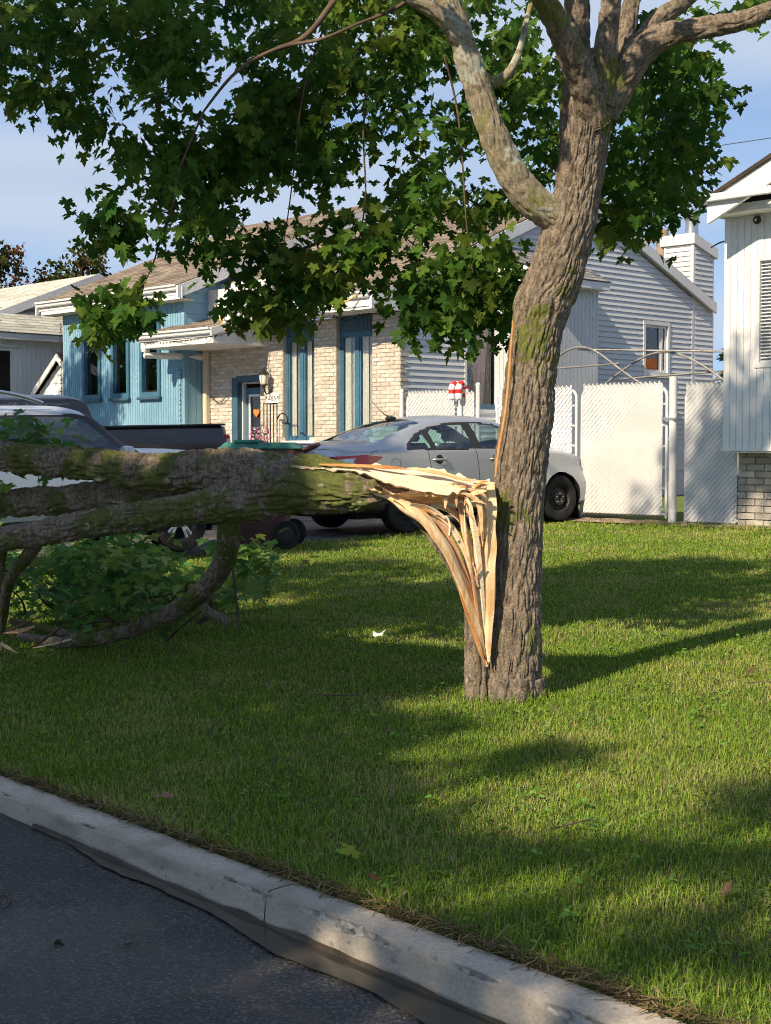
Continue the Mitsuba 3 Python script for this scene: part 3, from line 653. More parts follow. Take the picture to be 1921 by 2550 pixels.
v, f = vf(meshkit.text_mesh('*485*', .085, .004)); v = v.copy(); v[:, 0] += -20.56 - v[:, 0].mean(); v[:, 1] += 2.52 - .04; add('digits', onv((v, f), FV - .0345), 'm_black_iron', nk)
pk = thing('plant_hanger', 'black wrought iron railing panel in front of the brick wall beside the door', 'railing')
add('rail', ub(-20.36, -19.98, 16.78, 16.80, 2.40, 2.42), 'm_black_iron', pk)
for a in np.linspace(-20.35, -19.99, 5): add('bar', ub(a - .007, a + .007, 16.783, 16.797, .9, 2.40), 'm_black_iron', pk)
add('scroll', utube([(-20.0, 16.79, 2.1), (-19.9, 16.79, 2.22), (-19.75, 16.79, 2.2), (-19.7, 16.79, 2.12), (-19.76, 16.79, 2.05), (-19.85, 16.79, 2.08)], .012, 6, .03), 'm_black_iron', pk)
fk = thing('flower_pot', 'pot of pink and purple flowers below the house number', 'flower pot')
c = W([[-20.15, 16.55, 1.72]])[0]
v, f = revolve([(.001, -.75), (.10, -.75), (.14, -.15), (.15, -.1), (.13, -.1), (.001, -.14)], 20, 'z'); add('pot', (v + c, f), 'm_black_plastic', fk, smooth=40)
fr = np.random.default_rng(3); petals, cols = [], []
for k in range(150):
    p = c + fr.normal(0, 1, 3) * [.10, .10, .09] + [0, 0, .12]; d = fr.normal(0, 1, 3); d /= np.linalg.norm(d); e = np.cross(d, fr.normal(0, 1, 3)); e /= np.linalg.norm(e); s = fr.uniform(.02, .04)
    petals.append((np.array([p, p + (d + e * .7) * s, p + d * 1.8 * s, p + (d - e * .7) * s]), np.array([[0, 1, 2], [0, 2, 3]])))
    cols.append([(.45, .10, .22), (.60, .30, .40), (.30, .06, .16), (.65, .50, .52)][fr.integers(4)] if k % 5 else (.06, .10, .03))
v, f = cat(petals); add('blooms', (v, f), 'm_vc', fk, color=np.repeat(cols, 4, 0), kind='stuff')
# ------------------------------------------------------------------ blue house
B = thing('blue_house', 'blue house of narrow vertical boards with three tall dark windows and a brown shingle roof', 'house')
BV, BU = 16.7, -22.55
wins = [(-25.96, -25.30), (-24.93, -24.31), (-23.95, -23.28)]
bz0, bz1 = 2.62, 4.18
bf = sbox(-26.72, .5, BU, 4.36)
for a, b in wins: bf = bf.difference(sbox(a, bz0, b, bz1))
add('wall', onv(ext(bf, .12), BV + .12), 'm_blue', B, label='blue street front')
v, f = cat([onv(m, BV) for m in vboards(bf, 0, .078, .012, .012)])
add('narrow_boards', (v, f), 'm_blue', B, kind='stuff', label='narrow vertical blue boards of the street front')
for k, (a, b) in enumerate(wins):
    wk = add('window', frame_v(a, b, bz0, bz1, BV, .085, .05, .12), 'm_blue_frame', B)
    add('pane', pane_v(a + .085, b - .085, bz0 + .085, bz1 - .085, BV + .03), 'm_glass', wk)
    add('sash', frame_v(a + .085, b - .085, bz0 + .085, bz1 - .085, BV + .05, .03, .02), 'm_black_plastic', wk)
    add('sill', ucb(a - .03, b + .03, BV - .10, BV, bz0 - .06, bz0 - .003), 'm_blue_dark', wk)
add('interior', room(-26.5, -22.8, BV + .14, BV + 3.2, 1.2, 4.33, 'v0'), 'm_interior', B)
# side wall above the porch: horizontal laps; below: a few wide boards
bs = Polygon([(16.70, .5), (17.3, .5), (17.3, 4.3), (21.4, 4.3), (21.4, 6.45), (16.70, 4.58)])
add('wall', onu(ext(bs, .12), BU - .13), 'm_blue', B, label='blue side wall')
for m in hlaps(bs.intersection(sbox(16.7, 3.95, 21.4, 7)), .20, 3.95, .022, .004): add('plank', onu(m, BU), 'm_blue', B + '__wall_001')
for m in vboards(bs.intersection(sbox(16.7, .9, 17.2, 3.94)), 0, .13): add('board', onu(m, BU), 'm_blue', B + '__wall_001')
add('corner_trim', ub(BU - .06, BU + .02, BV - .02, BV + .05, .6, 4.36), 'm_blue', B)
rf = add('roof', cat([slab(-27.1, -22.25, 16.37, 4.61, 21.6, 6.70, .16), slab(-27.1, -22.25, 26.2, 4.86, 21.6, 6.70, .16)]), 'm_white', B, label='brown shingle roof of the blue house')
shingles(rf, -27.12, -22.23, 16.32, 21.6, 4.615, .4, BROWN, 4)
add('fascia', slab(-22.25, -22.21, 16.3, 4.60, 21.6, 6.72, .23), 'm_white', rf)
add('fascia', slab(-27.14, -27.1, 16.3, 4.60, 21.6, 6.72, .23), 'm_white', rf)
add('fascia', ub(-27.05, -22.2, 16.385, 16.41, 4.37, 4.60), 'm_white', rf)
add('gutter', gutter(-27.12, -22.25, 16.385, 4.52), 'm_white_metal', rf)
add('soffit', ub(-27.05, -22.3, 16.41, 16.72, 4.36, 4.385), 'm_beige', rf)
# strings of unlit bulbs
def string_lights(name, label, pts, n, seed=0):
    k = thing(name, label, 'string lights', 'strings of unlit bulbs on the houses'); r = np.random.default_rng(seed)
    p, _ = spline(pts, .02)
    add('cord', toW(tube(pts, .006, 5, .05)), 'm_black_plastic', k)
    ms = []
    for i in np.linspace(0, len(p) - 1, n).astype(int):
        d = np.array([r.normal(0, .3), -.7, r.normal(-.6, .3)]); d /= np.linalg.norm(d)
        ms.append(tube([p[i], p[i] + d * .045], [.012, .006], 6, .03))
    add('bulbs', toW(cat(ms)), 'm_black_plastic', k, kind='stuff')
string_lights('string_lights', 'string of small dark bulbs down the left corner of the blue house', [(-26.74, 16.66, 4.2), (-26.74, 16.66, 3.4), (-26.74, 16.66, 2.0)], 26, 1)
string_lights('string_lights', 'string of small dark bulbs down the right corner of the blue house', [(-22.6, 16.66, 3.1), (-22.62, 16.66, 2.4), (-22.6, 16.66, 1.5)], 18, 2)
string_lights('string_lights', 'string of small dark bulbs along the porch fascia', [(-22.7, 15.90, 3.56), (-21.7, 15.90, 3.54), (-20.7, 15.90, 3.57), (-20.6, 16.3, 3.66), (-20.6, 16.8, 3.78)], 30, 3)
string_lights('string_lights', 'tangle of small dark bulbs at the right end of the eave above the front windows', [(-18.5, 16.8, 3.85), (-18.2, 16.85, 3.75), (-18.0, 16.85, 3.81), (-17.6, 17.0, 3.83)], 12, 4)
string_lights('string_lights', 'sagging string of dark bulbs on the bricks left of the front door', [(-22.3, 17.14, 2.6), (-22.15, 17.14, 2.5), (-22.0, 17.14, 2.5), (-21.85, 17.14, 2.6)], 8, 5)
yk = thing('extension_cord', 'yellow cord looped over the right end of the window gutter', 'cord', 'yellow cords on the gutters')
add('cable', utube([(-18.9, 16.31, 4.14), (-18.5, 16.28, 4.02), (-18.1, 16.29, 3.97), (-17.6, 16.33, 4.02), (-17.5, 16.38, 4.09)], .014, 6, .04), 'm_yellow_cord', yk)
yk = thing('extension_cord', 'yellow cord hanging over the right corner of the porch roof', 'cord', 'yellow cords on the gutters')
add('cable', utube([(-21.1, 16.3, 4.18), (-20.95, 16.25, 3.98), (-20.75, 16.2, 3.80), (-20.58, 16.15, 3.70), (-20.5, 16.2, 3.74)], .014, 6, .04), 'm_yellow_cord', yk)

# ------------------------------------------------------------------ white house beyond on the left
Fh = thing('white_house', 'white sided bungalow with a pale shingle roof beyond the blue house', 'house')
fu = -30.0
def funder(v): return np.where(v < 19.52, 5.70 - .395 * (19.52 - v), 5.70 - .43 * (v - 19.52))
fs_ = Polygon([(14.6, .4), (24.2, .4), (24.2, 3.6), (19.52, 5.50), (14.6, 3.58)])
add('wall', onu(ext(fs_, .12), fu - .13), 'm_siding_far', Fh)
for m in hlaps(fs_.intersection(sbox(14.6, 3.0, 24.2, 6)), .15, 3.0, .02, .003): add('plank', onu(m, fu), 'm_siding_far', Fh + '__wall')
add('wall', ub(-40, fu - .13, 14.6, 14.75, .4, 3.6), 'm_siding_far', Fh)
rf = add('roof', cat([slab(-42, -29.7, 14.0, 3.52, 19.52, 5.70, .1), slab(-42, -29.7, 25.0, 3.35, 19.52, 5.70, .1)]), 'm_siding_far', Fh, label='pale shingle roof of the white house')
shingles(rf, -42, -29.68, 13.95, 19.52, 3.505, .395, PALE, 7, .16, .33)
add('fascia', slab(-29.7, -29.66, 13.95, 3.50, 19.52, 5.715, .20), 'm_white', rf); add('fascia', slab(-29.7, -29.66, 25.0, 3.35, 19.52, 5.715, .20), 'm_white', rf)
add('interior', room(-29.95, -29.06, 15.5, 17.2, 1.4, 3.9, 'u1'), 'm_interior', Fh)
bk = add('bay', onu(ext(sbox(15.0, .5, 19.3, 4.0).difference(sbox(15.9, 1.5, 16.85, 3.82)), .05), -29.055), 'm_siding_far', Fh, label='side bay of white vertical siding')
for m in vboards(sbox(15.0, .6, 19.3, 4.0).difference(sbox(15.9, 1.5, 16.85, 3.82)), 0, .115): add('board', onu(m, -29.0), 'm_siding_far', bk)
add('window', frame_u(15.9, 16.85, 1.5, 3.82, -29.0, .07, .03), 'm_white', bk, label='dark side window of the white house')
add('pane', pane_u(15.97, 16.78, 1.57, 3.75, -28.99), 'm_glass', bk)
add('head_trim', ub(-29.0, -28.93, 15.8, 16.95, 3.83, 3.88), 'm_white', bk)
add('eave', ucb(fu, -28.78, 14.85, 19.45, 3.99, 4.13), 'm_white', bk)
shingles(bk, 14.8, 19.5, -1.24, 0, 4.14, .53, PALE, 8, .15, .33, name='bay_shingles', frame=lambda q: np.column_stack([fu - q[:, 1], q[:, 0], q[:, 2]]))
sk = thing('garden_shed', 'small white sided gable shed between the white house and the blue house', 'shed')
sg = Polygon([(-28.25, .5), (-26.2, .5), (-26.2, 2.7), (-27.22, 3.52), (-28.25, 2.75)])
add('wall', onv(ext(sg, 1.5), 18.5), 'm_siding_far', sk)
for m in hlaps(sg.intersection(sbox(-28.3, .7, -26, 4)), .165, .7, .02, .003): add('plank', onv(m, 17.0), 'm_siding_far', sk)
def slab_u(u0, z0, u1, z1, v0, v1, th):
    return toW((np.array([[u0, v0, z0], [u1, v0, z1], [u1, v1, z1], [u0, v1, z0], [u0, v0, z0 - th], [u1, v0, z1 - th], [u1, v1, z1 - th], [u0, v1, z0 - th]]), BOXT))
add('roof', cat([slab_u(-28.5, 2.68, -27.22, 3.66, 16.86, 18.7, .05), slab_u(-26.0, 2.60, -27.22, 3.66, 16.86, 18.7, .05)]), 'm_black_plastic', sk)
add('fascia', cat([slab_u(-28.46, 2.66, -27.22, 3.61, 16.83, 16.86, .13), slab_u(-26.05, 2.60, -27.22, 3.61, 16.83, 16.86, .13)]), 'm_white', sk)

# ------------------------------------------------------------------ house at the right edge
R = thing('sided_house', 'white house of wide vertical siding overhanging a grey brick base at the right edge', 'house')
RV, RU = 15.95, -10.36
sw = (-9.91, -8.7, 2.60, 3.96)
rfc = sbox(RU, 1.62, -5.0, 4.46).difference(sbox(sw[0], sw[2], sw[1], sw[3]))
add('wall', onv(ext(rfc, .14), RV + .15), 'm_siding_right', R, label='overhanging front of wide vertical siding')
for m in vboards(rfc, 0, .0945, .012, .006, RU): add('board', onv(m, RV), 'm_siding_right', R + '__wall')
add('wall', ub(RU, RU + .14, RV + .15, 24, 1.62, 4.46), 'm_siding_right', R, label='side wall')
add('drip_trim', ub(RU - .02, -5.0, RV - .03, RV + .12, 1.585, 1.618), 'm_siding_right', R)
add('underside', ub(RU, -5, RV, RV + .4, 1.56, 1.585), 'm_siding_right', R)
sh = add('shutter', frame_v(sw[0], sw[1], sw[2], sw[3], RV + .02, .065, .05, .1), 'm_siding', R, label='louvred window shutter')
z = sw[2] + .07
while z < sw[3] - .09:
    v, f = toW((np.array([[sw[0] + .065, RV - .005, z], [sw[1] - .065, RV - .005, z], [sw[1] - .065, RV + .045, z + .022], [sw[0] + .065, RV + .045, z + .022], [sw[0] + .065, RV - .002, z + .004], [sw[1] - .065, RV - .002, z + .004], [sw[1] - .065, RV + .045, z + .026], [sw[0] + .065, RV + .045, z + .026]]), BOXT))
    add('louvre', (v, f), 'm_siding', sh); z += .042
add('backing', ub(sw[0] + .06, sw[1] - .06, RV + .06, RV + .07, sw[2], sw[3]), 'm_siding', sh)
fnd = sbox(-10.29, .45, -6.5, 1.56)
add('base', onv(ext(fnd, .15), 16.2 + .16), 'm_mortar_dark', R, label='grey brick base under the overhang')
add('base_side', ub(-10.29, -10.15, 16.36, 22, .45, 1.56), 'm_mortar_dark', R)
GB_ = np.array([(.36, .33, .29), (.42, .39, .34), (.31, .29, .26), (.46, .43, .38), (.38, .36, .33)])
bl = bricks(fnd, .245, .0775, .0095, .47, .245 / 2, 11, .016, GB_)
add_bricks(bl, lambda m: onv(m, 16.2), R + '__base')
ga = Polygon([(-10.80, 4.70), (-5, 4.70), (-5, 7.35)])
add('gable_recess', onv(ext(Polygon([(-10.3, 4.48), (-5, 4.48), (-5, 6.9), (-10.3, 4.6)]), .05), RV + .12), 'm_roof_edge', R)
rf = add('roof', slab_u(-10.28, 4.64, -5.0, 7.02, 15.36, 24, .05), 'm_roof_edge', R, label='roof edge with dark shingles')
add('rake_board', slab_u(-10.26, 4.63, -5.0, 7.0, 15.40, 15.45, .30), 'm_siding_right', rf)
add('rake_trim', slab_u(-10.28, 4.645, -5.0, 7.01, 15.385, 15.40, .045), 'm_white', rf)
add('gutter', ucb(-10.44, -5, 15.32, 15.383, 4.58, 4.67), 'm_siding', rf)
add('gutter_side', ucb(-10.46, -10.36, 15.47, 22, 4.58, 4.67), 'm_siding', rf)
add('fascia', ub(-10.37, -5, 15.60, 15.63, 4.46, 4.56), 'm_siding_right', rf)
add('soffit', ub(-10.40, -5, 15.63, 22, 4.462, 4.48), 'm_siding_right', rf)
add('frieze', ub(-10.36, -5, 15.66, 15.70, 4.48, 4.60), 'm_black_plastic', rf)
ck = thing('security_camera', 'small white dome security camera with a black ring under the right house eave', 'camera')
c = W([[-9.86, 15.90, 4.39]])[0]
v, f = vf(trimesh.creation.icosphere(3, .055)); v = v * [1, 1, 1]; add('housing', (v + c, f), 'm_white', ck, smooth=True)
dirv = np.array([*(-VV), -.15]); dirv /= np.linalg.norm(dirv)
v, f = revolve([(.001, .062), (.02, .060), (.045, .05), (.055, .03), (.05, .0), (.001, .0)], 24, 'y')
Rm = trimesh.geometry.align_vectors([0, 1, 0], dirv)[:3, :3]
add('lens_ring', (v @ Rm.T + c, f), 'm_black_plastic', ck, smooth=40)
v, f = revolve([(.001, .068), (.014, .066), (.016, .058), (.001, .058)], 20, 'y'); add('lens', (v @ Rm.T + c, f), 'm_siding', ck, smooth=40)

# ------------------------------------------------------------------ chain-link fence with white slats
FZ = 16.2
def panel(parent, u0, u1, z0, z1, v=FZ, pitch=.0365, seed=0):
    """privacy slats woven in chain link: each slat a part, the wire one part"""
    r = np.random.default_rng(seed); n = int((u1 - u0) / pitch); wires = []
    for k in range(n):
        a = u0 + k * pitch; top = z1 - (.0 if k % 2 == 0 else .022) + r.uniform(-.003, .003)
        w = pitch - .0044; o = r.uniform(-.0015, .0015)
        q = np.array([[a, v + o - .004, z0], [a + w, v + o, z0], [a + w, v + o + .004, z0], [a, v + o, z0],
                      [a, v + o - .004, top - .014], [a + w, v + o, top - .014], [a + w, v + o + .004, top - .014], [a, v + o, top - .014],
                      [a + w / 2, v + o - .002, top + .008], [a + w / 2, v + o + .002, top + .008]])
        f = np.array([[0, 1, 5], [0, 5, 4], [1, 2, 6], [1, 6, 5], [2, 3, 7], [2, 7, 6], [3, 0, 4], [3, 4, 7], [4, 5, 8], [6, 7, 9], [5, 6, 9], [5, 9, 8], [7, 4, 8], [7, 8, 9]])
        add('slat', (W(q), f), 'm_white_metal', parent)
        z = z0 - .02 + (k % 2) * .037
        while z < z1 - .05:
            za, zb_ = z, z + .037
            wires.append(((a - .002, v - .0045, za), (a + pitch + .002, v - .0045, zb_)))
            z += .074
    # zigzag ends above and below
    for k in range(n // 2):
        a = u0 + 2 * k * pitch
        for (za, zb_) in ((z0 + .012, z0 - .035),): wires += [((a, v - .003, za), (a + pitch, v - .003, zb_)), ((a + pitch, v - .003, zb_), (a + 2 * pitch, v - .003, za))]
        for (za, zb_) in ((z1 - .05, z1 + .012),): wires += [((a, v - .003, za), (a + pitch, v - .003, zb_)), ((a + pitch, v - .003, zb_), (a + 2 * pitch, v - .003, za))]
    vs, fs = [], []
    P0 = np.array([w[0] for w in wires]); P1 = np.array([w[1] for w in wires]); d = P1 - P0; d /= np.linalg.norm(d, axis=1, keepdims=True)
    nn = np.cross(d, [0, 1, 0]); rr = .0030
    q = np.stack([P0 + nn * rr, P0 - np.array([0, rr * 1.6, 0]), P0 - nn * rr, P1 + nn * rr, P1 - np.array([0, rr * 1.6, 0]), P1 - nn * rr], 1).reshape(-1, 3)
    base = np.array([[0, 1, 4], [0, 4, 3], [1, 2, 5], [1, 5, 4], [2, 0, 3], [2, 3, 5]])
    f = (base[None] + (np.arange(len(P0)) * 6)[:, None, None]).reshape(-1, 3)
    add('wire_mesh', (W(q), f), 'm_wire', parent, kind='stuff', label='galvanised wire woven round the slats')
def gate_frame(parent, u0, u1, z0, z1, v=FZ + .028, r=.021, sides=(1, 1)):
    zb = z1 - .14; c = .12
    pts = [(u0, v, z0), (u0, v, zb - .0)]
    path = [(u0, v, z0)]; path += [(u0, v, zb)]
    arc1 = [(u0 + c - c * math.cos(t), v, zb + c * math.sin(t)) for t in np.linspace(0, np.pi / 2, 6)]
    arc2 = [(u1 - c + c * math.sin(t), v, zb + c * math.cos(t)) for t in np.linspace(0, np.pi / 2, 6)]
    ms = [tube([(u0, v, z0), (u0, v, zb)], r, 10, .5), tube(arc1, r, 10, .03), tube([arc1[-1], arc2[0]], r, 10, .5), tube(arc2, r, 10, .03), tube([(u1, v, zb), (u1, v, z0)], r, 10, .5), tube([(u0, v, z0 + .05), (u1, v, z0 + .05)], r, 10, .5)]
    add('frame', toW(cat(ms)), 'm_white_metal', parent, smooth=40)
    ms = []
    for z in np.linspace(z0 + .12, zb - .1, 6):
        for s, u in ((1, u0), (-1, u1)): ms.append(bx(min(u, u + s * .11), max(u, u + s * .11), v - .028, v - .020, z - .01, z + .012))
    add('tie_strap', toW(cat(ms)), 'm_white_metal', parent)
FE = thing('slatted_fence', 'white chain link fence with privacy slats between the brick house and the right house', 'fence')
def post(parent, u, z1, r=.034, v=FZ):
    z0 = float(gz(v)) - .1
    k = add('post', toW(cat([tube([(u, v, z0), (u, v, z1)], r, 16, 1)])), 'm_white_metal', parent, smooth=40)
    add('cap', toW(tube([(u, v, z1), (u, v, z1 + .02), (u, v, z1 + .045)], [r * 1.16, r * 1.14, r * .5], 16, .02)), 'm_white_metal', k, smooth=40)
    add('band', toW(cat([tube([(u, v, z), (u, v, z + .022)], r * 1.12, 14, .1) for z in np.linspace(z0 + .3, z1 - .35, 4)])), 'm_white_metal', k, smooth=40)
post(FE, -16.30, 2.49); post(FE, -15.06, 2.53); post(FE, -14.71, 2.62 - .08)
panel(FE, -16.16, -15.17, .72, 2.50, FZ, seed=1); gate_frame(FE, -16.2, -15.13, .70, 2.48)
panel(FE, -15.0, -14.78, .72, 2.47, FZ, seed=2)
panel(FE, -11.08, -10.30, .67, 2.46, FZ, seed=3); gate_frame(FE, -11.10, -10.25, .65, 2.40)
add('post', toW(tube([(-11.27, FZ - .02, .45), (-11.27, FZ - .02, 2.55)], .052, 18, 1)), 'm_white_metal', FE, smooth=40, label='thick white gate post')
add('band', toW(cat([tube([(-11.27, FZ - .02, z), (-11.27, FZ - .02, z + .03)], .058, 16, .1) for z in (.78, 1.15, 1.72, 2.02)])), 'm_white_metal', FE + '__post_003', smooth=40)
add('latch', ucb(-11.42, -11.2, FZ - .08, FZ - .05, 1.98, 2.02), 'm_steel', FE + '__post_003')
g1 = thing('gate_leaf', 'left leaf of the white slatted driveway gate, behind the front of the silver sedan', 'gate', 'leaves of the driveway gate')
panel(g1, -14.31, -12.95, .73, 2.49, FZ, seed=4); gate_frame(g1, -14.36, -12.90, .71, 2.45)
g2 = thing('gate_leaf', 'right leaf of the white slatted driveway gate, fully in view between sedan and thick post', 'gate', 'leaves of the driveway gate')
panel(g2, -12.76, -11.44, .74, 2.50, FZ, seed=5); gate_frame(g2, -12.80, -11.40, .70, 2.44)
# candy canes hung on the fence
def candy(label, u, v, z, lean):
    k = thing('candy_cane', label, 'ornament', 'candy canes hooked over the fence')
    th = np.linspace(math.pi * 1.02, -.25, 40)
    pts = np.column_stack([u + .0 * th, v + .075 * np.cos(th), z + .075 * np.sin(th)])
    pts = np.vstack([np.column_stack([np.full(5, u), np.full(5, v - .075), np.linspace(z - .13, z - .03, 5)]), pts, [[u, v + .075, z - .06], [u, v + .075, z - .12]]])
    p, t = spline(pts, .012); n = len(p); cuts = np.linspace(0, n - 1, 9).astype(int)
    for i in range(8):
        seg = p[cuts[i]:cuts[i + 1] + 1]
        r = .058 if i else [.035, *([.058] * 1)][-1]
        add('red_stripe' if i % 2 else 'white_stripe', toW(tube(seg, .05, 16, .012, caps=True)), 'm_red' if i % 2 else 'm_candy_white', k, smooth=50)
    v_, f_ = vf(trimesh.creation.icosphere(3, .05)); add('tip', toW((v_ * [1, 1, .8] + p[0], f_)), 'm_candy_white', k, smooth=True)
candy('left of two red and white candy canes hooked over the fence', -15.13, FZ - .04, 2.50, 0)
candy('right of two red and white candy canes hooked over the fence', -14.99, FZ - .04, 2.50, 0)

# bare metal shelter frame behind the fence
K = thing('shelter_frame', 'bare galvanised hoop frame of a folding shelter standing behind the fence', 'frame')
fz = 17.6
for a, b in ((-15.35, -12.55), (-14.1, -11.5), (-12.45, -10.6)):
    m_ = (a + b) / 2
    vv = fz + (0 if a < -15 else .5 if a < -13 else 1.0)
    add('hoop', utube([(a, vv, 2.42), (a + (m_ - a) * .55, vv, 2.86), (m_ - .12, vv, 3.12 if a < -15 else 3.02), (m_ + .12, vv, 3.12 if a < -15 else 3.02), (b - (b - m_) * .55, vv, 2.86), (b, vv, 2.40)], .017, 10, .05), 'm_pole_metal', K, smooth=50)
    add('leg', utube([(a, vv, .6), (a, vv, 2.42)], .02, 8, 1), 'm_pole_metal', K, smooth=50); add('leg', utube([(b, vv, .6), (b, vv, 2.40)], .02, 8, 1), 'm_pole_metal', K, smooth=50)
for (q0, q1) in (((-14.75, fz, 2.82), (-13.2, fz, 2.86)), ((-14.0, fz + .02, 3.10), (-10.8, fz + 1.0, 2.95)), ((-13.55, fz + .5, 2.66), (-11.8, fz + .6, 2.72)), ((-12.2, fz + .9, 2.62), (-10.4, fz + 1.0, 2.66)), ((-12.4, fz + .7, 2.52), (-11.5, fz + .9, 2.62))):
    add('purlin', utube([q0, q1], .014, 8, 1), 'm_pole_metal', K, smooth=50)
# brown timber shed seen in the gap by the right house
tk = thing('timber_shed', 'reddish timber shed seen through the gap beside the right house', 'shed')
add('wall', ub(-16.2, -12.0, 29.0, 29.2, .7, 3.5), 'm_brown_wood', tk); add('roof', slab(-16.6, -11.5, 28.6, 3.5, 31, 3.9, .08), 'm_orange', tk)
for m in vboards(sbox(-16.2, .7, -12.0, 3.5), 0, .2): add('board', onv(m, 29.0), 'm_brown_wood', tk)
# utility pole and wires
uk = thing('utility_pole', 'weathered wooden utility pole rising behind the chimney', 'pole')
add('shaft', tube([(11.05, 60, .5), (11.12, 60, 10.4)], [.30, .24], 14, 1), 'm_pole_wood', uk, smooth=60)
add('crossarm', bx(10.2, 12.0, 59.85, 60.0, 9.9, 10.05), 'm_pole_wood', uk)
def wire(label, a, b, sag, r=.012):
    k = thing('overhead_wire', label, 'wire', 'overhead wires')
    a, b = np.array(a, float), np.array(b, float); t = np.linspace(0, 1, 12)
    p = a + (b - a) * t[:, None]; p[:, 2] -= sag * 4 * t * (1 - t)
    add('cable', tube(p, r, 5, 3), 'm_black_plastic', k)
wire('thin overhead wire crossing the sky left of the right house roof', (7.5, 50, 11.3), (24, 50, 14.2), .3)
k = thing('overhead_wire', 'short end of dark cable sticking out from the left corner of the right house', 'wire', 'overhead wires')
add('cable', utube([(-10.36, 16.02, 4.20), (-10.50, 16.05, 4.19), (-10.66, 16.1, 4.15)], .010, 6, .04), 'm_black_plastic', k)
# ------------------------------------------------------------------ leaves
HALF = np.array([(0, .03), (.10, -.04), (.22, -.13), (.38, -.16), (.33, -.02), (.46, .02), (.33, .13), (.44, .17), (.57, .19), (.55, .30), (.70, .50), (.52, .46), (.44, .56), (.34, .48), (.19, .40), (.24, .60), (.34, .72), (.19, .74), (.13, .88), (0, 1.08)])
LEAF_O = np.vstack([HALF, (HALF * [-1, 1])[-2:0:-1]])
LEAF_V = np.vstack([[[0, .30]], LEAF_O])
nL = len(LEAF_O)
LEAF_F = np.array([[0, 1 + k, 1 + (k + 1) % nL] for k in range(nL)])
H7 = np.array([(0, .02), (.30, -.12), (.34, .08), (.58, .35), (.28, .44), (.22, .68), (0, 1.02)])
L7 = np.vstack([H7, (H7 * [-1, 1])[-2:0:-1]]); LEAF7_V = np.vstack([[[0, .30]], L7]); LEAF7_F = np.array([[0, 1 + k, 1 + (k + 1) % len(L7)] for k in range(len(L7))])
DIA_V = np.array([[0, 0], [.36, .5], [0, 1], [-.36, .5]]); DIA_F = np.array([[0, 1, 2], [0, 2, 3]])
def leaf_verts(pos, tip, nrm, size, r, V=LEAF_V):
    """leaf blades: pos = base of the blade, tip = unit direction of the midrib, nrm = blade normal"""
    tip = tip / np.linalg.norm(tip, axis=1, keepdims=True)
    nrm = nrm - tip * np.sum(nrm * tip, 1, keepdims=True); nrm /= np.linalg.norm(nrm, axis=1, keepdims=True) + 1e-9
    side = np.cross(tip, nrm)
    x, y = V[:, 0], V[:, 1]
    N = len(pos)
    fold, curl, tw = r.uniform(-.05, .40, N), r.uniform(-.1, .40, N), r.uniform(-.25, .25, N)
    z = fold[:, None] * np.abs(x)[None] * .8 - curl[:, None] * (y ** 2)[None] + tw[:, None] * (x * y)[None]
    return pos[:, None] + size[:, None, None] * (x[None, :, None] * side[:, None] + y[None, :, None] * tip[:, None] + z[..., None] * nrm[:, None])
def unit(a): return a / (np.linalg.norm(a, axis=-1, keepdims=True) + 1e-9)
LEAFC = np.array([(.054, .122, .022), (.068, .145, .026), (.09, .165, .030), (.045, .108, .024), (.13, .190, .034)])
def spray_leaves(centres, r, n=(9, 14), spread=.17, size=(.085, .14), outward=None, droop=.75, flat=.0):
    """positions, tips, normals, sizes and colours of the leaves of many sprays"""
    P_, T_, N_, S_, C_ = [], [], [], [], []
    for c in np.asarray(centres, float):
        k = r.integers(*n)
        ax = unit(np.array([r.normal(), r.normal(), -.25]))
        t = r.uniform(-1, 1, k)
        p = c + ax * (t * spread * 1.2)[:, None] + r.normal(0, 1, (k, 3)) * spread * .55
        az = r.uniform(0, 2 * np.pi, k)
        h = np.column_stack([np.cos(az), np.sin(az), np.zeros(k)])
        tip = unit(h * r.uniform(.3, 1.0, k)[:, None] + np.array([0, 0, -droop]) * r.uniform(.4, 1.3, k)[:, None])
        nr = unit(h * r.uniform(.2, 1.0, k)[:, None] + np.array([0, 0, 1]) * r.uniform(.3 + flat, 1.1 + flat, k)[:, None] + r.normal(0, .25, (k, 3)))
        tone = LEAFC[r.integers(len(LEAFC))] * r.uniform(.8, 1.25)
        P_.append(p); T_.append(tip); N_.append(nr); S_.append(r.uniform(*size, k)); C_.append(tone * r.uniform(.8, 1.25, (k, 1)) * np.array([1, 1, 1]) + r.normal(0, .004, (k, 3)).clip(-.006, .006))
    return [np.concatenate(a) for a in (P_, T_, N_, S_, C_)]
def add_foliage(parent, L, r, singles=0, V=LEAF_V, F=LEAF_F, bsdf='m_leaf', name='leaf', mass='foliage', rank=None):
    P_, T_, N_, S_, C_ = L
    C_ = np.clip(C_, .004, 1)
    v = leaf_verts(P_, T_, N_, S_, r, V); m = V.shape[0]
    order = np.argsort(P_[:, 1]) if rank is None else np.argsort(rank(P_))
    for i in order[:singles]: add(name, (v[i], F), bsdf, parent, color=np.broadcast_to(C_[i], (m, 3)))
    rest = order[singles:]
    if len(rest):
        f = (F[None] + (np.arange(len(rest)) * m)[:, None, None]).reshape(-1, 3)
        add(mass, (v[rest].reshape(-1, 3), f), bsdf, parent, color=np.repeat(C_[rest], m, 0), kind='stuff')
    return v

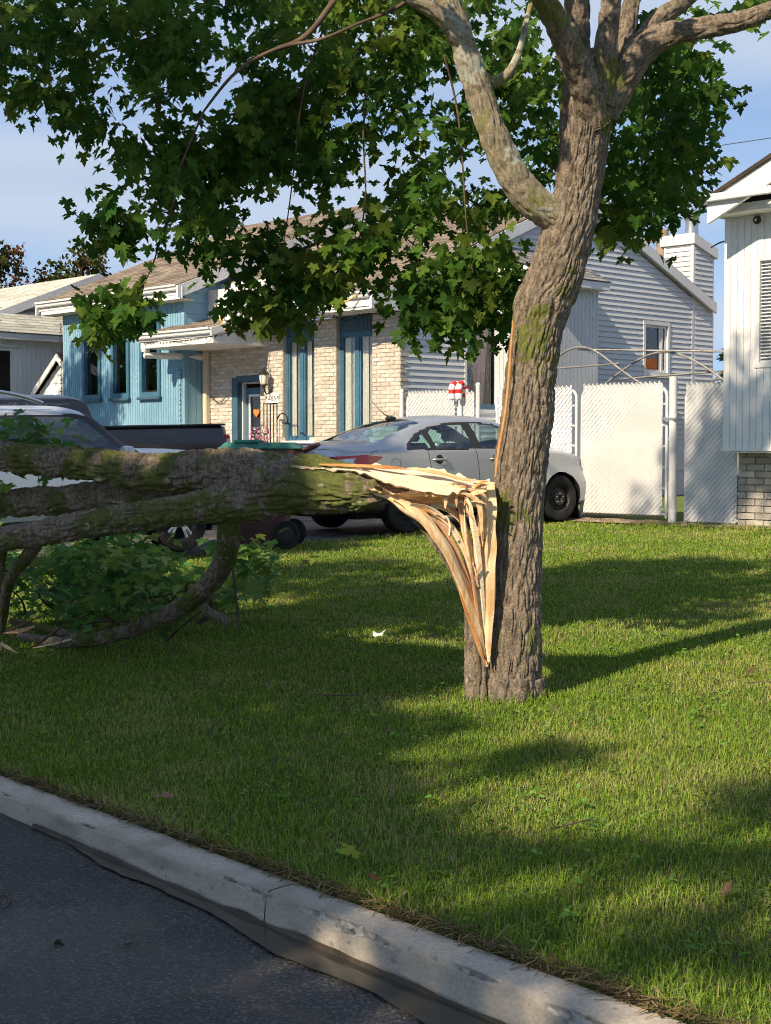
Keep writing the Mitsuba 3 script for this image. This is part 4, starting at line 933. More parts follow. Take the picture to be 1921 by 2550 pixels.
# ------------------------------------------------------------------ the split maple
M = thing('maple_tree', 'split maple with a leaning mossy trunk and a long torn wound down its left side', 'tree')
def L4(parent, name, q, seed, bsdf='m_bark', nr=64, **kw):
    q = np.array(q); m = limb(q[:, :3], q[:, 3], seed, nr, **kw)
    return add(name, m, bsdf, parent, smooth=True)
trunk = [(0.704, 7.930, 0.212, 0.163), (0.696, 7.930, 0.287, 0.148), (0.693, 7.930, 0.412, 0.142), (0.693, 7.930, 0.537, 0.141), (0.695, 7.940, 0.785, 0.139), (0.700, 7.950, 1.033, 0.136), (0.708, 7.960, 1.281, 0.136), (0.727, 7.970, 1.529, 0.139), (0.760, 7.980, 1.777, 0.139), (0.781, 7.980, 2.024, 0.132), (0.810, 7.980, 2.222, 0.134), (0.839, 7.980, 2.370, 0.147), (0.883, 7.980, 2.468, 0.147), (0.931, 7.970, 2.614, 0.139), (0.988, 7.960, 2.809, 0.129), (1.025, 7.950, 3.003, 0.121), (1.051, 7.940, 3.244, 0.129), (1.064, 7.930, 3.411, 0.138), (1.080, 7.930, 3.556, 0.124), (1.102, 7.950, 3.682, 0.094)]
L4(M, 'trunk', trunk, 3, nr=240, step=.0075, cell=.0150, depth=.0145, lump=.025, long=8.0)
left_limb = [(1.005, 7.980, 2.714, 0.070), (0.903, 7.950, 2.832, 0.092), (0.774, 7.900, 2.916, 0.089), (0.672, 7.850, 3.033, 0.083), (0.583, 7.800, 3.191, 0.078), (0.499, 7.750, 3.394, 0.070), (0.424, 7.700, 3.593, 0.067), (0.370, 7.660, 3.746, 0.062), (0.309, 7.620, 3.874, 0.062)] + [(-.10, 7.56, 4.42, .058), (-.60, 7.5, 4.92, .054), (-1.1, 7.45, 5.28, .05), (-1.55, 7.42, 5.42, .044), (-1.95, 7.45, 5.34, .036), (-2.3, 7.5, 5.1, .02)]
lb = L4(M, 'branch', left_limb, 11, 'm_bark_limb', nr=96, step=.012, cell=.020, depth=.009)
labels[lb] = {'label': 'pale lichen covered limb rising to the left'}
L4(M, 'branch', [(0.405, 7.700, 3.640, 0.053), (0.345, 7.620, 3.730, 0.052), (0.248, 7.550, 3.796, 0.042), (0.131, 7.500, 3.849, 0.033), (-0.075, 7.400, 3.943, 0.025), (-0.343, 7.300, 4.044, 0.018)], 12, 'm_bark_limb', nr=48)
L4(M, 'branch', [(1.052, 7.950, 3.392, 0.064), (1.025, 7.980, 3.617, 0.067), (1.019, 8.000, 3.841, 0.067), (1.015, 8.000, 4.060, 0.065), (1.005, 8.050, 4.489, 0.055), (0.971, 8.100, 5.116, 0.035)], 13, nr=72, step=.012)
L4(M, 'branch', [(1.108, 7.860, 3.311, 0.073), (1.023, 7.740, 3.474, 0.075), (0.936, 7.620, 3.619, 0.069), (0.847, 7.500, 3.736, 0.061), (0.771, 7.400, 3.831, 0.055), (0.639, 7.250, 4.027, 0.045), (0.494, 7.100, 4.362, 0.027)], 14, nr=72, step=.012)
L4(M, 'branch', [(1.125, 7.880, 3.400, 0.069), (1.145, 7.860, 3.587, 0.066), (1.153, 7.820, 3.743, 0.056), (1.168, 7.800, 3.904, 0.051), (1.203, 7.800, 4.117, 0.044), (1.236, 7.800, 4.517, 0.024)], 15, nr=64, step=.012)
L4(M, 'branch', [(1.145, 7.950, 3.367, 0.084), (1.227, 7.930, 3.520, 0.089), (1.311, 7.900, 3.650, 0.081), (1.420, 7.860, 3.742, 0.069), (1.553, 7.800, 3.771, 0.058), (1.698, 7.750, 3.783, 0.053), (1.841, 7.700, 3.799, 0.048), (2.003, 7.600, 3.856, 0.040), (2.182, 7.500, 3.974, 0.028)], 16, nr=80, step=.012)
L4(M, 'branch', [(1.256, 7.960, 3.576, 0.064), (1.359, 8.000, 3.756, 0.060), (1.478, 8.050, 3.904, 0.053), (1.611, 8.100, 4.017, 0.045), (1.781, 8.200, 4.196, 0.033)], 17, nr=56)
L4(M, 'branch', [(1.176, 8.000, 3.476, 0.065), (1.252, 8.050, 3.709, 0.060), (1.303, 8.100, 3.894, 0.050), (1.350, 8.150, 4.106, 0.043), (1.426, 8.200, 4.543, 0.023)], 18, nr=56)
L4(M, 'branch', [(0.497, 7.800, 3.536, 0.036), (0.544, 7.850, 3.518, 0.034), (0.613, 7.900, 3.549, 0.030), (0.678, 7.950, 3.634, 0.022), (0.731, 8.000, 3.793, 0.017), (0.775, 8.050, 3.978, 0.015)], 19, 'm_bark_limb', nr=28)
for i, q in enumerate((
    [(0.132, 7.550, 3.864, 0.021), (0.040, 7.600, 3.822, 0.017), (-0.126, 7.700, 3.785, 0.014), (-0.343, 7.800, 3.726, 0.015), (-0.518, 7.900, 3.722, 0.017), (-0.668, 7.950, 3.678, 0.017), (-0.808, 8.000, 3.598, 0.015), (-0.901, 8.050, 3.512, 0.013), (-0.982, 8.100, 3.425, 0.010)],
    [(-0.270, 7.900, 3.957, 0.027), (-0.348, 7.900, 3.849, 0.025), (-0.446, 7.920, 3.759, 0.025), (-0.570, 7.950, 3.721, 0.020)],
    [(-0.997, 8.600, 4.192, 0.013), (-1.093, 8.600, 4.088, 0.011), (-1.305, 8.600, 3.970, 0.011), (-1.553, 8.650, 3.905, 0.008), (-1.803, 8.700, 3.858, 0.005)],
    [(-0.982, 8.100, 3.425, 0.010), (-1.058, 8.100, 3.252, 0.009), (-1.132, 8.120, 3.057, 0.008), (-1.153, 8.120, 2.933, 0.008), (-1.214, 8.120, 2.758, 0.008), (-1.282, 8.100, 2.556, 0.006), (-1.376, 8.100, 2.406, 0.005)],
    [(-1.153, 8.120, 2.896, 0.006), (-1.238, 8.120, 2.878, 0.005), (-1.342, 8.140, 2.861, 0.004), (-1.420, 8.150, 2.843, 0.003)],
    [(-0.033, 8.300, 3.925, 0.010), (-0.085, 8.400, 3.698, 0.010), (-0.124, 8.400, 3.339, 0.009), (-0.112, 8.400, 3.030, 0.008), (-0.177, 8.400, 2.669, 0.005)],
    [(-0.336, 8.200, 3.897, 0.010), (-0.443, 8.300, 3.622, 0.010), (-0.495, 8.300, 3.268, 0.008), (-0.547, 8.300, 2.861, 0.005), (-0.599, 8.300, 2.554, 0.004)],
    [(0.317, 8.100, 3.722, 0.010), (0.384, 8.200, 3.498, 0.010), (0.423, 8.200, 3.147, 0.008), (0.449, 8.200, 2.795, 0.006), (0.501, 8.200, 2.442, 0.005)],
    [(1.444, 8.200, 3.810, 0.009), (1.445, 8.300, 3.673, 0.008), (1.431, 8.300, 3.471, 0.006), (1.422, 8.300, 3.242, 0.005)],
    [(-1.929, 8.800, 4.226, 0.011), (-1.959, 8.800, 3.985, 0.010), (-2.097, 8.800, 3.717, 0.008), (-2.206, 8.800, 3.664, 0.005)],
    [(0.809, 8.300, 4.051, 0.016), (0.733, 8.300, 3.799, 0.013), (0.657, 8.300, 3.648, 0.010)])):
    q = np.array(q); add('twig', tube(q[:, :3], q[:, 3] * .62, 8, .04), 'm_twig', M, smooth=True)
# the wound: torn strips on the left face of the trunk
def RB(parent, name, pts, wid, th, nrm, bsdf='m_wood', seed=0, jag=.18):
    q = np.array(pts, float)
    return add(name, ribbon(q[:, :3], [w for w in wid], th, nrm, .02, jag, seed), bsdf, parent)
CAMN = (-.05, -1, .05)
RB(M, 'torn_strip', [(0.671, 7.860, 2.281), (0.661, 7.860, 2.115), (0.647, 7.860, 1.921), (0.626, 7.860, 1.750), (0.600, 7.860, 1.603), (0.580, 7.860, 1.456)], [.004, .012, .013, .014, .014, .008], .02, (-.8, -.6, 0), 'm_wood_orange', 1)
wedge = [(1046,1052,1040,1478,.075), (1056,1060,1052,1440,.07), (1036,1085,1046,1400,.06)]
for i, q in enumerate(([(0.515, 7.760, 1.386), (0.509, 7.770, 1.143), (0.511, 7.790, 0.898), (0.522, 7.800, 0.677), (0.541, 7.820, 0.453)],
                       [(0.540, 7.740, 1.422), (0.539, 7.750, 1.192), (0.536, 7.760, 0.949), (0.538, 7.780, 0.703), (0.544, 7.790, 0.482)],
                       [(0.557, 7.800, 1.409), (0.555, 7.800, 1.165), (0.553, 7.800, 0.897), (0.554, 7.800, 0.603)])):
    RB(M, 'splinter', q, [.05, .085, .075, .06, .01] if i < 2 else [.03, .05, .05, .01], .035, [(-.5, -1, 0), (-.2, -1, 0), (-.3, -1, 0)][i], 'm_wood', 20 + i)
# bark-clad left half of the split foot
L4(M, 'bark_slab', [(0.510, 7.930, 0.224, 0.089), (0.505, 7.930, 0.312, 0.079), (0.494, 7.920, 0.438, 0.072), (0.481, 7.920, 0.563, 0.059), (0.458, 7.910, 0.676, 0.037), (0.427, 7.900, 0.776, 0.012)], 31, nr=72, step=.01, cell=.024, depth=.013)
# a collar of flares at the foot
for q in ([(0.785, 7.900, 0.366, 0.064), (0.823, 7.880, 0.265, 0.039), (0.846, 7.860, 0.229, 0.015)], [(0.621, 7.860, 0.373, 0.069), (0.596, 7.820, 0.268, 0.044), (0.584, 7.790, 0.231, 0.015)], [(0.705, 7.840, 0.376, 0.064), (0.713, 7.790, 0.261, 0.039), (0.718, 7.760, 0.227, 0.012)]):
    L4(M, 'root_flare', q, 40, nr=48, step=.012, cell=.022, depth=.01)
S_main = [(-0.55, 9.85, 3.69), (0.01, 9.77, 3.89), (-0.49, 8.42, 3.33), (-0.29, 8.69, 3.89), (0.02, 8.48, 3.69), (0.93, 8.39, 3.20), (0.17, 8.23, 2.41), (-1.18, 9.90, 3.21), (0.15, 9.87, 4.07), (0.71, 9.76, 3.09), (0.81, 9.95, 2.71), (-0.13, 8.16, 3.62), (0.65, 8.59, 3.71), (-1.30, 10.03, 3.15), (0.71, 9.50, 2.60), (-0.63, 8.58, 2.74), (0.66, 8.92, 4.03), (-0.73, 8.16, 3.39), (0.44, 9.03, 3.04), (0.83, 9.81, 3.21), (-0.42, 8.55, 3.18), (-0.61, 8.68, 4.14), (-0.38, 8.90, 3.44), (-0.56, 8.79, 3.69), (0.59, 9.71, 2.84), (-0.74, 9.19, 4.17), (-0.33, 9.89, 3.99), (-0.89, 8.54, 2.80), (-0.35, 9.87, 4.14), (0.21, 9.22, 2.98), (-0.57, 10.08, 3.81), (0.54, 9.47, 3.75), (-0.36, 9.18, 3.64), (1.07, 9.68, 3.97), (-0.23, 10.01, 4.22), (0.61, 8.89, 3.07), (0.52, 9.07, 4.35), (-0.35, 8.41, 3.28), (0.17, 9.65, 2.67), (0.01, 9.23, 2.81), (0.17, 8.53, 4.18), (0.30, 8.48, 3.11), (-0.86, 8.51, 4.15), (0.86, 8.39, 4.16), (-0.41, 9.38, 4.31), (-0.60, 9.67, 4.38), (0.24, 8.22, 3.00), (-0.22, 8.47, 2.89), (-0.31, 8.32, 4.14), (-0.73, 9.10, 3.55), (0.73, 8.19, 3.54), (-0.45, 9.01, 2.57), (0.19, 8.38, 3.97), (-0.16, 9.45, 4.33), (0.20, 9.81, 4.57), (-0.77, 8.28, 4.12), (1.01, 9.70, 3.83), (1.08, 9.87, 3.62), (-0.73, 10.09, 3.80), (-0.99, 8.25, 2.94), (0.60, 8.73, 3.77), (0.71, 9.44, 4.14), (-0.60, 9.21, 2.51), (-0.12, 9.43, 3.71), (-0.09, 9.86, 4.57), (0.30, 9.06, 4.07), (-0.77, 9.26, 3.72), (-0.27, 10.13, 4.46), (0.61, 8.55, 2.32), (-0.65, 9.13, 4.22), (1.01, 8.76, 3.50), (0.39, 8.81, 3.89), (0.02, 8.87, 3.53), (0.17, 8.34, 4.11), (-1.11, 9.05, 2.98), (-0.50, 8.68, 3.27), (-0.31, 8.47, 3.19), (-0.60, 9.12, 3.55), (0.63, 9.30, 3.11), (0.71, 8.36, 3.81), (-0.33, 9.29, 4.19), (0.10, 9.62, 4.29), (-0.79, 10.03, 4.32), (-0.52, 9.29, 3.71), (0.41, 8.74, 3.52), (0.65, 9.43, 3.94), (-0.50, 8.89, 3.27), (0.82, 9.30, 4.04), (0.84, 9.77, 4.33), (0.29, 8.20, 3.35), (-0.63, 8.89, 2.83), (0.46, 9.14, 3.58), (-0.93, 9.25, 3.56), (-0.09, 9.56, 3.65), (0.44, 9.63, 3.09), (-0.38, 8.51, 3.82), (-0.95, 9.26, 3.35), (-0.09, 9.04, 3.97), (-0.70, 9.14, 2.90), (0.59, 9.26, 3.71), (-0.42, 10.03, 2.70), (0.93, 10.17, 4.12), (0.69, 9.56, 3.82), (-0.71, 8.94, 3.65), (-0.73, 9.73, 4.54), (0.89, 8.48, 3.79), (-0.45, 9.48, 4.36), (-0.42, 10.01, 3.41), (0.84, 10.07, 2.58), (-0.22, 8.59, 4.25), (-0.79, 9.40, 3.90), (-0.67, 8.35, 3.23), (1.03, 8.76, 3.36), (0.10, 8.39, 3.48), (-0.35, 8.38, 3.71), (-0.73, 9.61, 2.69), (0.63, 8.65, 2.73), (-0.42, 9.63, 3.94), (-0.90, 8.88, 3.37), (0.90, 10.06, 2.78), (-0.25, 9.49, 3.93), (0.82, 9.92, 4.34), (-0.23, 8.85, 3.79), (0.38, 8.22, 4.08), (0.81, 9.56, 3.55), (0.60, 8.85, 3.67), (-1.01, 9.43, 3.34), (0.39, 8.71, 2.55), (0.71, 9.79, 4.10), (-0.34, 10.04, 3.67), (-0.68, 10.00, 2.64), (0.64, 9.91, 3.79), (-0.49, 8.54, 3.57), (-0.18, 10.13, 4.13), (-0.31, 9.02, 3.96), (0.35, 9.87, 4.52), (0.43, 8.16, 2.30), (-0.21, 8.37, 3.65), (-0.97, 9.49, 3.07), (0.42, 9.70, 2.62), (-0.52, 8.37, 4.11), (-0.03, 8.74, 3.80), (-0.92, 9.48, 4.10), (-0.60, 8.90, 3.97), (-0.67, 8.41, 3.57), (-0.14, 8.84, 2.94), (-0.56, 9.72, 4.53), (-0.69, 9.34, 3.78), (1.07, 9.11, 3.80), (0.20, 8.58, 2.91), (0.15, 9.50, 3.36), (0.26, 9.54, 3.33), (-0.92, 9.46, 4.51), (-0.87, 10.17, 4.01), (-0.80, 9.96, 3.80), (-0.46, 9.14, 3.46), (0.68, 9.20, 3.15), (0.16, 10.18, 3.40), (-0.99, 9.87, 3.61), (-0.42, 9.74, 3.46), (0.56, 8.74, 2.64), (-0.78, 9.69, 3.89), (-0.83, 10.04, 3.61), (-0.77, 9.42, 2.49), (-0.20, 8.91, 4.23), (0.73, 8.81, 3.72), (0.05, 8.74, 2.76), (1.10, 10.13, 3.48), (0.39, 9.10, 3.28), (0.31, 8.63, 2.40), (-0.27, 8.26, 3.64), (0.23, 10.20, 3.29), (0.81, 8.77, 4.29), (-0.39, 8.86, 2.61), (-0.62, 8.31, 2.47), (-0.36, 9.49, 2.60), (0.87, 9.00, 3.66), (0.40, 9.30, 4.06), (-0.57, 8.22, 3.92), (-0.76, 9.10, 3.79), (0.55, 8.23, 2.91), (0.76, 9.29, 2.58), (0.47, 8.62, 2.36), (0.25, 9.77, 3.32), (0.68, 9.72, 3.65), (-0.67, 8.72, 2.48), (0.98, 8.69, 3.69), (-0.86, 9.01, 3.48), (0.32, 9.70, 4.27), (-0.28, 8.92, 3.30), (0.58, 8.93, 4.26), (0.22, 10.10, 4.68), (0.24, 9.07, 3.40), (0.36, 9.77, 2.54), (0.18, 9.99, 2.68), (0.18, 8.86, 3.95), (0.10, 8.99, 3.04), (0.95, 8.52, 3.39), (-1.06, 9.31, 3.10), (-1.16, 8.81, 3.04), (-0.70, 9.12, 4.01), (0.05, 9.76, 3.09), (0.71, 9.52, 3.14), (-0.03, 8.46, 4.17), (0.36, 9.15, 2.48), (0.36, 8.37, 2.52), (-0.15, 9.29, 4.29), (-0.51, 9.11, 2.66), (-0.32, 8.44, 4.16), (-0.54, 9.05, 3.70), (0.53, 8.48, 4.19), (0.47, 9.55, 2.61), (-0.58, 10.09, 4.64), (-0.19, 8.46, 3.39), (0.49, 9.56, 2.44), (0.25, 8.88, 3.29), (-0.87, 9.51, 3.46), (0.11, 8.84, 2.84), (-0.64, 8.15, 3.25), (0.38, 9.91, 2.69), (0.87, 10.16, 4.29), (0.04, 8.34, 3.83), (-1.11, 9.44, 3.14), (-0.93, 10.01, 4.34), (-0.69, 8.86, 3.39), (-0.65, 8.66, 3.51), (-0.58, 9.67, 3.55), (-0.45, 10.12, 3.61), (0.95, 9.08, 3.37), (-0.72, 9.92, 3.46), (-0.99, 8.45, 2.94), (-0.69, 8.64, 3.33), (-0.69, 9.99, 4.67), (0.16, 9.95, 3.85), (0.68, 8.97, 2.40), (0.65, 8.91, 3.53), (-0.30, 9.76, 3.56), (0.07, 9.95, 3.29), (-1.15, 9.32, 3.21), (-0.18, 9.21, 4.44), (0.11, 9.35, 3.16), (-0.82, 8.76, 2.43), (-0.40, 9.37, 3.55), (0.32, 9.20, 4.01), (-0.71, 9.38, 4.48), (-0.70, 8.92, 4.35), (-0.58, 9.63, 3.77), (0.33, 9.35, 4.15), (0.81, 10.12, 4.08), (-0.71, 8.38, 3.42), (0.08, 9.56, 2.97), (-0.97, 9.84, 3.79), (0.34, 10.15, 4.35), (0.09, 8.20, 3.92), (-0.30, 9.85, 3.64), (-0.28, 8.46, 2.56), (-0.79, 9.83, 3.57), (-0.60, 8.51, 3.64), (-0.14, 8.55, 4.15), (0.86, 9.68, 3.90), (0.47, 10.06, 3.25), (0.54, 8.75, 3.47), (-0.82, 8.62, 3.26), (0.07, 10.03, 4.21), (-0.54, 10.11, 4.22), (0.11, 9.25, 3.76), (0.15, 9.79, 4.17), (0.93, 9.66, 4.24), (-0.22, 9.81, 4.11), (0.64, 9.09, 3.67)]
S_low = [(0.52, 8.49, 2.67), (-0.27, 8.53, 2.85), (-0.47, 8.27, 2.72), (-0.55, 8.48, 2.40), (-0.46, 8.64, 2.56), (0.16, 8.24, 2.32), (-0.26, 8.12, 2.69), (0.27, 8.15, 2.34), (0.70, 8.99, 2.51), (-0.36, 8.35, 2.62), (-0.72, 8.51, 2.53), (-0.21, 8.16, 2.57), (0.09, 8.58, 2.51), (-0.63, 8.97, 2.67), (0.68, 8.33, 2.51), (-0.15, 8.49, 2.82), (0.65, 8.50, 2.52), (-0.71, 8.52, 2.40), (-0.59, 8.74, 2.43), (0.44, 8.73, 2.56), (-0.86, 8.75, 2.52), (0.67, 8.84, 2.72), (-0.28, 8.44, 2.50), (0.47, 8.95, 2.65), (-0.34, 8.68, 2.77), (0.25, 8.24, 2.62), (-0.38, 8.56, 2.72), (0.39, 8.30, 2.58), (0.22, 8.19, 2.45), (0.53, 8.18, 2.43), (0.42, 8.56, 2.33), (0.44, 8.69, 2.33), (0.16, 8.49, 2.45), (0.32, 8.91, 2.50), (0.46, 8.11, 2.61), (-0.17, 8.78, 2.76), (-0.83, 8.68, 2.39), (0.61, 8.28, 2.68), (-0.12, 8.13, 2.72), (0.35, 8.45, 2.47), (-0.67, 8.35, 2.39), (-0.22, 8.65, 2.60), (0.62, 8.54, 2.39), (0.21, 8.40, 2.53), (-0.57, 8.48, 2.54), (0.42, 8.36, 2.41)]
S_left = [(-2.35, 9.48, 4.19), (-1.64, 8.19, 3.92), (-2.24, 9.06, 3.77), (-2.40, 9.24, 4.01), (-2.26, 9.74, 3.96), (-1.72, 8.42, 3.83), (-2.30, 9.62, 4.04), (-1.89, 9.67, 4.23), (-2.23, 8.44, 4.06), (-1.76, 9.54, 3.87), (-1.87, 8.98, 3.96), (-1.90, 8.95, 3.60), (-2.06, 8.17, 3.98), (-1.95, 9.63, 4.09), (-1.88, 8.79, 3.62), (-1.67, 8.87, 4.19), (-2.01, 8.96, 3.78), (-1.63, 9.27, 4.20), (-1.87, 8.60, 4.16), (-2.57, 9.77, 4.49), (-1.87, 8.18, 3.82), (-1.84, 8.35, 4.11), (-2.18, 8.61, 3.84), (-2.04, 9.65, 4.25), (-1.48, 8.46, 4.10), (-2.38, 8.88, 4.12), (-1.98, 9.57, 3.67), (-1.88, 9.76, 4.49), (-1.74, 9.03, 3.62), (-1.83, 8.43, 3.57), (-1.81, 8.28, 3.87), (-1.76, 8.54, 4.01), (-2.42, 9.10, 3.94), (-2.02, 9.62, 3.87), (-2.19, 8.76, 4.12), (-1.97, 9.75, 3.86), (-2.38, 9.72, 3.93), (-1.65, 8.29, 3.41), (-2.42, 9.51, 4.41), (-1.66, 9.44, 4.43), (-1.71, 8.56, 3.45), (-1.84, 9.29, 4.36), (-1.63, 8.90, 4.08), (-2.12, 8.91, 4.12), (-2.24, 9.35, 3.83), (-2.38, 9.62, 4.49), (-1.47, 8.36, 3.99), (-2.12, 8.25, 3.81), (-2.37, 9.16, 4.32), (-2.01, 8.99, 4.11), (-2.02, 8.47, 3.64), (-2.16, 8.37, 3.92), (-2.01, 8.81, 4.03), (-2.32, 8.65, 3.97)]
S_mid = [(-1.08, 8.11, 3.72), (-1.23, 8.19, 3.80), (-1.15, 8.47, 4.09), (-1.27, 8.70, 3.96), (-1.39, 8.84, 3.86), (-1.43, 9.17, 4.36), (-1.19, 8.04, 3.59), (-1.12, 8.11, 3.83), (-1.15, 8.25, 3.55), (-1.12, 8.26, 3.67), (-1.16, 8.82, 3.85), (-1.18, 8.91, 4.02), (-1.17, 9.02, 4.25), (-1.13, 8.67, 4.05), (-1.20, 9.16, 4.25), (-1.30, 9.16, 3.97), (-1.26, 8.23, 4.03), (-1.31, 8.15, 3.57), (-1.41, 9.02, 4.01), (-1.32, 8.93, 3.96), (-1.31, 8.63, 4.19), (-1.36, 8.47, 3.71), (-1.32, 8.58, 3.98), (-1.18, 8.98, 3.84), (-1.04, 8.18, 3.93), (-1.45, 8.80, 4.00)]
S_bulge = [(-1.13, 8.80, 3.25), (-0.88, 8.97, 3.29), (-0.88, 8.61, 3.38), (-1.05, 8.67, 2.75), (-1.42, 8.49, 3.09), (-1.28, 8.52, 3.32), (-1.21, 8.69, 3.36), (-1.15, 8.17, 3.14), (-1.33, 8.97, 3.31), (-0.84, 8.40, 2.75), (-1.51, 8.88, 3.25), (-1.09, 8.51, 3.31), (-1.07, 8.06, 2.93), (-1.19, 8.11, 3.04), (-1.05, 8.50, 3.10), (-1.36, 8.29, 3.23), (-1.38, 8.90, 3.16), (-1.23, 8.90, 3.49), (-1.05, 8.93, 3.27), (-1.01, 8.78, 3.25), (-1.05, 8.65, 3.26), (-0.88, 8.84, 3.44), (-1.13, 8.90, 3.37), (-1.08, 8.71, 2.87), (-0.96, 8.11, 2.67), (-0.84, 8.25, 2.71), (-1.36, 8.63, 3.32), (-1.48, 9.00, 3.40), (-1.19, 8.90, 3.19), (-0.98, 8.00, 2.83)]
S_small = [(-1.38, 8.11, 2.80), (-1.46, 7.92, 2.88), (-1.51, 8.26, 2.77), (-1.39, 7.99, 2.76), (-1.32, 7.91, 2.75), (-1.50, 8.03, 2.79), (-1.55, 8.08, 2.82), (-1.55, 8.17, 2.82), (-1.39, 7.99, 2.87)]
S_hang = [(-1.44, 8.01, 2.35), (-1.42, 8.00, 2.28), (-1.39, 7.92, 2.38), (-1.39, 8.19, 2.43), (-1.60, 8.15, 2.39), (-1.46, 7.94, 2.29), (-1.56, 8.13, 2.33), (-1.47, 8.16, 2.40), (-1.50, 8.19, 2.33), (-1.60, 8.15, 2.26), (-1.34, 7.97, 2.39), (-1.36, 7.90, 2.32)]
S_right = [(1.47, 8.21, 2.93), (1.73, 8.65, 3.79), (1.56, 9.01, 3.67), (1.33, 8.27, 3.28), (1.67, 8.22, 3.75), (1.41, 8.52, 3.23), (1.58, 9.02, 3.05), (2.01, 9.59, 3.71), (1.74, 8.84, 3.93), (1.31, 8.54, 2.85), (1.53, 9.71, 3.21), (1.52, 9.23, 3.07), (1.45, 9.25, 2.95), (1.87, 9.60, 3.69), (2.43, 9.40, 4.43), (1.60, 8.22, 3.01), (1.49, 8.78, 3.97), (1.59, 9.72, 3.99), (1.56, 8.52, 3.63), (1.39, 8.97, 3.44), (1.84, 9.22, 3.45), (1.84, 9.50, 3.30), (2.11, 8.25, 4.03), (1.57, 9.11, 4.07), (1.24, 8.47, 3.35), (1.47, 9.48, 3.51), (1.53, 9.22, 3.53), (1.75, 9.59, 3.38), (1.71, 9.06, 3.79), (1.86, 9.40, 4.31), (1.27, 8.41, 3.11), (1.31, 8.63, 2.95), (1.58, 8.35, 3.17), (1.52, 9.23, 3.20), (1.56, 8.25, 3.53), (1.78, 9.35, 3.60), (1.55, 9.79, 3.36), (1.52, 9.52, 3.38), (2.01, 9.40, 3.76), (1.41, 8.55, 2.92), (1.74, 8.70, 4.18), (1.61, 8.93, 3.26), (1.47, 8.97, 3.07), (1.87, 9.03, 3.91), (1.51, 9.71, 3.00), (2.23, 8.70, 4.17), (1.64, 9.61, 3.78), (1.40, 9.12, 2.94), (1.82, 9.31, 3.79), (1.23, 8.22, 3.12), (1.74, 9.04, 3.28), (2.30, 8.92, 4.23), (1.85, 9.33, 3.29), (1.90, 9.51, 3.52), (1.70, 8.83, 3.47), (1.95, 9.52, 3.96), (1.74, 9.13, 3.09), (1.58, 8.89, 3.86), (1.81, 9.62, 4.09), (1.55, 9.33, 3.94), (1.63, 8.61, 3.32), (1.85, 9.21, 3.60), (1.66, 8.42, 3.28), (1.94, 8.87, 3.70), (1.28, 8.25, 3.67), (1.83, 9.41, 3.15), (1.74, 9.68, 3.83), (1.64, 9.29, 3.06), (1.63, 9.70, 4.11), (1.44, 8.65, 3.20), (1.45, 8.30, 3.87), (1.87, 9.38, 4.11), (1.78, 8.32, 3.43), (2.26, 9.03, 4.32), (1.48, 9.37, 3.61), (1.82, 9.14, 3.83), (1.58, 8.61, 3.15), (1.70, 8.85, 3.20), (1.43, 8.96, 3.28), (1.32, 8.36, 2.91), (1.94, 9.10, 3.68), (1.76, 8.89, 3.73), (1.47, 8.64, 3.88), (1.73, 9.22, 3.90)]
lr = np.random.default_rng(21)
# boughs out of the frame above, of which the photograph shows only the shade they cast
UP = [(c, n, s) for c, n, s in (((.22, 6.8, 4.5), 10, (.18, .2, .12)), ((-2.6, 9.5, 10.0), 80, (1.2, .6, .5)), ((-3.8, 9.2, 10.0), 36, (.8, .5, .4)), ((-.8, 8.6, 9.2), 30, (.9, .9, .8)))]
S_up = np.vstack([np.array(c) + lr.normal(0, 1, (n, 3)) * np.array(s) * .7 for c, n, s in UP])
crown = spray_leaves(np.vstack([S_main, S_low, S_left, S_mid, S_bulge, S_right]), lr, (14, 22), .125, (.052, .092))
tips = spray_leaves(np.vstack([S_small, S_hang]), lr, (14, 20), .10, (.055, .09))
add_foliage(M, [np.concatenate([a, b]) for a, b in zip(crown, tips)], lr, 300)
add_foliage(M, spray_leaves(S_up, lr, (12, 17), .26, (.10, .15)), lr, 0, LEAF7_V, LEAF7_F, mass='high_foliage')

# ------------------------------------------------------------------ the fallen half
D = thing('fallen_maple_stem', 'broken half of the split maple lying across the lawn, hanging by pale splinters', 'fallen tree')
L4(D, 'stem', [(0.266, 7.620, 1.387, 0.005), (0.171, 7.640, 1.391, 0.024), (0.065, 7.680, 1.395, 0.045), (-0.031, 7.700, 1.390, 0.074), (-0.128, 7.740, 1.393, 0.111), (-0.275, 7.820, 1.406, 0.136), (-0.426, 7.900, 1.419, 0.153), (-0.581, 8.000, 1.409, 0.160), (-0.714, 8.100, 1.397, 0.151), (-0.851, 8.200, 1.379, 0.128), (-0.963, 8.280, 1.371, 0.088)], 51, 'm_bark_log', nr=150, step=.009, cell=.026, depth=.018, long=7.0, lump=.10)
L4(D, 'branch', [(-0.581, 8.000, 1.459, 0.115), (-0.739, 8.100, 1.477, 0.126), (-0.907, 8.250, 1.485, 0.121), (-1.133, 8.400, 1.478, 0.110), (-1.340, 8.550, 1.470, 0.101), (-1.580, 8.700, 1.490, 0.098), (-1.855, 8.850, 1.521, 0.094), (-2.111, 9.000, 1.539, 0.093), (-2.374, 9.150, 1.561, 0.091), (-2.716, 9.350, 1.604, 0.085), (-3.236, 9.600, 1.679, 0.072)], 52, 'm_bark_log', nr=120, step=.009, cell=.026, depth=.023, lump=.10)
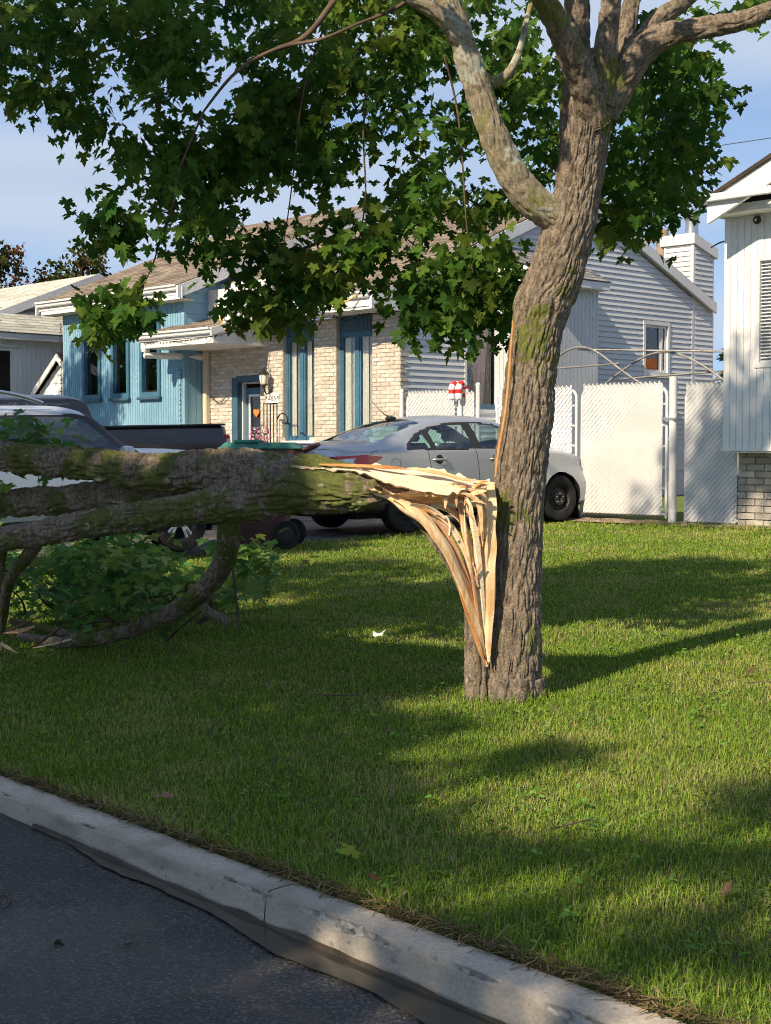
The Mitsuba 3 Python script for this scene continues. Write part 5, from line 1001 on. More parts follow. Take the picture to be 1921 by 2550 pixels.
L4(D, 'branch', [(-0.702, 8.250, 1.367, 0.087), (-0.930, 8.450, 1.346, 0.090), (-1.168, 8.650, 1.323, 0.089), (-1.471, 8.850, 1.317, 0.091), (-1.786, 9.050, 1.311, 0.090), (-2.114, 9.250, 1.281, 0.086), (-2.442, 9.400, 1.264, 0.082), (-2.973, 9.700, 1.272, 0.073)], 53, 'm_bark_log', nr=96, step=.010, cell=.026, depth=.021, lump=.10)
L4(D, 'branch', [(-0.580, 7.980, 1.335, 0.095), (-0.731, 8.000, 1.319, 0.100), (-0.911, 8.050, 1.302, 0.093), (-1.101, 8.150, 1.273, 0.084), (-1.320, 8.250, 1.238, 0.080), (-1.545, 8.350, 1.200, 0.078), (-1.775, 8.450, 1.161, 0.076), (-2.009, 8.550, 1.118, 0.072), (-2.249, 8.650, 1.078, 0.067), (-2.618, 8.800, 1.027, 0.060)], 54, 'm_bark_log', nr=104, step=.009, cell=.024, depth=.019, lump=.08)
L4(D, 'branch', [(-0.841, 8.050, 1.315, 0.068), (-0.854, 8.120, 1.198, 0.063), (-0.878, 8.250, 1.063, 0.062), (-0.937, 8.450, 0.931, 0.061), (-1.061, 8.750, 0.789, 0.057), (-1.232, 9.100, 0.648, 0.057), (-1.450, 9.400, 0.523, 0.053), (-1.700, 9.650, 0.412, 0.048), (-1.952, 9.850, 0.335, 0.043), (-2.232, 10.000, 0.303, 0.034), (-2.507, 10.100, 0.334, 0.022)], 55, 'm_bark_log', nr=72, step=.010, cell=.022, depth=.011, lump=.10)
L4(D, 'branch', [(-1.142, 8.950, 0.709, 0.025), (-1.086, 8.950, 0.630, 0.031), (-1.020, 8.980, 0.588, 0.031), (-0.960, 9.000, 0.549, 0.031), (-0.949, 9.000, 0.540, 0.025)], 56, 'm_bark_log', nr=40, cell=.02, depth=.007)
L4(D, 'branch', [(-2.005, 8.600, 1.094, 0.040), (-2.101, 8.750, 0.989, 0.041), (-2.234, 8.950, 0.872, 0.036), (-2.353, 9.200, 0.727, 0.034), (-2.452, 9.500, 0.535, 0.027), (-2.517, 9.700, 0.406, 0.018)], 57, 'm_bark_log', nr=48, cell=.02, depth=.008)
L4(D, 'branch', [(-2.235, 8.700, 1.061, 0.027), (-2.290, 8.800, 0.917, 0.030), (-2.372, 9.000, 0.676, 0.025), (-2.483, 9.300, 0.441, 0.020)], 58, 'm_bark_log', nr=40, cell=.02, depth=.008)
L4(D, 'branch', [(-2.594, 10.200, 0.425, 0.022), (-2.447, 10.250, 0.380, 0.029), (-2.244, 10.200, 0.341, 0.029), (-2.033, 10.100, 0.296, 0.022)], 59, 'm_bark_log', nr=36, cell=.02, depth=.007)
for q in ([(-1.330, 9.600, 0.524, 0.012), (-1.734, 10.400, 0.385, 0.013), (-2.159, 10.900, 0.303, 0.010), (-2.352, 11.000, 0.229, 0.007)], [(-1.665, 10.000, 0.761, 0.009), (-1.778, 10.100, 0.595, 0.009), (-1.909, 10.200, 0.360, 0.010)], [(-1.626, 9.600, 1.185, 0.009), (-1.522, 9.700, 1.120, 0.009), (-1.385, 9.800, 1.140, 0.009), (-1.276, 9.900, 1.048, 0.006)], [(-0.926, 8.900, 0.965, 0.008), (-0.904, 8.950, 0.709, 0.008), (-0.890, 9.000, 0.492, 0.007)], [(-1.099, 9.300, 0.674, 0.014), (-1.111, 9.400, 0.576, 0.012), (-1.198, 9.500, 0.505, 0.009)], [(-2.214, 9.200, 1.632, 0.009), (-2.150, 9.300, 1.720, 0.007), (-2.115, 9.400, 1.750, 0.006)]):
    q = np.array(q); add('twig', tube(q[:, :3], q[:, 3], 7, .03), 'm_twig', D, smooth=True)
tw_ = np.random.default_rng(44)
for i in range(26):
    d0 = tw_.uniform(9.6, 11.8); x0 = tw_.uniform(-3.0, -1.2) ; p0 = np.array([x0, d0, float(gxy(x0, d0)) + tw_.uniform(.02, .35)]); dd = np.array([tw_.normal(.2, .5), tw_.normal(-.2, .4), tw_.normal(.15, .35)]); dd /= np.linalg.norm(dd); L_ = tw_.uniform(.25, .7)
    q1 = p0 + dd * L_ * .5 + tw_.normal(0, .03, 3); q2 = p0 + dd * L_
    q1[2] = max(q1[2], float(gxy(q1[0], q1[1])) + .03); q2[2] = max(q2[2], float(gxy(q2[0], q2[1])) + .03)
    add('twig', tube([p0, q1, q2], [.011, .007, .003], 6, .04), 'm_twig', D, smooth=True)
# knot scars
for q, s in (((-0.678, 7.770, 1.458), .045), ((-0.064, 7.600, 1.426), .022)):
    v, f = vf(trimesh.creation.icosphere(3, s)); v = v * [1, .5, 1.1] * (1 + .25 * (meshkit.noise(v * 60 + 4)[:, None] - .5)); add('knot', (v + np.array(q), f), 'm_bark', D, smooth=True)
# torn ends on the ground
for i, q in enumerate(([(-2.317, 9.700, 0.299), (-2.191, 9.680, 0.326), (-2.050, 9.660, 0.365)], [(-2.488, 9.600, 0.409), (-2.382, 9.600, 0.427), (-2.282, 9.620, 0.455)], [(-2.478, 9.500, 0.356), (-2.418, 9.500, 0.326), (-2.360, 9.480, 0.299)], [(-2.472, 9.550, 0.364), (-2.491, 9.550, 0.319), (-2.502, 9.500, 0.266)])):
    RB(D, 'torn_end', q, [.006, .02, .008], .010, (0, -1, .3), 'm_wood_red' if i % 2 else 'm_wood', 60 + i, .8)
# broken end: a torn plank of pale wood with ragged point, then the splinters that still hold
def plank(up, lo, th, seed, bsdf='m_wood', name='torn_plank', back=.10):
    """a torn sheet between an upper and a lower edge line, bent backwards, with a fibrous surface"""
    a, _ = spline(up, .01); b, _ = spline(lo, .01); n = max(len(a), len(b)); t = np.linspace(0, 1, n)
    a = np.column_stack([np.interp(t, np.linspace(0, 1, len(a)), a[:, k]) for k in range(3)]); b = np.column_stack([np.interp(t, np.linspace(0, 1, len(b)), b[:, k]) for k in range(3)])
    m = 26; s = np.linspace(0, 1, m)
    nz = meshkit.fbm(np.stack([np.broadcast_to(t[:, None] * 5, (n, m)), np.broadcast_to(s[None] * 16, (n, m)), np.full((n, m), seed * 1.)], -1), 4, seed) - .5
    q = a[:, None] * (1 - s)[None, :, None] + b[:, None] * s[None, :, None]
    d = np.array([0, -1, .35]); d /= np.linalg.norm(d)
    q = q + d * (nz * .055)[..., None] + np.array([0, 1, 0]) * (back * (1 - s) ** 1.2)[None, :, None]
    jz = (meshkit.noise(np.stack([t * 38, t * 0, t * 0 + seed], -1), seed) - .5) * .035
    q[:, 0, 2] += jz; q[:, -1, 2] += jz[::-1] * .6
    top = q.reshape(-1, 3); bot = top - d * th
    i, j = np.meshgrid(np.arange(n - 1), np.arange(m - 1), indexing='ij')
    f = np.stack([i * m + j, (i + 1) * m + j, (i + 1) * m + j + 1, i * m + j + 1], -1).reshape(-1, 4); N = n * m
    ring = np.r_[np.arange(m), np.arange(1, n) * m + m - 1, (n - 1) * m + np.arange(m - 2, -1, -1), np.arange(n - 2, 0, -1) * m]
    e = np.stack([ring, np.roll(ring, -1), np.roll(ring, -1) + N, ring + N], 1)
    return add(name, (np.vstack([top, bot]), np.vstack([f, f[:, ::-1] + N, e])), bsdf, D, smooth=30)
plank([(-0.496, 7.840, 1.528), (-0.275, 7.820, 1.528), (-0.146, 7.800, 1.523), (0.041, 7.780, 1.511), (0.203, 7.760, 1.499), (0.311, 7.750, 1.490), (0.413, 7.750, 1.458), (0.550, 7.780, 1.434)], [(-0.491, 7.760, 1.511), (-0.270, 7.680, 1.498), (-0.102, 7.610, 1.475), (-0.028, 7.570, 1.448), (0.104, 7.560, 1.405), (0.229, 7.570, 1.384), (0.358, 7.600, 1.376), (0.400, 7.640, 1.389), (0.541, 7.720, 1.382)], .022, 71, 'm_wood_pale', back=.06)
plank([(-0.090, 7.600, 1.395), (0.064, 7.590, 1.381), (0.230, 7.610, 1.376), (0.374, 7.650, 1.374), (0.497, 7.700, 1.392)], [(-0.079, 7.640, 1.379), (0.091, 7.660, 1.336), (0.201, 7.680, 1.321), (0.377, 7.700, 1.339), (0.474, 7.720, 1.358)], .02, 72, back=-.02)
RB(D, 'loose_fibre', [(-0.345, 7.740, 1.526), (-0.176, 7.720, 1.517), (-0.007, 7.700, 1.512), (0.137, 7.690, 1.498)], [.01, .03, .03, .004], .012, (0, -.6, 1), 'm_wood_orange', 90, .4)
RB(D, 'loose_fibre', [(0.112, 7.680, 1.503), (0.280, 7.670, 1.484), (0.399, 7.670, 1.450), (0.497, 7.700, 1.440)], [.01, .04, .03, .004], .012, (0, -.7, 1), 'm_wood', 91, .4)
SPL = [
 ([(-0.091, 7.660, 1.388), (0.040, 7.620, 1.354), (0.159, 7.600, 1.276), (0.266, 7.620, 1.164), (0.352, 7.660, 1.017), (0.427, 7.720, 0.831), (0.488, 7.760, 0.657), (0.530, 7.800, 0.505)], [.02, .07, .085, .08, .075, .07, .05, .01]),
 ([(-0.007, 7.660, 1.369), (0.136, 7.660, 1.329), (0.256, 7.680, 1.244), (0.341, 7.700, 1.123), (0.403, 7.730, 0.976), (0.459, 7.770, 0.802), (0.518, 7.800, 0.591)], [.02, .04, .05, .05, .045, .04, .01]),
 ([(0.089, 7.680, 1.340), (0.233, 7.690, 1.292), (0.342, 7.710, 1.195), (0.416, 7.740, 1.060), (0.454, 7.770, 0.924), (0.480, 7.790, 0.776)], [.01, .04, .055, .05, .04, .01]),
 ([(0.161, 7.720, 1.334), (0.282, 7.730, 1.314), (0.380, 7.750, 1.246), (0.441, 7.770, 1.131), (0.475, 7.790, 0.995), (0.496, 7.810, 0.823)], [.01, .035, .05, .05, .04, .01]),
 ([(0.377, 7.700, 1.327), (0.401, 7.700, 1.243), (0.427, 7.720, 1.122), (0.462, 7.740, 0.975), (0.493, 7.770, 0.802), (0.519, 7.790, 0.629)], [.03, .05, .06, .055, .045, .01]),
 ([(0.411, 7.660, 1.353), (0.443, 7.680, 1.268), (0.466, 7.700, 1.147), (0.490, 7.730, 0.976), (0.513, 7.770, 0.753), (0.535, 7.800, 0.554)], [.02, .045, .05, .05, .04, .01]),
 ([(0.397, 7.630, 1.375), (0.445, 7.640, 1.360), (0.483, 7.660, 1.317), (0.497, 7.690, 1.220), (0.506, 7.720, 1.097)], [.015, .04, .05, .04, .006]),
 ([(0.470, 7.660, 1.393), (0.505, 7.680, 1.359), (0.522, 7.710, 1.267), (0.526, 7.730, 1.121), (0.530, 7.750, 0.950)], [.02, .04, .045, .04, .008]),
 ([(0.306, 7.720, 1.315), (0.366, 7.730, 1.278), (0.411, 7.740, 1.205), (0.434, 7.760, 1.119)], [.01, .025, .025, .004]),
 ([(0.234, 7.740, 1.302), (0.332, 7.760, 1.228), (0.393, 7.780, 1.118), (0.431, 7.800, 0.946)], [.01, .02, .02, .004]),
 ([(0.429, 7.680, 1.100), (0.450, 7.700, 0.954), (0.477, 7.740, 0.781), (0.509, 7.780, 0.581)], [.006, .02, .025, .004]),
 ([(0.365, 7.680, 0.932), (0.415, 7.710, 0.784), (0.468, 7.750, 0.634), (0.530, 7.790, 0.457)], [.01, .03, .035, .008]),
]
for i, (q, w) in enumerate(SPL):
    RB(D, 'splinter', q, [a * (.95 if i == 0 else .68) for a in w], .03, ((.9, -.2, -.6, .5)[i % 4], -1, (.5, .1, .7)[i % 3]), ['m_wood', 'm_wood_red', 'm_wood_pale', 'm_wood', 'm_wood', 'm_wood_pale', 'm_wood', 'm_wood', 'm_wood_red', 'm_wood_red', 'm_wood_red', 'm_wood_orange'][i], 100 + i, .3)
fr_ = np.random.default_rng(66)
for i in range(16):
    q, w = SPL[fr_.integers(8)]; q = np.array(q); p, t = spline(q, .02); k0 = int(fr_.uniform(.02, .6) * len(p)); k1 = min(len(p), k0 + int(fr_.uniform(.12, .45) * len(p)))
    if k1 - k0 < 4: continue
    sgm = p[k0:k1] + np.array([fr_.normal(0, .012), -.02 - abs(fr_.normal(0, .012)), fr_.normal(0, .01)])
    free = np.linspace(1, 0, len(sgm)) ** 2 if fr_.uniform() < .5 else np.linspace(0, 1, len(sgm)) ** 2
    sgm = sgm + free[:, None] * np.array([fr_.normal(-.01, .03), -abs(fr_.normal(0, .035)), fr_.normal(.015, .03)])
    RB(D, 'loose_fibre', sgm[::2] if len(sgm) > 8 else sgm, [fr_.uniform(.006, .02)] * len(sgm[::2] if len(sgm) > 8 else sgm), .008, (fr_.normal(), -1, fr_.normal()), ('m_wood', 'm_wood_red', 'm_wood_pale', 'm_wood_orange')[fr_.integers(4)], 200 + i, .5)
for i in range(22):
    x0 = fr_.uniform(.05, .22); q0 = np.array((0.399, 7.660, 1.388)) + [fr_.uniform(-.10, .08), fr_.uniform(-.03, .05), fr_.uniform(-.06, .03)]; d = np.array([fr_.normal(.4, .35), fr_.normal(-.15, .2), fr_.normal(-.25, .3)]); d /= np.linalg.norm(d); L_ = fr_.uniform(.05, .13)
    RB(D, 'loose_fibre', [q0, q0 + d * L_ * .5 + [0, 0, .006], q0 + d * L_], [.02, .022, .003], .012, (fr_.normal(), -1, fr_.normal()), ('m_wood', 'm_wood_red', 'm_wood_red', 'm_wood_orange')[i % 4], 300 + i, .5)
# bark left on the underside of the outermost splinter
RB(D, 'bark_flap', [(-0.051, 7.720, 1.372), (0.065, 7.700, 1.310), (0.173, 7.690, 1.220), (0.269, 7.690, 1.104), (0.367, 7.720, 0.940), (0.434, 7.760, 0.779), (0.495, 7.790, 0.617), (0.529, 7.820, 0.490)], [.03, .05, .06, .06, .06, .055, .04, .01], .03, (.6, -.5, .6), 'm_bark', 130, .25)
G1 = [(-1.77, 11.75, 0.58), (-2.70, 12.37, 0.44), (-2.15, 10.97, 0.89), (-2.63, 12.08, 0.88), (-1.29, 11.67, 0.55), (-2.04, 12.39, 0.38), (-1.98, 11.79, 0.81), (-1.74, 11.76, 0.31), (-2.42, 11.30, 0.91), (-1.87, 11.74, 0.40), (-1.79, 10.87, 0.57), (-2.11, 10.48, 0.72), (-2.53, 10.90, 0.72), (-2.22, 11.31, 0.43), (-1.85, 11.66, 0.62), (-1.42, 12.19, 0.39), (-1.35, 11.23, 0.60), (-1.61, 11.03, 0.50), (-1.97, 12.36, 0.59), (-2.79, 12.10, 0.59), (-2.03, 10.85, 0.79), (-2.63, 12.14, 0.51), (-2.41, 12.20, 0.25), (-2.19, 11.94, 0.41), (-1.94, 10.43, 0.94), (-1.10, 10.88, 0.58), (-2.88, 11.18, 0.57), (-2.89, 11.91, 0.69), (-2.96, 11.79, 0.34), (-2.93, 11.18, 0.85), (-2.26, 11.64, 0.45), (-2.02, 12.36, 0.70), (-1.35, 12.21, 0.69), (-1.40, 11.58, 0.47), (-2.56, 12.23, 0.86), (-2.87, 12.34, 0.82), (-2.25, 11.98, 0.62), (-2.27, 12.32, 0.48), (-1.81, 11.22, 0.68), (-1.82, 11.43, 0.65), (-1.82, 11.84, 0.62), (-2.87, 11.19, 0.44), (-2.15, 12.33, 0.83), (-2.85, 11.35, 0.69), (-2.19, 11.64, 0.33), (-2.78, 12.18, 0.78), (-1.27, 10.79, 0.54), (-1.65, 11.87, 0.46), (-2.39, 12.33, 0.38), (-2.84, 10.73, 0.51), (-2.23, 12.02, 0.89), (-1.99, 10.68, 0.80), (-2.17, 12.37, 0.37), (-2.68, 10.91, 0.49), (-2.18, 11.74, 0.26), (-2.50, 11.12, 0.47), (-1.60, 10.54, 0.73), (-3.31, 12.23, 0.71), (-2.07, 11.35, 0.40), (-2.18, 10.92, 0.68), (-2.88, 10.82, 0.61), (-2.28, 11.25, 0.47), (-1.50, 10.75, 0.61), (-1.14, 11.45, 0.74), (-2.23, 11.63, 0.60), (-1.81, 10.76, 0.94), (-2.81, 10.81, 0.79), (-3.10, 12.21, 0.78), (-2.26, 10.99, 0.42), (-2.39, 10.87, 0.44), (-1.13, 10.60, 0.59), (-1.70, 11.16, 0.55), (-3.08, 11.40, 0.45), (-2.25, 11.52, 0.81), (-2.41, 11.98, 0.67), (-2.54, 11.05, 0.81), (-2.39, 10.99, 0.91), (-2.75, 11.87, 0.69), (-2.36, 10.93, 0.67), (-2.59, 12.31, 0.20), (-1.53, 10.82, 0.72), (-2.38, 11.05, 0.80), (-2.29, 10.75, 0.67), (-2.26, 10.41, 0.80), (-3.03, 11.88, 0.36), (-1.62, 12.29, 0.53), (-2.36, 11.23, 0.66), (-1.83, 10.40, 0.65), (-2.18, 12.21, 0.79), (-2.72, 10.53, 0.79), (-2.02, 10.44, 0.44), (-2.29, 11.46, 0.88), (-1.62, 10.64, 0.46), (-2.28, 11.23, 0.74), (-2.30, 11.85, 0.77), (-1.10, 11.23, 0.74), (-1.82, 12.27, 0.55), (-2.57, 10.59, 0.62), (-2.32, 10.52, 0.58), (-2.39, 11.34, 0.79), (-1.78, 10.68, 0.86), (-3.00, 11.88, 0.82), (-1.92, 10.58, 0.66), (-3.25, 12.14, 0.34), (-1.79, 11.09, 0.76)]
G2 = [(-1.94, 9.45, 0.84), (-1.84, 10.17, 0.73), (-0.86, 10.00, 0.75), (-1.50, 10.10, 0.78), (-1.60, 9.49, 0.85), (-1.96, 10.09, 0.78), (-1.58, 9.06, 0.87), (-0.89, 9.64, 0.78), (-0.77, 9.36, 0.92), (-1.97, 9.33, 0.68), (-1.72, 9.60, 0.62), (-0.86, 9.46, 0.88), (-1.64, 9.46, 0.75), (-1.90, 9.77, 0.84), (-1.73, 9.78, 0.86), (-0.86, 9.37, 0.90), (-1.81, 9.93, 0.69), (-1.81, 9.85, 0.80), (-1.88, 9.85, 0.88), (-1.89, 9.68, 0.69), (-1.42, 9.02, 0.96), (-1.64, 9.17, 0.91), (-1.72, 10.17, 0.87), (-2.01, 9.72, 0.74), (-1.73, 9.69, 0.61), (-1.82, 9.08, 0.68)]
G3 = [(-2.15, 9.49, 1.64), (-2.27, 9.46, 1.66), (-2.37, 9.67, 1.71), (-2.34, 9.40, 1.37), (-2.35, 9.32, 1.64), (-2.15, 9.35, 1.63), (-2.39, 9.47, 1.35), (-2.16, 9.24, 1.70), (-2.38, 9.57, 1.68)]
gl = spray_leaves(np.vstack([G1, G2, G3]), lr, (10, 16), .16, (.06, .11), droop=.35, flat=.3)
gl[0][:, 2] = np.maximum(gl[0][:, 2], gxy(gl[0][:, 0], gl[0][:, 1]) + .03)
gl[4] *= np.array([1.5, 1.45, 1.9]); pale_ = lr.uniform(0, 1, len(gl[4])) < .22; gl[4][pale_] *= np.array([1.7, 1.5, 2.2])
add_foliage(D, gl, lr, 300)
# ------------------------------------------------------------------ vehicles
class Shell:
    """car body lofted from stations; x forward from the rear bumper, y left, z up.
    columns: x, z_bottom, z_belt, z_shoulder (roof side), z_top, w_low, w_belt, w_shoulder"""
    def __init__(s, st, dx=.012, ns=20, mid=.03):
        st = np.array(st, float); s.x = np.arange(st[0, 0], st[-1, 0] + 1e-6, dx); s.L = st[-1, 0]
        c = [PchipInterpolator(st[:, 0], st[:, k])(s.x) for k in range(1, 8)]
        zb, zl, zs, zt, wl, wb, ws = c
        Y = np.stack([wl * .78, wl * .985, np.maximum(wl, wb) + mid * .5, wb + mid * .6, wb, ws + (wb - ws) * .06, ws * .86, ws * .45, ws * 0], 1)
        Z = np.stack([zb, zb + .06, zb + (zl - zb) * .45, zb + (zl - zb) * .80, zl, zs, zs + (zt - zs) * .45, zs + (zt - zs) * .88, zt], 1)
        t = np.arange(9); s.tt = np.linspace(0, 8, 8 * ns + 1)
        s.y = PchipInterpolator(t, Y, axis=1)(s.tt); s.z = PchipInterpolator(t, Z, axis=1)(s.tt)
        s.zl, s.ns = zl, ns
    def verts(s):
        X = np.repeat(s.x[:, None], s.y.shape[1], 1)
        right = np.stack([X, -s.y, s.z], -1); left = np.stack([X, s.y, s.z], -1)
        return np.concatenate([right, left[:, -2::-1]], 1)      # right sill over the roof to the left sill
    def grid(s):
        v = s.verts(); n, m = v.shape[:2]
        i, j = np.meshgrid(np.arange(n - 1), np.arange(m - 1), indexing='ij')
        f = np.stack([i * m + j, (i + 1) * m + j, (i + 1) * m + j + 1, i * m + j + 1], -1).reshape(-1, 4)
        return v.reshape(-1, 3), f
    def cap(s, k, bulge, cols=24):
        """rounded end face at station k (0 rear, -1 front)"""
        y, z, x = s.y[k], s.z[k], s.x[k]; a = np.linspace(-1, 1, cols)
        v = np.stack([np.full((len(y), cols), x) + bulge * (1 - a[None] ** 2) * np.ones((len(y), 1)) * np.clip((s.tt[:, None] - 0) / .8, .2, 1) * np.clip((8 - s.tt[:, None]) / 2.5, 0, 1) ** .5, y[:, None] * a[None], np.repeat(z[:, None], cols, 1)], -1)
        n, m = v.shape[:2]; i, j = np.meshgrid(np.arange(n - 1), np.arange(m - 1), indexing='ij')
        return v.reshape(-1, 3), np.stack([i * m + j, i * m + j + 1, (i + 1) * m + j + 1, (i + 1) * m + j], -1).reshape(-1, 4)
    def side(s, x, z):
        """half width of the body side at (x, z)"""
        i = int(np.clip(np.searchsorted(s.x, x), 0, len(s.x) - 1)); o = np.argsort(s.z[i]); return float(np.interp(z, s.z[i][o], s.y[i][o]))
    def on(s, pts, out=.004, sgn=-1): return [(x, sgn * (s.side(x, z) + out), z) for x, z in pts]

def inpoly(poly, a, b): return shapely.contains_xy(Polygon(poly), a, b)
def pick(v, f, m):
    f = f[m]; u, inv = np.unique(f, return_inverse=True); return v[u], inv.reshape(f.shape)
def wheel(key, place, cx, cy, r, w, kind, side):
    """tyre and rim; side -1: outer face towards -y"""
    k = add('wheel', place((lambda v, f: (v * [1, 1, 1] + [cx, cy, r], f))(*revolve([(r * .60, -w * .42), (r * .74, -w * .5), (r * .93, -w * .48), (r * .99, -w * .36), (r, -w * .2), (r, w * .2), (r * .99, w * .36), (r * .93, w * .48), (r * .74, w * .5), (r * .60, w * .42)], 56))), 'm_rubber', key, smooth=40)
    o = side * w * .40
    if kind == 'steel':
        prof = [(.001, o - side * .03), (r * .12, o - side * .03), (r * .14, o - side * .008), (r * .30, o - side * .006), (r * .36, o - side * .035), (r * .52, o - side * .045), (r * .58, o - side * .01), (r * .61, o), (r * .66, o + side * .008), (r * .68, o - side * .01)]
        v, f = revolve(prof, 56); add('rim', place((v + [cx, cy, r], f)), 'm_black_plastic', k, smooth=40)
        ms = []
        for a in np.arange(16) * np.pi / 8:
            v, f = revolve([(.001, 0), (.017, 0), (.019, side * .004), (.001, side * .004)], 10); ms.append((v + [cx + r * .46 * math.cos(a), cy + o - side * .036, r + r * .46 * math.sin(a)], f))
        add('vent_holes', place(cat(ms)), 'm_dark', k, kind='stuff')
        for a in np.arange(5) * 2 * np.pi / 5 + .3:
            v, f = revolve([(.001, side * .02), (.008, side * .018), (.0105, 0), (.001, 0)], 10); add('wheel_nut', place((v + [cx + r * .18 * math.cos(a), cy + o - side * .006, r + r * .18 * math.sin(a)], f)), 'm_steel', k)
    else:
        v, f = revolve([(r * .62, o - side * .09), (r * .64, o), (r * .68, o + side * .012), (r * .70, o), (r * .69, o - side * .02)], 56); add('rim', place((v + [cx, cy, r], f)), 'm_alloy', k, smooth=40)
        v, f = revolve([(.001, o - side * .11), (r * .64, o - side * .10)], 40); add('brake', place((v + [cx, cy, r], f)), 'm_dark', k)
        v, f = revolve([(.001, o + side * .0), (r * .09, o - side * .002), (r * .13, o - side * .012), (r * .24, o - side * .016), (r * .26, o - side * .05), (.001, o - side * .05)], 36); add('hub', place((v + [cx, cy, r], f)), 'm_alloy', k, smooth=40)
        for i in range(5):
            for d in (-.15, .15):
                a = i * 2 * np.pi / 5 + .2; e = a + d
                p0 = np.array([cx + r * .20 * math.cos(a + d * .8), cy + o - side * .02, r + r * .20 * math.sin(a + d * .8)]); p1 = np.array([cx + r * .655 * math.cos(e), cy + o - side * .006, r + r * .655 * math.sin(e)])
                add('spoke', place(ribbon([p0, (p0 + p1) / 2, p1], [.035, .036, .042], .03, (0, 1, 0), .03)), 'm_alloy', k)
        for a in np.arange(5) * 2 * np.pi / 5 + .52:
            v, f = revolve([(.001, side * .014), (.011, side * .012), (.014, 0), (.001, 0)], 10); add('wheel_nut', place((v + [cx + r * .17 * math.cos(a), cy + o - side * .014, r + r * .17 * math.sin(a)], f)), 'm_black_plastic', k)
    return k
def placer(x0, y0, z0, th, slope=0., sc=1.):
    F = np.array([math.sin(th), math.cos(th), slope]); F /= np.linalg.norm(F); Lf = np.array([-math.cos(th), math.sin(th), 0]); Up = np.cross(F, Lf)
    M_ = np.stack([F, Lf, Up]) * sc
    def place(m):
        v, f = vf(m); return v @ M_ + np.array([x0, y0, z0]), f
    return place
def arch_mask(c, wheels, R):
    m = np.zeros(len(c), bool)
    for (wx, wz) in wheels: m |= ((c[:, 0] - wx) ** 2 + (c[:, 2] - wz) ** 2 < R * R) & (np.abs(c[:, 1]) > .45)
    return m
def liner(key, place, wheels, R, y0, y1, mname='m_dark'):
    for (wx, wz) in wheels:
        for s in (-1, 1):
            a = np.linspace(-.35, np.pi + .35, 24)
            A, Yv = np.meshgrid(a, np.array([s * y0, s * y1]), indexing='ij')
            v = np.stack([wx + R * np.cos(A), Yv, wz + R * np.sin(A)], -1); i = np.arange(23)
            add('arch_liner', place((v.reshape(-1, 3), np.stack([2 * i, 2 * i + 2, 2 * i + 3, 2 * i + 1], 1))), mname, key)

def seam(key, place, sh, pts, sgn=-1, r=.004, m='m_dark', name='panel_gap'):
    p, _ = spline(np.array([(x, 0, z) for x, z in pts]), .03)
    add(name, place(tube([(a[0], sgn * (sh.side(a[0], a[2]) + .0005), a[2]) for a in p], r, 5, .04)), m, key)

# ---- silver sedan
C = thing('silver_sedan', 'silver four door sedan with black steel wheels parked nose to the white gate', 'car')
sed = Shell([(0.0, .42, .96, 1.07, 1.10, .70, .74, .62), (.06, .33, .98, 1.09, 1.12, .78, .80, .66), (.20, .27, 1.00, 1.105, 1.13, .85, .845, .68), (.45, .25, 1.005, 1.11, 1.135, .89, .872, .69), (.62, .25, 1.005, 1.125, 1.16, .895, .876, .68),
    (1.05, .22, 1.00, 1.24, 1.33, .90, .882, .60), (1.50, .20, .995, 1.355, 1.435, .90, .882, .565), (2.0, .20, .98, 1.40, 1.472, .90, .88, .565), (2.45, .20, .965, 1.395, 1.465, .90, .88, .57), (2.85, .20, .95, 1.31, 1.38, .90, .876, .59), (3.25, .20, .935, 1.13, 1.21, .90, .868, .63), (3.52, .20, .925, 1.02, 1.085, .90, .858, .66), (3.9, .21, .88, .965, 1.01, .895, .83, .60), (4.2, .22, .80, .89, .925, .86, .765, .54), (4.42, .22, .66, .77, .80, .74, .64, .44), (4.53, .26, .54, .62, .65, .56, .50, .34)])
SZ = placer(-1.03, 18.62, .535, math.radians(52.5), .026)
WR = .317; WH = [(.98, WR), (3.628, WR)]
v, f = sed.grid(); c = v[f].mean(1); ay = np.abs(c[:, 1]); m2 = sed.verts().shape[1]; jj = np.tile(np.arange(m2 - 1), len(sed.x) - 1); jj = np.minimum(jj, m2 - 2 - jj) * .5
up = jj >= 4 * 10
DLO = [(1.00, 1.035), (1.06, 1.115), (1.28, 1.245), (1.55, 1.325), (1.9, 1.372), (2.3, 1.375), (2.62, 1.34), (2.95, 1.22), (3.28, 1.07), (3.30, 1.005), (1.9, 1.02)]
GL = [[(1.08, 1.06), (1.10, 1.10), (1.30, 1.215), (1.36, 1.225), (1.40, 1.05)], [(1.49, 1.045), (1.47, 1.255), (1.60, 1.31), (1.92, 1.345), (2.06, 1.345), (2.10, 1.035)], [(2.24, 1.03), (2.22, 1.345), (2.34, 1.345), (2.60, 1.31), (2.90, 1.195), (3.18, 1.075), (3.18, 1.02)]]
sidewin = up & (jj < 6 * 10) & (ay > .40) & inpoly(DLO, c[:, 0], c[:, 2])
gl = np.zeros(len(f), bool)
for p in GL: gl |= inpoly(p, c[:, 0], c[:, 2])
gl &= sidewin
backl = (jj >= 5 * 10 + 4) & (c[:, 0] > .66) & (c[:, 0] < 1.47)
wind = (jj >= 5 * 10 + 4) & (c[:, 0] > 2.72) & (c[:, 0] < 3.42)
arch = arch_mask(c, WH, .355)
low = (c[:, 2] < .40) & (jj < 20) & (c[:, 0] < .62)
body = ~(sidewin | backl | wind | arch | low)
bk = add('body', SZ(pick(v, f, body)), 'm_silver_paint', C, smooth=40)
add('window_trim', SZ(pick(v, f, sidewin & ~gl)), 'm_black_plastic', C, smooth=40)
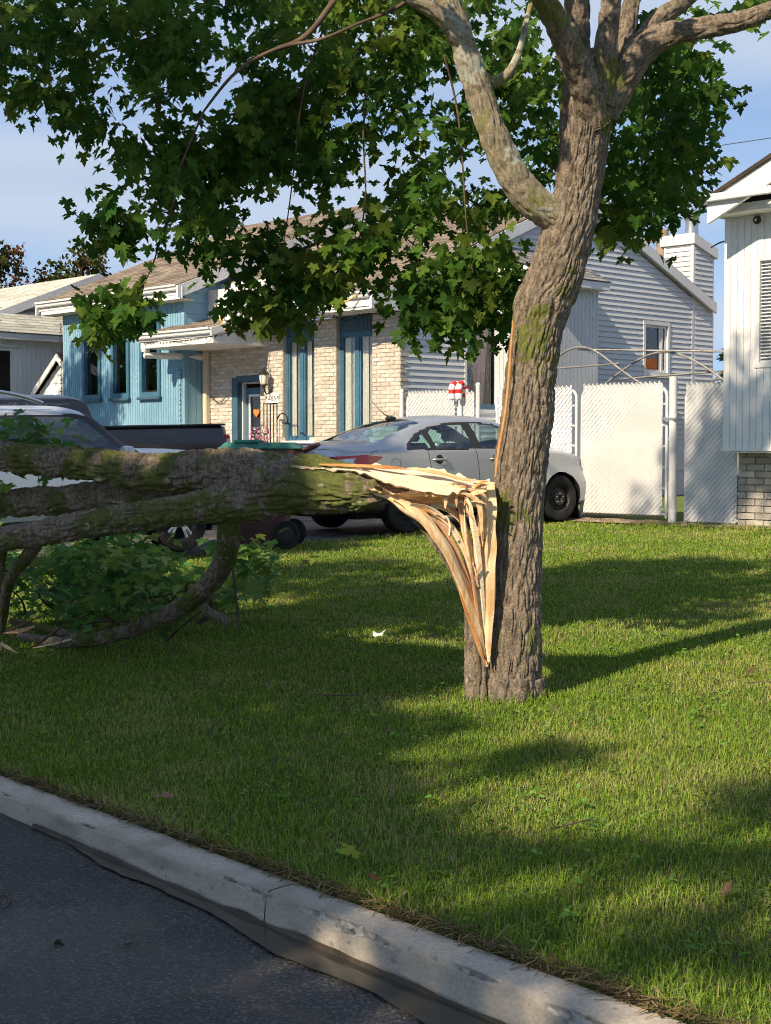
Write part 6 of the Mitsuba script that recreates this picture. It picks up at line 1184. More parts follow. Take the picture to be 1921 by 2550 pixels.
for k, p in enumerate(GL):
    for sgn in (-1, 1): add('side_window', SZ(pick(v, f, sidewin & inpoly(p, c[:, 0], c[:, 2]) & (c[:, 1] * sgn > 0))), 'm_tint', C, smooth=True)
add('rear_window', SZ(pick(v, f, backl)), 'm_tint', C, smooth=True); add('windscreen', SZ(pick(v, f, wind)), 'm_glass', C, smooth=True)
add('rear_valance', SZ(pick(v, f, low)), 'm_black_plastic', C, smooth=40)
v2, f2 = sed.cap(0, -.10); c2 = v2[f2].mean(1)
blk = c2[:, 2] < .50
tl = inpoly([(.28, .87), (.42, .93), (.80, .99), (.80, .86), (.60, .80), (.40, .82)], np.abs(c2[:, 1]), c2[:, 2])
add('boot_lid', SZ(pick(v2, f2, ~blk & ~tl)), 'm_silver_paint', C, smooth=40); add('rear_bumper', SZ(pick(v2, f2, blk)), 'm_black_plastic', C, smooth=40)
v3, f3 = sed.cap(-1, .06); add('nose', SZ((v3, f3)), 'm_silver_paint', C, smooth=40)
# bumper: black lower band wrapped round the corner, red reflector
def bandq(z0, z1, out, xs, name, m, sgn=-1):
    """a strip standing proud of the body side from z0 to z1"""
    zs = np.linspace(z0, z1, 6); X, Z = np.meshgrid(xs, zs, indexing='ij'); Y = np.array([[sgn * (sed.side(x, z) + out) for z in zs] for x in xs]); n, k = X.shape
    i, j = np.meshgrid(np.arange(n - 1), np.arange(k - 1), indexing='ij')
    return add(name, SZ((np.stack([X, Y, Z], -1).reshape(-1, 3), np.stack([i * k + j, (i + 1) * k + j, (i + 1) * k + j + 1, i * k + j + 1], -1).reshape(-1, 4))), m, C, smooth=True)
bandq(.27, .46, .006, np.linspace(.02, .615, 24), 'bumper_corner', 'm_black_plastic')
bandq(.18, .27, .004, np.linspace(1.36, 3.25, 30), 'sill', 'm_black_plastic')
rx = np.linspace(.25, .60, 10)
def rearx(y, z): return float(np.interp(abs(y), [0, .72], [-.10, 0]) * 1) if False else -.10 * (1 - (min(abs(y), .74) / .76) ** 2)
def rear_patch(poly, out, name, m, sgn=1, nsub=1, on=None):
    g = Polygon(poly); tr = shapely.delaunay_triangles(shapely.segmentize(g, .04)); pts, fs = [], []
    for t in tr.geoms:
        if g.buffer(1e-6).contains(t.centroid):
            q = np.array(t.exterior.coords)[:3]; fs.append([len(pts), len(pts) + 1, len(pts) + 2]); pts += [tuple(a) for a in q]
    P3 = np.array([(rearx(y, z) - out, y, z) for y, z in pts]); return add(name, SZ((P3, np.array(fs))), m, C)
rear_patch([(-.66, .375), (-.36, .375), (-.34, .425), (-.66, .425)], .012, 'reflector', 'm_red_lens')
rear_patch([(-.60, .50), (-.58, .47), (.58, .47), (.60, .50), (.55, .52), (-.55, .52)], .008, 'bumper_step', 'm_silver_paint')
rear_patch([(-.26, .72), (.26, .72), (.26, .84), (-.26, .84)], .006, 'plate_recess', 'm_black_plastic')
# tail lamps: red surround with clear middle, wrapping from the boot on to the flank
def lamp(sgn):
    k = None
    ys = np.linspace(.26, .735, 44); zlo = np.interp(ys, [.26, .40, .735], [.865, .80, .80]); zhi = np.interp(ys, [.26, .40, .735], [.885, .94, .985])
    S = np.linspace(0, 1, 22); A, Sg = np.meshgrid(np.arange(44), S, indexing='ij'); Y = ys[A]; Z = zlo[A] + (zhi - zlo)[A] * Sg
    X = np.array([[rearx(y, z) - .018 for z in zr] for y, zr in zip(ys, Z)]); i, j = np.meshgrid(np.arange(43), np.arange(21), indexing='ij'); f_ = np.stack([i * 22 + j, (i + 1) * 22 + j, (i + 1) * 22 + j + 1, i * 22 + j + 1], -1).reshape(-1, 4)
    V1 = np.stack([X, sgn * Y, Z], -1).reshape(-1, 3)
    xs = np.linspace(-.005, .60, 44); z0 = np.interp(xs, [0, .15, .45, .60], [.80, .80, .885, .955]); z1 = np.interp(xs, [0, .35, .60], [.985, .995, .965]); A, Sg = np.meshgrid(np.arange(44), S, indexing='ij'); X2 = xs[A]; Z2 = z0[A] + (z1 - z0)[A] * Sg
    Y2 = np.array([[sgn * (sed.side(max(x, 0), z) + .010) for z in zr] for x, zr in zip(xs, Z2)]); i, j = np.meshgrid(np.arange(43), np.arange(21), indexing='ij'); f2_ = np.stack([i * 22 + j, (i + 1) * 22 + j, (i + 1) * 22 + j + 1, i * 22 + j + 1], -1).reshape(-1, 4)
    V2 = np.stack([X2, Y2, Z2], -1).reshape(-1, 3)
    va, fa = cat([(V1, f_), (V2, f2_)]); cc = va[fa].mean(1)
    clear = (inpoly([(.34, .83), (.44, .90), (.735, .945), (.735, .835), (.5, .825)], np.abs(cc[:, 1]), cc[:, 2]) & (cc[:, 0] < 0)) | (inpoly([(-.02, .835), (-.02, .945), (.20, .955), (.13, .845)], cc[:, 0], cc[:, 2]) & (cc[:, 0] >= 0))
    k = add('tail_lamp', SZ(pick(va, fa, ~clear)), 'm_red_lens', C, smooth=True); add('clear_lens', SZ(pick(va, fa, clear)), 'm_clear_lens', k, smooth=True)
lamp(-1); lamp(1)
add('spoiler_lip', SZ(cat([ribbon([(-.04, -.62, 1.125), (-.075, -.3, 1.135), (-.085, 0, 1.138), (-.075, .3, 1.135), (-.04, .62, 1.125)], [.05, .10, .10, .10, .05], .022, (0, 0, 1), .04)])), 'm_silver_paint', C, smooth=30)
add('brake_light', SZ(bx(-.145, -.12, -.16, .16, 1.085, 1.102)), 'm_red_lens', C)
for pts in ([(1.33, 1.03), (1.36, .80), (1.42, .62), (1.40, .45)], [(2.13, 1.02), (2.15, .7), (2.14, .35)], [(3.25, .98), (3.28, .75), (3.24, .55), (3.24, .30)], [(.55, 1.04), (.48, 1.03), (.42, 1.0)]): seam(C, SZ, sed, pts)
seam(C, SZ, sed, [(.80 + .075 * math.cos(t), .86 + .075 * math.sin(t)) for t in np.linspace(0, 2 * np.pi, 14)], r=.003, name='fuel_flap_gap')
for hx_, hz in ((1.50, .905), (2.46, .885)):
    y = -(sed.side(hx_, hz) + .03); k = add('door_handle', SZ(tube([(hx_ - .11, y + .03, hz), (hx_ - .07, y, hz), (hx_ + .07, y, hz - .003), (hx_ + .11, y + .03, hz - .004)], [.012, .017, .017, .012], 8, .02)), 'm_steel', C, smooth=40)
    v_, f_ = revolve([(.001, 0), (.055, 0), (.06, .004), (.001, .004)], 20); add('cup', SZ((v_ + [hx_, y + .023, hz], f_)), 'm_black_plastic', k)
add('antenna', SZ(tube([(1.42, 0, 1.44), (1.36, 0, 1.47), (1.12, 0, 1.66)], [.02, .008, .003], 7, .04)), 'm_black_plastic', C, smooth=40)
v_, f_ = vf(trimesh.creation.icosphere(2, 1)); add('antenna_base', SZ((v_ * [.09, .035, .035] + [1.42, 0, 1.435], f_)), 'm_black_plastic', C, smooth=True)
for s in (-1, 1): add('door_mirror', SZ((v_ * [.075, .085, .075] + [3.0, s * .98, 1.04], f_)), 'm_silver_paint', C, smooth=True)
for (wx, wz) in WH:
    for s in (-1, 1): wheel(C, SZ, wx, s * .78, WR, .205, 'steel', s)
liner(C, SZ, WH, .36, .50, .875)
add('underbody', SZ(bx(.3, 4.2, -.72, .72, .20, .30)), 'm_dark', C); add('exhaust_box', SZ(cbx(.12, .55, -.5, -.05, .22, .33, .04)), 'm_dark', C)
for s in (-1, 1):
    add('front_seat', SZ(cat([cbx(2.05, 2.20, s * .38 - .23, s * .38 + .23, .5, 1.10, .05), cbx(2.1, 2.6, s * .38 - .24, s * .38 + .24, .42, .58, .05)])), 'm_seat', C)
    add('headrest', SZ(cbx(2.03, 2.13, s * .38 - .13, s * .38 + .13, 1.12, 1.29, .04)), 'm_seat', C)
    add('rear_headrest', SZ(cbx(1.20, 1.28, s * .36 - .12, s * .36 + .12, 1.08, 1.20, .03)), 'm_seat', C)
add('rear_seat', SZ(cbx(1.15, 1.30, -.62, .62, .5, 1.06, .05)), 'm_seat', C); add('parcel_shelf', SZ(bx(.66, 1.2, -.6, .6, 1.02, 1.05)), 'm_seat', C); add('dashboard', SZ(cbx(3.0, 3.4, -.66, .66, .75, 1.0, .06)), 'm_seat', C)
add('steering_wheel', SZ(tube([(2.72 + .06 * math.sin(t), .38 + .18 * math.cos(t), .98 + .17 * math.sin(t)) for t in np.linspace(0, 2 * np.pi, 20)], .014, 7, .04)), 'm_black_plastic', C)
add('mud_flap', SZ(toW and (np.array([[3.95, -.86, .26], [4.02, -.86, .02], [4.03, -.60, .02], [3.96, -.60, .26]]), np.array([[0, 1, 2], [0, 2, 3]]))), 'm_black_plastic', C)

# ---- silver four-wheel drive nearer on the left
Sv = thing('silver_suv', 'silver boxy four wheel drive with roof rails parked behind the fallen branches', 'car')
suv = Shell([(0.0, .45, 1.03, 1.44, 1.49, .82, .84, .68), (.12, .36, 1.05, 1.49, 1.55, .90, .90, .70), (.5, .32, 1.06, 1.52, 1.59, .94, .925, .70), (1.5, .30, 1.06, 1.545, 1.62, .945, .93, .705), (2.35, .30, 1.06, 1.535, 1.615, .945, .93, .70), (2.55, .30, 1.06, 1.49, 1.575, .945, .93, .695), (3.02, .30, 1.06, 1.16, 1.235, .945, .925, .74), (3.15, .30, 1.05, 1.12, 1.155, .945, .92, .76), (3.8, .31, 1.02, 1.085, 1.12, .94, .90, .74), (4.25, .33, .97, 1.03, 1.06, .91, .86, .68), (4.44, .36, .82, .90, .93, .82, .78, .56), (4.50, .42, .72, .80, .83, .72, .70, .48)])
UZ = placer(-2.119 - 3.65 * math.sin(math.radians(46)) + .0, 15.945 - 3.65 * math.cos(math.radians(46)) + .0, .40, math.radians(46), .030, .985)
UZ_off = np.array([math.cos(math.radians(46)), -math.sin(math.radians(46)), 0]) * -.80
def UP_(m):
    v, f = UZ(m); return v + UZ_off, f
WH2 = [(.90, .365), (3.56, .365)]
v, f = suv.grid(); c = v[f].mean(1); ay = np.abs(c[:, 1]); m2 = suv.verts().shape[1]; jj = np.tile(np.arange(m2 - 1), len(suv.x) - 1); jj = np.minimum(jj, m2 - 2 - jj) * .5
GL2 = [[(.35, 1.10), (.40, 1.46), (.95, 1.48), (.97, 1.10)], [(1.05, 1.10), (1.04, 1.48), (1.72, 1.49), (1.72, 1.10)], [(1.86, 1.10), (1.86, 1.49), (2.28, 1.485), (2.48, 1.43), (2.86, 1.11)]]
DL2 = [(.28, 1.06), (.3, 1.50), (2.40, 1.515), (2.58, 1.46), (3.02, 1.07)]
sw2 = (jj >= 40) & (jj < 58) & (ay > .5) & inpoly(DL2, c[:, 0], c[:, 2]); wd2 = (jj >= 54) & (c[:, 0] > 2.58) & (c[:, 0] < 3.02); ar2 = arch_mask(c, WH2, .42)
apil = (jj >= 40) & (c[:, 0] > 2.50) & (c[:, 0] < 3.06) & ~wd2
lowc = (c[:, 2] < .46) & (jj < 22)
g2 = np.zeros(len(f), bool)
for p in GL2: g2 |= inpoly(p, c[:, 0], c[:, 2])
g2 &= sw2
add('body', UP_(pick(v, f, ~(sw2 | wd2 | ar2 | apil | lowc))), 'm_suv_paint', Sv, smooth=40); add('window_trim', UP_(pick(v, f, (sw2 | apil) & ~g2)), 'm_black_plastic', Sv, smooth=40); add('cladding', UP_(pick(v, f, lowc & ~ar2)), 'm_black_plastic', Sv, smooth=40)
for p in GL2:
    for sgn in (-1, 1): add('side_window', UP_(pick(v, f, sw2 & inpoly(p, c[:, 0], c[:, 2]) & (c[:, 1] * sgn > 0))), 'm_tint', Sv, smooth=True)
add('windscreen', UP_(pick(v, f, wd2)), 'm_glass', Sv, smooth=True)
add('nose', UP_(suv.cap(-1, .05)), 'm_suv_paint', Sv, smooth=40); add('tailgate', UP_(suv.cap(0, -.05)), 'm_suv_paint', Sv, smooth=40)
for s in (-1, 1):
    add('roof_rail', UP_(tube([(.35, s * .66, 1.585), (.5, s * .67, 1.645), (1.9, s * .67, 1.675), (2.05, s * .66, 1.63)], .022, 8, .1)), 'm_steel', Sv, smooth=40)
    k = add('door_mirror', UP_(((lambda q: np.sign(q) * np.abs(q) ** .6)(vf(trimesh.creation.icosphere(3, 1))[0]) * [.06, .085, .075] + [2.80, s * 1.04, 1.10], vf(trimesh.creation.icosphere(3, 1))[1])), 'm_suv_paint', Sv, smooth=True)
    add('front_seat', UP_(cat([cbx(1.75, 1.92, s * .40 - .25, s * .40 + .25, .6, 1.22, .05), cbx(1.74, 1.84, s * .40 - .13, s * .40 + .13, 1.20, 1.38, .04)])), 'm_seat', Sv)
    add('rear_seat', UP_(cbx(.85, 1.0, s * .4 - .3, s * .4 + .3, .6, 1.25, .05)), 'm_seat', Sv)
for pts in ([(1.80, 1.10), (1.80, .5)], [(2.92, 1.08), (2.95, .6), (2.9, .45)], [(1.0, 1.1), (1.05, .9), (1.35, .6)]): seam(Sv, UP_, suv, pts, r=.005)
add('door_strip', UP_(ribbon([(1.1, -(suv.side(1.1, .62) + .01), .60), (2.0, -(suv.side(2, .62) + .01), .60), (3.0, -(suv.side(3, .62) + .01), .60)], [.02, .035, .02], .012, (0, 1, 0), .1)), 'm_steel', Sv)
add('dashboard', UP_(cbx(2.65, 3.0, -.7, .7, .9, 1.10, .06)), 'm_seat', Sv); add('underbody', UP_(bx(.3, 4.2, -.75, .75, .26, .5)), 'm_dark', Sv)
for (wx, wz) in WH2:
    for s in (-1, 1): wheel(Sv, UP_, wx, s * .80, .365, .235, 'alloy', s)
liner(Sv, UP_, WH2, .425, .5, .90)

# ---- black pickup
Kp = thing('black_pickup', 'black pickup truck with a covered bed parked tail towards the houses', 'pickup truck')
pk_ = Shell([(0.0, .62, 1.18, 1.36, 1.38, .86, .90, .84), (.10, .58, 1.22, 1.385, 1.40, .93, .95, .87), (1.2, .55, 1.24, 1.40, 1.42, .95, .965, .88), (2.10, .52, 1.26, 1.40, 1.42, .95, .965, .88), (2.13, .52, 1.26, 1.42, 1.44, .95, .965, .86), (2.20, .50, 1.26, 1.72, 1.78, .95, .96, .76), (2.45, .48, 1.26, 1.775, 1.85, .95, .96, .74), (3.6, .48, 1.25, 1.77, 1.85, .95, .96, .74), (3.9, .48, 1.25, 1.70, 1.78, .95, .96, .74), (4.5, .48, 1.22, 1.30, 1.34, .95, .95, .80), (5.4, .5, 1.14, 1.2, 1.23, .94, .93, .75), (5.6, .6, .9, 1.0, 1.02, .85, .84, .6)], dx=.025, mid=.05)
tail = W([[-17.35, 12.95, 0]])[0]
KZ = placer(tail[0], tail[1], .555, math.radians(46 + 180), -.030)
v, f = pk_.grid(); c = v[f].mean(1); m2 = pk_.verts().shape[1]; jj = np.tile(np.arange(m2 - 1), len(pk_.x) - 1); jj = np.minimum(jj, m2 - 2 - jj) * .5
WH3 = [(1.15, .39), (4.55, .39)]; ar3 = arch_mask(c, WH3, .47)
wn3 = (jj >= 43) & (jj < 58) & (np.abs(c[:, 1]) > .5) & (inpoly([(2.45, 1.33), (2.48, 1.72), (3.1, 1.73), (3.1, 1.33)], c[:, 0], c[:, 2]) | inpoly([(3.22, 1.33), (3.22, 1.73), (3.7, 1.72), (4.2, 1.34)], c[:, 0], c[:, 2]))
rw3 = (c[:, 0] > 2.14) & (c[:, 0] < 2.22) & (jj > 56) & (c[:, 2] > 1.46) & (c[:, 2] < 1.72)
ton = (c[:, 0] < 2.12) & (jj > 62)
add('body', KZ(pick(v, f, ~(ar3 | wn3 | ton | rw3))), 'm_black_paint', Kp, smooth=35); add('side_window', KZ(pick(v, f, wn3)), 'm_dark_tint', Kp, smooth=True); add('rear_window', KZ(pick(v, f, rw3)), 'm_dark_tint', Kp, smooth=True)
add('bed_cover', KZ(pick(v, f, ton)), 'm_black_plastic', Kp, smooth=35); add('tailgate', KZ(pk_.cap(0, -.03)), 'm_black_paint', Kp, smooth=35); add('nose', KZ(pk_.cap(-1, .05)), 'm_black_paint', Kp, smooth=35)
for s in (-1, 1):
    # flared wheel opening
    a = np.linspace(-.15, np.pi + .15, 30); pr = [(1.15 + .60 * math.cos(t) * (1 + .25 * math.sin(t)), s * 1.0, .42 + .62 * math.sin(t)) for t in a]
    add('wheel_flare', KZ(ribbon(pr, [.16, .22, .24, .24, .22, .16] if False else np.interp(np.linspace(0, 1, 30), [0, .5, 1], [.15, .26, .15]), .05, (0, 1, 0), .04)), 'm_black_paint', Kp, smooth=40)
    k = add('tail_lamp', KZ(cbx(-.015, .07, s * .90 - .04, s * .90 + .06, .96, 1.26, .02)), 'm_red_lens', Kp); add('clear_lens', KZ(cat([bx(-.022, -.016, s * .90 - .025, s * .90 + .03, 1.04, 1.16), bx(.0, .06, s * .962, s * .966, 1.02, 1.2)])), 'm_clear_lens', k)
    add('bed_rail', KZ(cbx(.06, 2.1, s * .90 - .05, s * .90 + .05, 1.385, 1.415, .012)), 'm_black_plastic', Kp)
add('rear_bumper', KZ(cbx(-.16, .0, -.9, .9, .52, .72, .03)), 'm_steel', Kp)
for (wx, wz) in WH3:
    for s in (-1, 1): wheel(Kp, KZ, wx, s * .84, .39, .26, 'alloy', s)
liner(Kp, KZ, WH3, .475, .5, .94); add('underbody', KZ(bx(.2, 5.2, -.8, .8, .42, .65)), 'm_dark', Kp)
seam(Kp, KZ, pk_, [(2.14, 1.40), (2.15, .55)], 1, .008); seam(Kp, KZ, pk_, [(3.16, 1.28), (3.16, .6)], 1, .006)

# ---- wheeled bin
Bn = thing('wheeled_bin', 'brown wheeled refuse bin with a green lid behind the fallen trunk', 'bin')
def BZ(m):
    v, f = vf(m); a = math.radians(-4); R_ = np.array([[math.cos(a), -math.sin(a), 0], [math.sin(a), math.cos(a), 0], [0, 0, 1]])
    return (v * [1, 1, 1.075]) @ R_.T + np.array([-1.40, 17.1, .475]), f
def frustum(x0, x1, y0, y1, z0, X0, X1, Y0, Y1, z1):
    return np.array([[x0, y0, z0], [x1, y0, z0], [x1, y1, z0], [x0, y1, z0], [X0, Y0, z1], [X1, Y0, z1], [X1, Y1, z1], [X0, Y1, z1]]), BOXT
add('body', BZ(frustum(-.30, .24, -.24, .24, .05, -.42, .36, -.30, .30, 1.0)), 'm_bin_brown', Bn)
add('rim', BZ(cbx(-.46, .40, -.33, .33, .985, 1.055, .015)), 'm_bin_brown', Bn)
lk = add('lid', BZ(frustum(-.47, .46, -.335, .335, 1.062, -.40, .34, -.27, .27, 1.125)), 'm_bin_green', Bn)
add('lid_edge', BZ(cbx(-.475, .47, -.34, .34, 1.052, 1.075, .008)), 'm_bin_green', lk)
add('grip', BZ(cat([cbx(-.30, -.02, -.30, -.24, 1.115, 1.150, .01), cbx(-.30, -.02, .10, .16, 1.115, 1.150, .01)])), 'm_bin_green', lk, kind='stuff')
add('handle', BZ(tube([(.42, -.28, 1.02), (.52, -.28, 1.06), (.52, .28, 1.06), (.42, .28, 1.02)], .018, 8, .05)), 'm_bin_brown', Bn, smooth=40)
for s in (-1, 1):
    v_, f_ = revolve([(.001, -.03), (.09, -.035), (.105, -.04), (.145, -.035), (.15, -.02), (.15, .02), (.145, .035), (.105, .04), (.09, .035), (.001, .03)], 36)
    k = add('wheel', BZ((v_ + [.30, s * .31, .15], f_)), 'm_rubber', Bn, smooth=40); v_, f_ = revolve([(.001, s * .045), (.05, s * .042), (.085, s * .036), (.09, s * .03)], 30); add('hub', BZ((v_ + [.30, s * .31, .15], f_)), 'm_black_plastic', k, smooth=40)
# ------------------------------------------------------------------ lawn grass and litter
gr = np.random.default_rng(77)
def grass(n_per, d0, d1, x_half, hgt, wid, seed):
    """blades with a root spot, bend and tone: arrays of vertices, faces and colours"""
    r = np.random.default_rng(seed)
    area = (d1 - d0) * 2 * x_half * (d0 + d1) / 2
    n = int(area * n_per)
    t = r.uniform(0, 1, n); y = np.sqrt(d0 ** 2 + t * (d1 ** 2 - d0 ** 2)); x = r.uniform(-x_half, x_half, n) * y
    u = x * UU[0] + y * UU[1]; v = x * VV[0] + y * VV[1]
    ok = (v > vc(u) + .004 + .05 * meshkit.noise(np.stack([u * 11, v * 0, v * 0], -1), 2) * r.uniform(.2, 1, n)) & (v < 16.05) & (u > DR1 + .06 * np.sin(v * 9) - .05) & (((x - .69) / .17) ** 2 + ((y - 7.93) / .15) ** 2 > 1)
    return x[ok], y[ok], u[ok], v[ok]
bands = [(3.6, 5.2, 9500, .0034), (5.2, 7, 7500, .0038), (7, 9.5, 5000, .0046), (9.5, 13, 2500, .006), (13, 18, 1500, .0085), (18, 24, 900, .011)]
GX, GY, GU, GVv, GWd = [], [], [], [], []
for i, (a, b, npm, w) in enumerate(bands):
    x, y, u, v = grass(npm, a, b, .345, 0, 0, 100 + i); GX.append(x); GY.append(y); GU.append(u); GVv.append(v); GWd.append(np.full(len(x), w))
x, y, u, v, w = map(np.concatenate, (GX, GY, GU, GVv, GWd)); n = len(x)
q2 = np.stack([x, y, x * 0], -1)
tall = meshkit.fbm(q2 * .9, 3, 3); thin = meshkit.fbm(q2 * 2.3 + 9, 3, 5); clump = meshkit.noise(q2 * 9, 8)
h = gr.uniform(.018, .034, n) * (.75 + .55 * tall + .45 * clump)
ed = np.clip(1 - (v - vc(u)) / .14, 0, 1)                       # longer, drier fringe over the kerb
h *= 1 + .8 * ed * gr.uniform(.2, 1, n)
fnd_ = np.clip(1 - (16.05 - v) / .55, 0, 1) * (u > -11.6) * gr.uniform(0, 1, n); h *= 1 + 2.6 * fnd_
dre = np.clip(1 - (u - DR1) / .35, 0, 1) * gr.uniform(0, 1, n); h *= 1 + 1.1 * dre
tre = np.clip(1 - (np.hypot(x - .69, y - 7.9) - .15) / .14, 0, 1) * gr.uniform(0, 1, n); h *= 1 + 1.6 * tre
az = gr.uniform(0, 2 * np.pi, n); lean = gr.uniform(.2, 1.25, n)
dx, dy = np.cos(az) * lean, np.sin(az) * lean
ox = np.where(ed > .3, -VV[0] * .7 * gr.uniform(0, 1, n) ** 2, 0); oy = np.where(ed > .3, -VV[1] * .7 * gr.uniform(0, 1, n) ** 2, 0)
dx, dy = dx + ox, dy + oy
px, py = -np.sin(az) * w / 2, np.cos(az) * w / 2
z = gxy(x, y)
V5 = np.empty((n, 5, 3))
V5[:, 0] = np.stack([x - px, y - py, z - .004], 1); V5[:, 1] = np.stack([x + px, y + py, z - .004], 1)
m_ = .55; V5[:, 2] = np.stack([x - px * .8 + dx * h * .35, y - py * .8 + dy * h * .35, z + h * m_], 1); V5[:, 3] = np.stack([x + px * .8 + dx * h * .35, y + py * .8 + dy * h * .35, z + h * m_], 1)
V5[:, 4] = np.stack([x + dx * h, y + dy * h, z + h * (1 - .25 * lean ** 2)], 1)
F5 = np.array([[0, 1, 3], [0, 3, 2], [2, 3, 4]])
base = np.array([(.148, .245, .030), (.19, .285, .040), (.108, .20, .027), (.23, .305, .050), (.27, .315, .078)])
col = base[np.clip((gr.uniform(0, 1, n) * 3 + (thin - .33) * 7).astype(int), 0, 4)] * gr.uniform(.8, 1.2, (n, 1))
dry = (gr.uniform(0, 1, n) < .06 + .14 * ed + .25 * np.clip(thin - .55, 0, 1) * 2)
col[dry] = np.array([(.30, .26, .13), (.36, .31, .17), (.24, .20, .09)])[gr.integers(3, size=dry.sum())]
add('lawn_grass', (V5.reshape(-1, 3), (F5[None] + (np.arange(n) * 5)[:, None, None]).reshape(-1, 3)), 'm_grass', color=np.repeat(col, 5, 0), label='short mown lawn grass with dry blades mixed in', category='grass', kind='stuff')
# thatch: dead stems lying between the blades and along the kerb
def stems(n, name, label, where, cols, length=(.03, .08), seed=0):
    r = np.random.default_rng(seed); p = where(n, r); n = len(p)
    a = r.uniform(0, 2 * np.pi, n); L = r.uniform(*length, n); w_ = r.uniform(.0012, .003, n)
    d = np.stack([np.cos(a), np.sin(a), r.normal(0, .2, n)], 1); s = np.stack([-np.sin(a), np.cos(a), np.zeros(n)], 1)
    V_ = np.stack([p - s * w_[:, None], p + s * w_[:, None], p + s * w_[:, None] + d * L[:, None], p - s * w_[:, None] + d * L[:, None]], 1)
    c = np.array(cols)[r.integers(len(cols), size=n)] * r.uniform(.7, 1.2, (n, 1))
    add(name, (V_.reshape(-1, 3), (np.array([[0, 1, 2], [0, 2, 3]])[None] + (np.arange(n) * 4)[:, None, None]).reshape(-1, 3)), 'm_grass', color=np.repeat(c, 4, 0), label=label, category='dead grass', kind='stuff')
def kerbside(n, r):
    u = r.uniform(-7, 0, n); s = np.abs(r.normal(0, .035, n)) - .02; v = vc(u) + s; q = W(np.column_stack([u, v, .155 + r.uniform(0, .025, n)])); return q
stems(3500, 'dead_grass', 'fringe of dead grass lying along the back of the kerb', kerbside, [(.20, .14, .07), (.28, .21, .11), (.12, .08, .045)], seed=3)
# clover-like weeds
wr = np.random.default_rng(5); P_, T_, N_, S_, C_ = [], [], [], [], []
for k in range(420):
    d = wr.uniform(4, 10); xx = wr.uniform(-.28, .28) * d
    uu_, vv_ = np.array([xx, d]) @ UU, np.array([xx, d]) @ VV
    if vv_ < vc(uu_) + .05 or uu_ < DR1: continue
    m = wr.integers(4, 9); p = np.column_stack([xx + wr.normal(0, .03, m), d + wr.normal(0, .03, m), float(gxy(xx, d)) + wr.uniform(.015, .05, m)])
    a = wr.uniform(0, 2 * np.pi, m); P_.append(p); T_.append(np.column_stack([np.cos(a), np.sin(a), wr.uniform(0, .5, m)])); N_.append(unit(np.column_stack([wr.normal(0, .3, m), wr.normal(0, .3, m), np.ones(m)]))); S_.append(wr.uniform(.014, .036, m)); C_.append(np.array([(.10, .20, .04)]) * wr.uniform(.8, 1.5, (m, 1)))
P_, T_, N_, S_, C_ = map(np.concatenate, (P_, T_, N_, S_, C_))
vv5 = leaf_verts(P_, T_, N_, S_, wr, DIA_V); add('lawn_weeds', (vv5.reshape(-1, 3), (DIA_F[None] + (np.arange(len(P_)) * 4)[:, None, None]).reshape(-1, 3)), 'm_grass', color=np.repeat(C_, 4, 0), label='small broad leaved weeds scattered in the lawn', category='weeds', kind='stuff')
# litter, leaf by leaf
def ground_leaf(name, label, cat_, p, size, col, tilt=.3, seed=0, V=LEAF_V, F=LEAF_F, bsdf='m_leaf'):
    r = np.random.default_rng(seed); p = np.array(p, float); p[2] = float(gxy(p[0], p[1])) + .045 if p[2] < -5 else p[2]; a = r.uniform(0, 2 * np.pi)
    v_ = leaf_verts(p[None], np.array([[math.cos(a), math.sin(a), .1]]), unit(np.array([[r.normal(0, tilt), r.normal(0, tilt) - .2, 1.]])), np.array([size]), r, V)[0]
    add(name, (v_, F), bsdf, color=np.broadcast_to(col, (len(v_), 3)), label=label, category=cat_, **({'group': {'dry_leaf': 'dry leaves scattered on the lawn', 'road_leaf': 'small leaves flat on the asphalt'}[name]} if name in ('dry_leaf', 'road_leaf') else {}))
def gp(x, y): return (x, y, -9)
TAN, BRN, YEL = (.42, .24, .13), (.28, .15, .08), (.35, .42, .06)
ground_leaf('dry_leaf', 'pinkish tan dry leaf on the shaded lawn left of the trunk foot', 'leaf', gp(-.86, 5.9), .075, (.48, .28, .20), .8, 1)
ground_leaf('dry_leaf', 'orange dry leaf on the lawn right of the fallen branches', 'leaf', gp(-1.02, 10.9), .09, TAN, .6, 2)
ground_leaf('dry_leaf', 'small tan dry leaf on the sunlit lawn right of the trunk', 'leaf', gp(2.0, 8.2), .08, TAN, .6, 3)
ground_leaf('dry_leaf', 'brown curled leaf in the grass near the middle of the kerb', 'leaf', gp(-.05, 4.82), .05, BRN, .8, 4)
ground_leaf('dry_leaf', 'brown leaf in the grass at the bottom right', 'leaf', gp(1.06, 4.6), .05, (.35, .20, .12), .8, 5)
ground_leaf('dry_leaf', 'tan leaf lying far left on the shaded lawn', 'leaf', gp(-1.95, 7.4), .06, TAN, .6, 6)
ground_leaf('green_leaf', 'bright yellow green leaf in the grass just behind the kerb', 'leaf', gp(-.105, 5.12), .075, YEL, .6, 7)
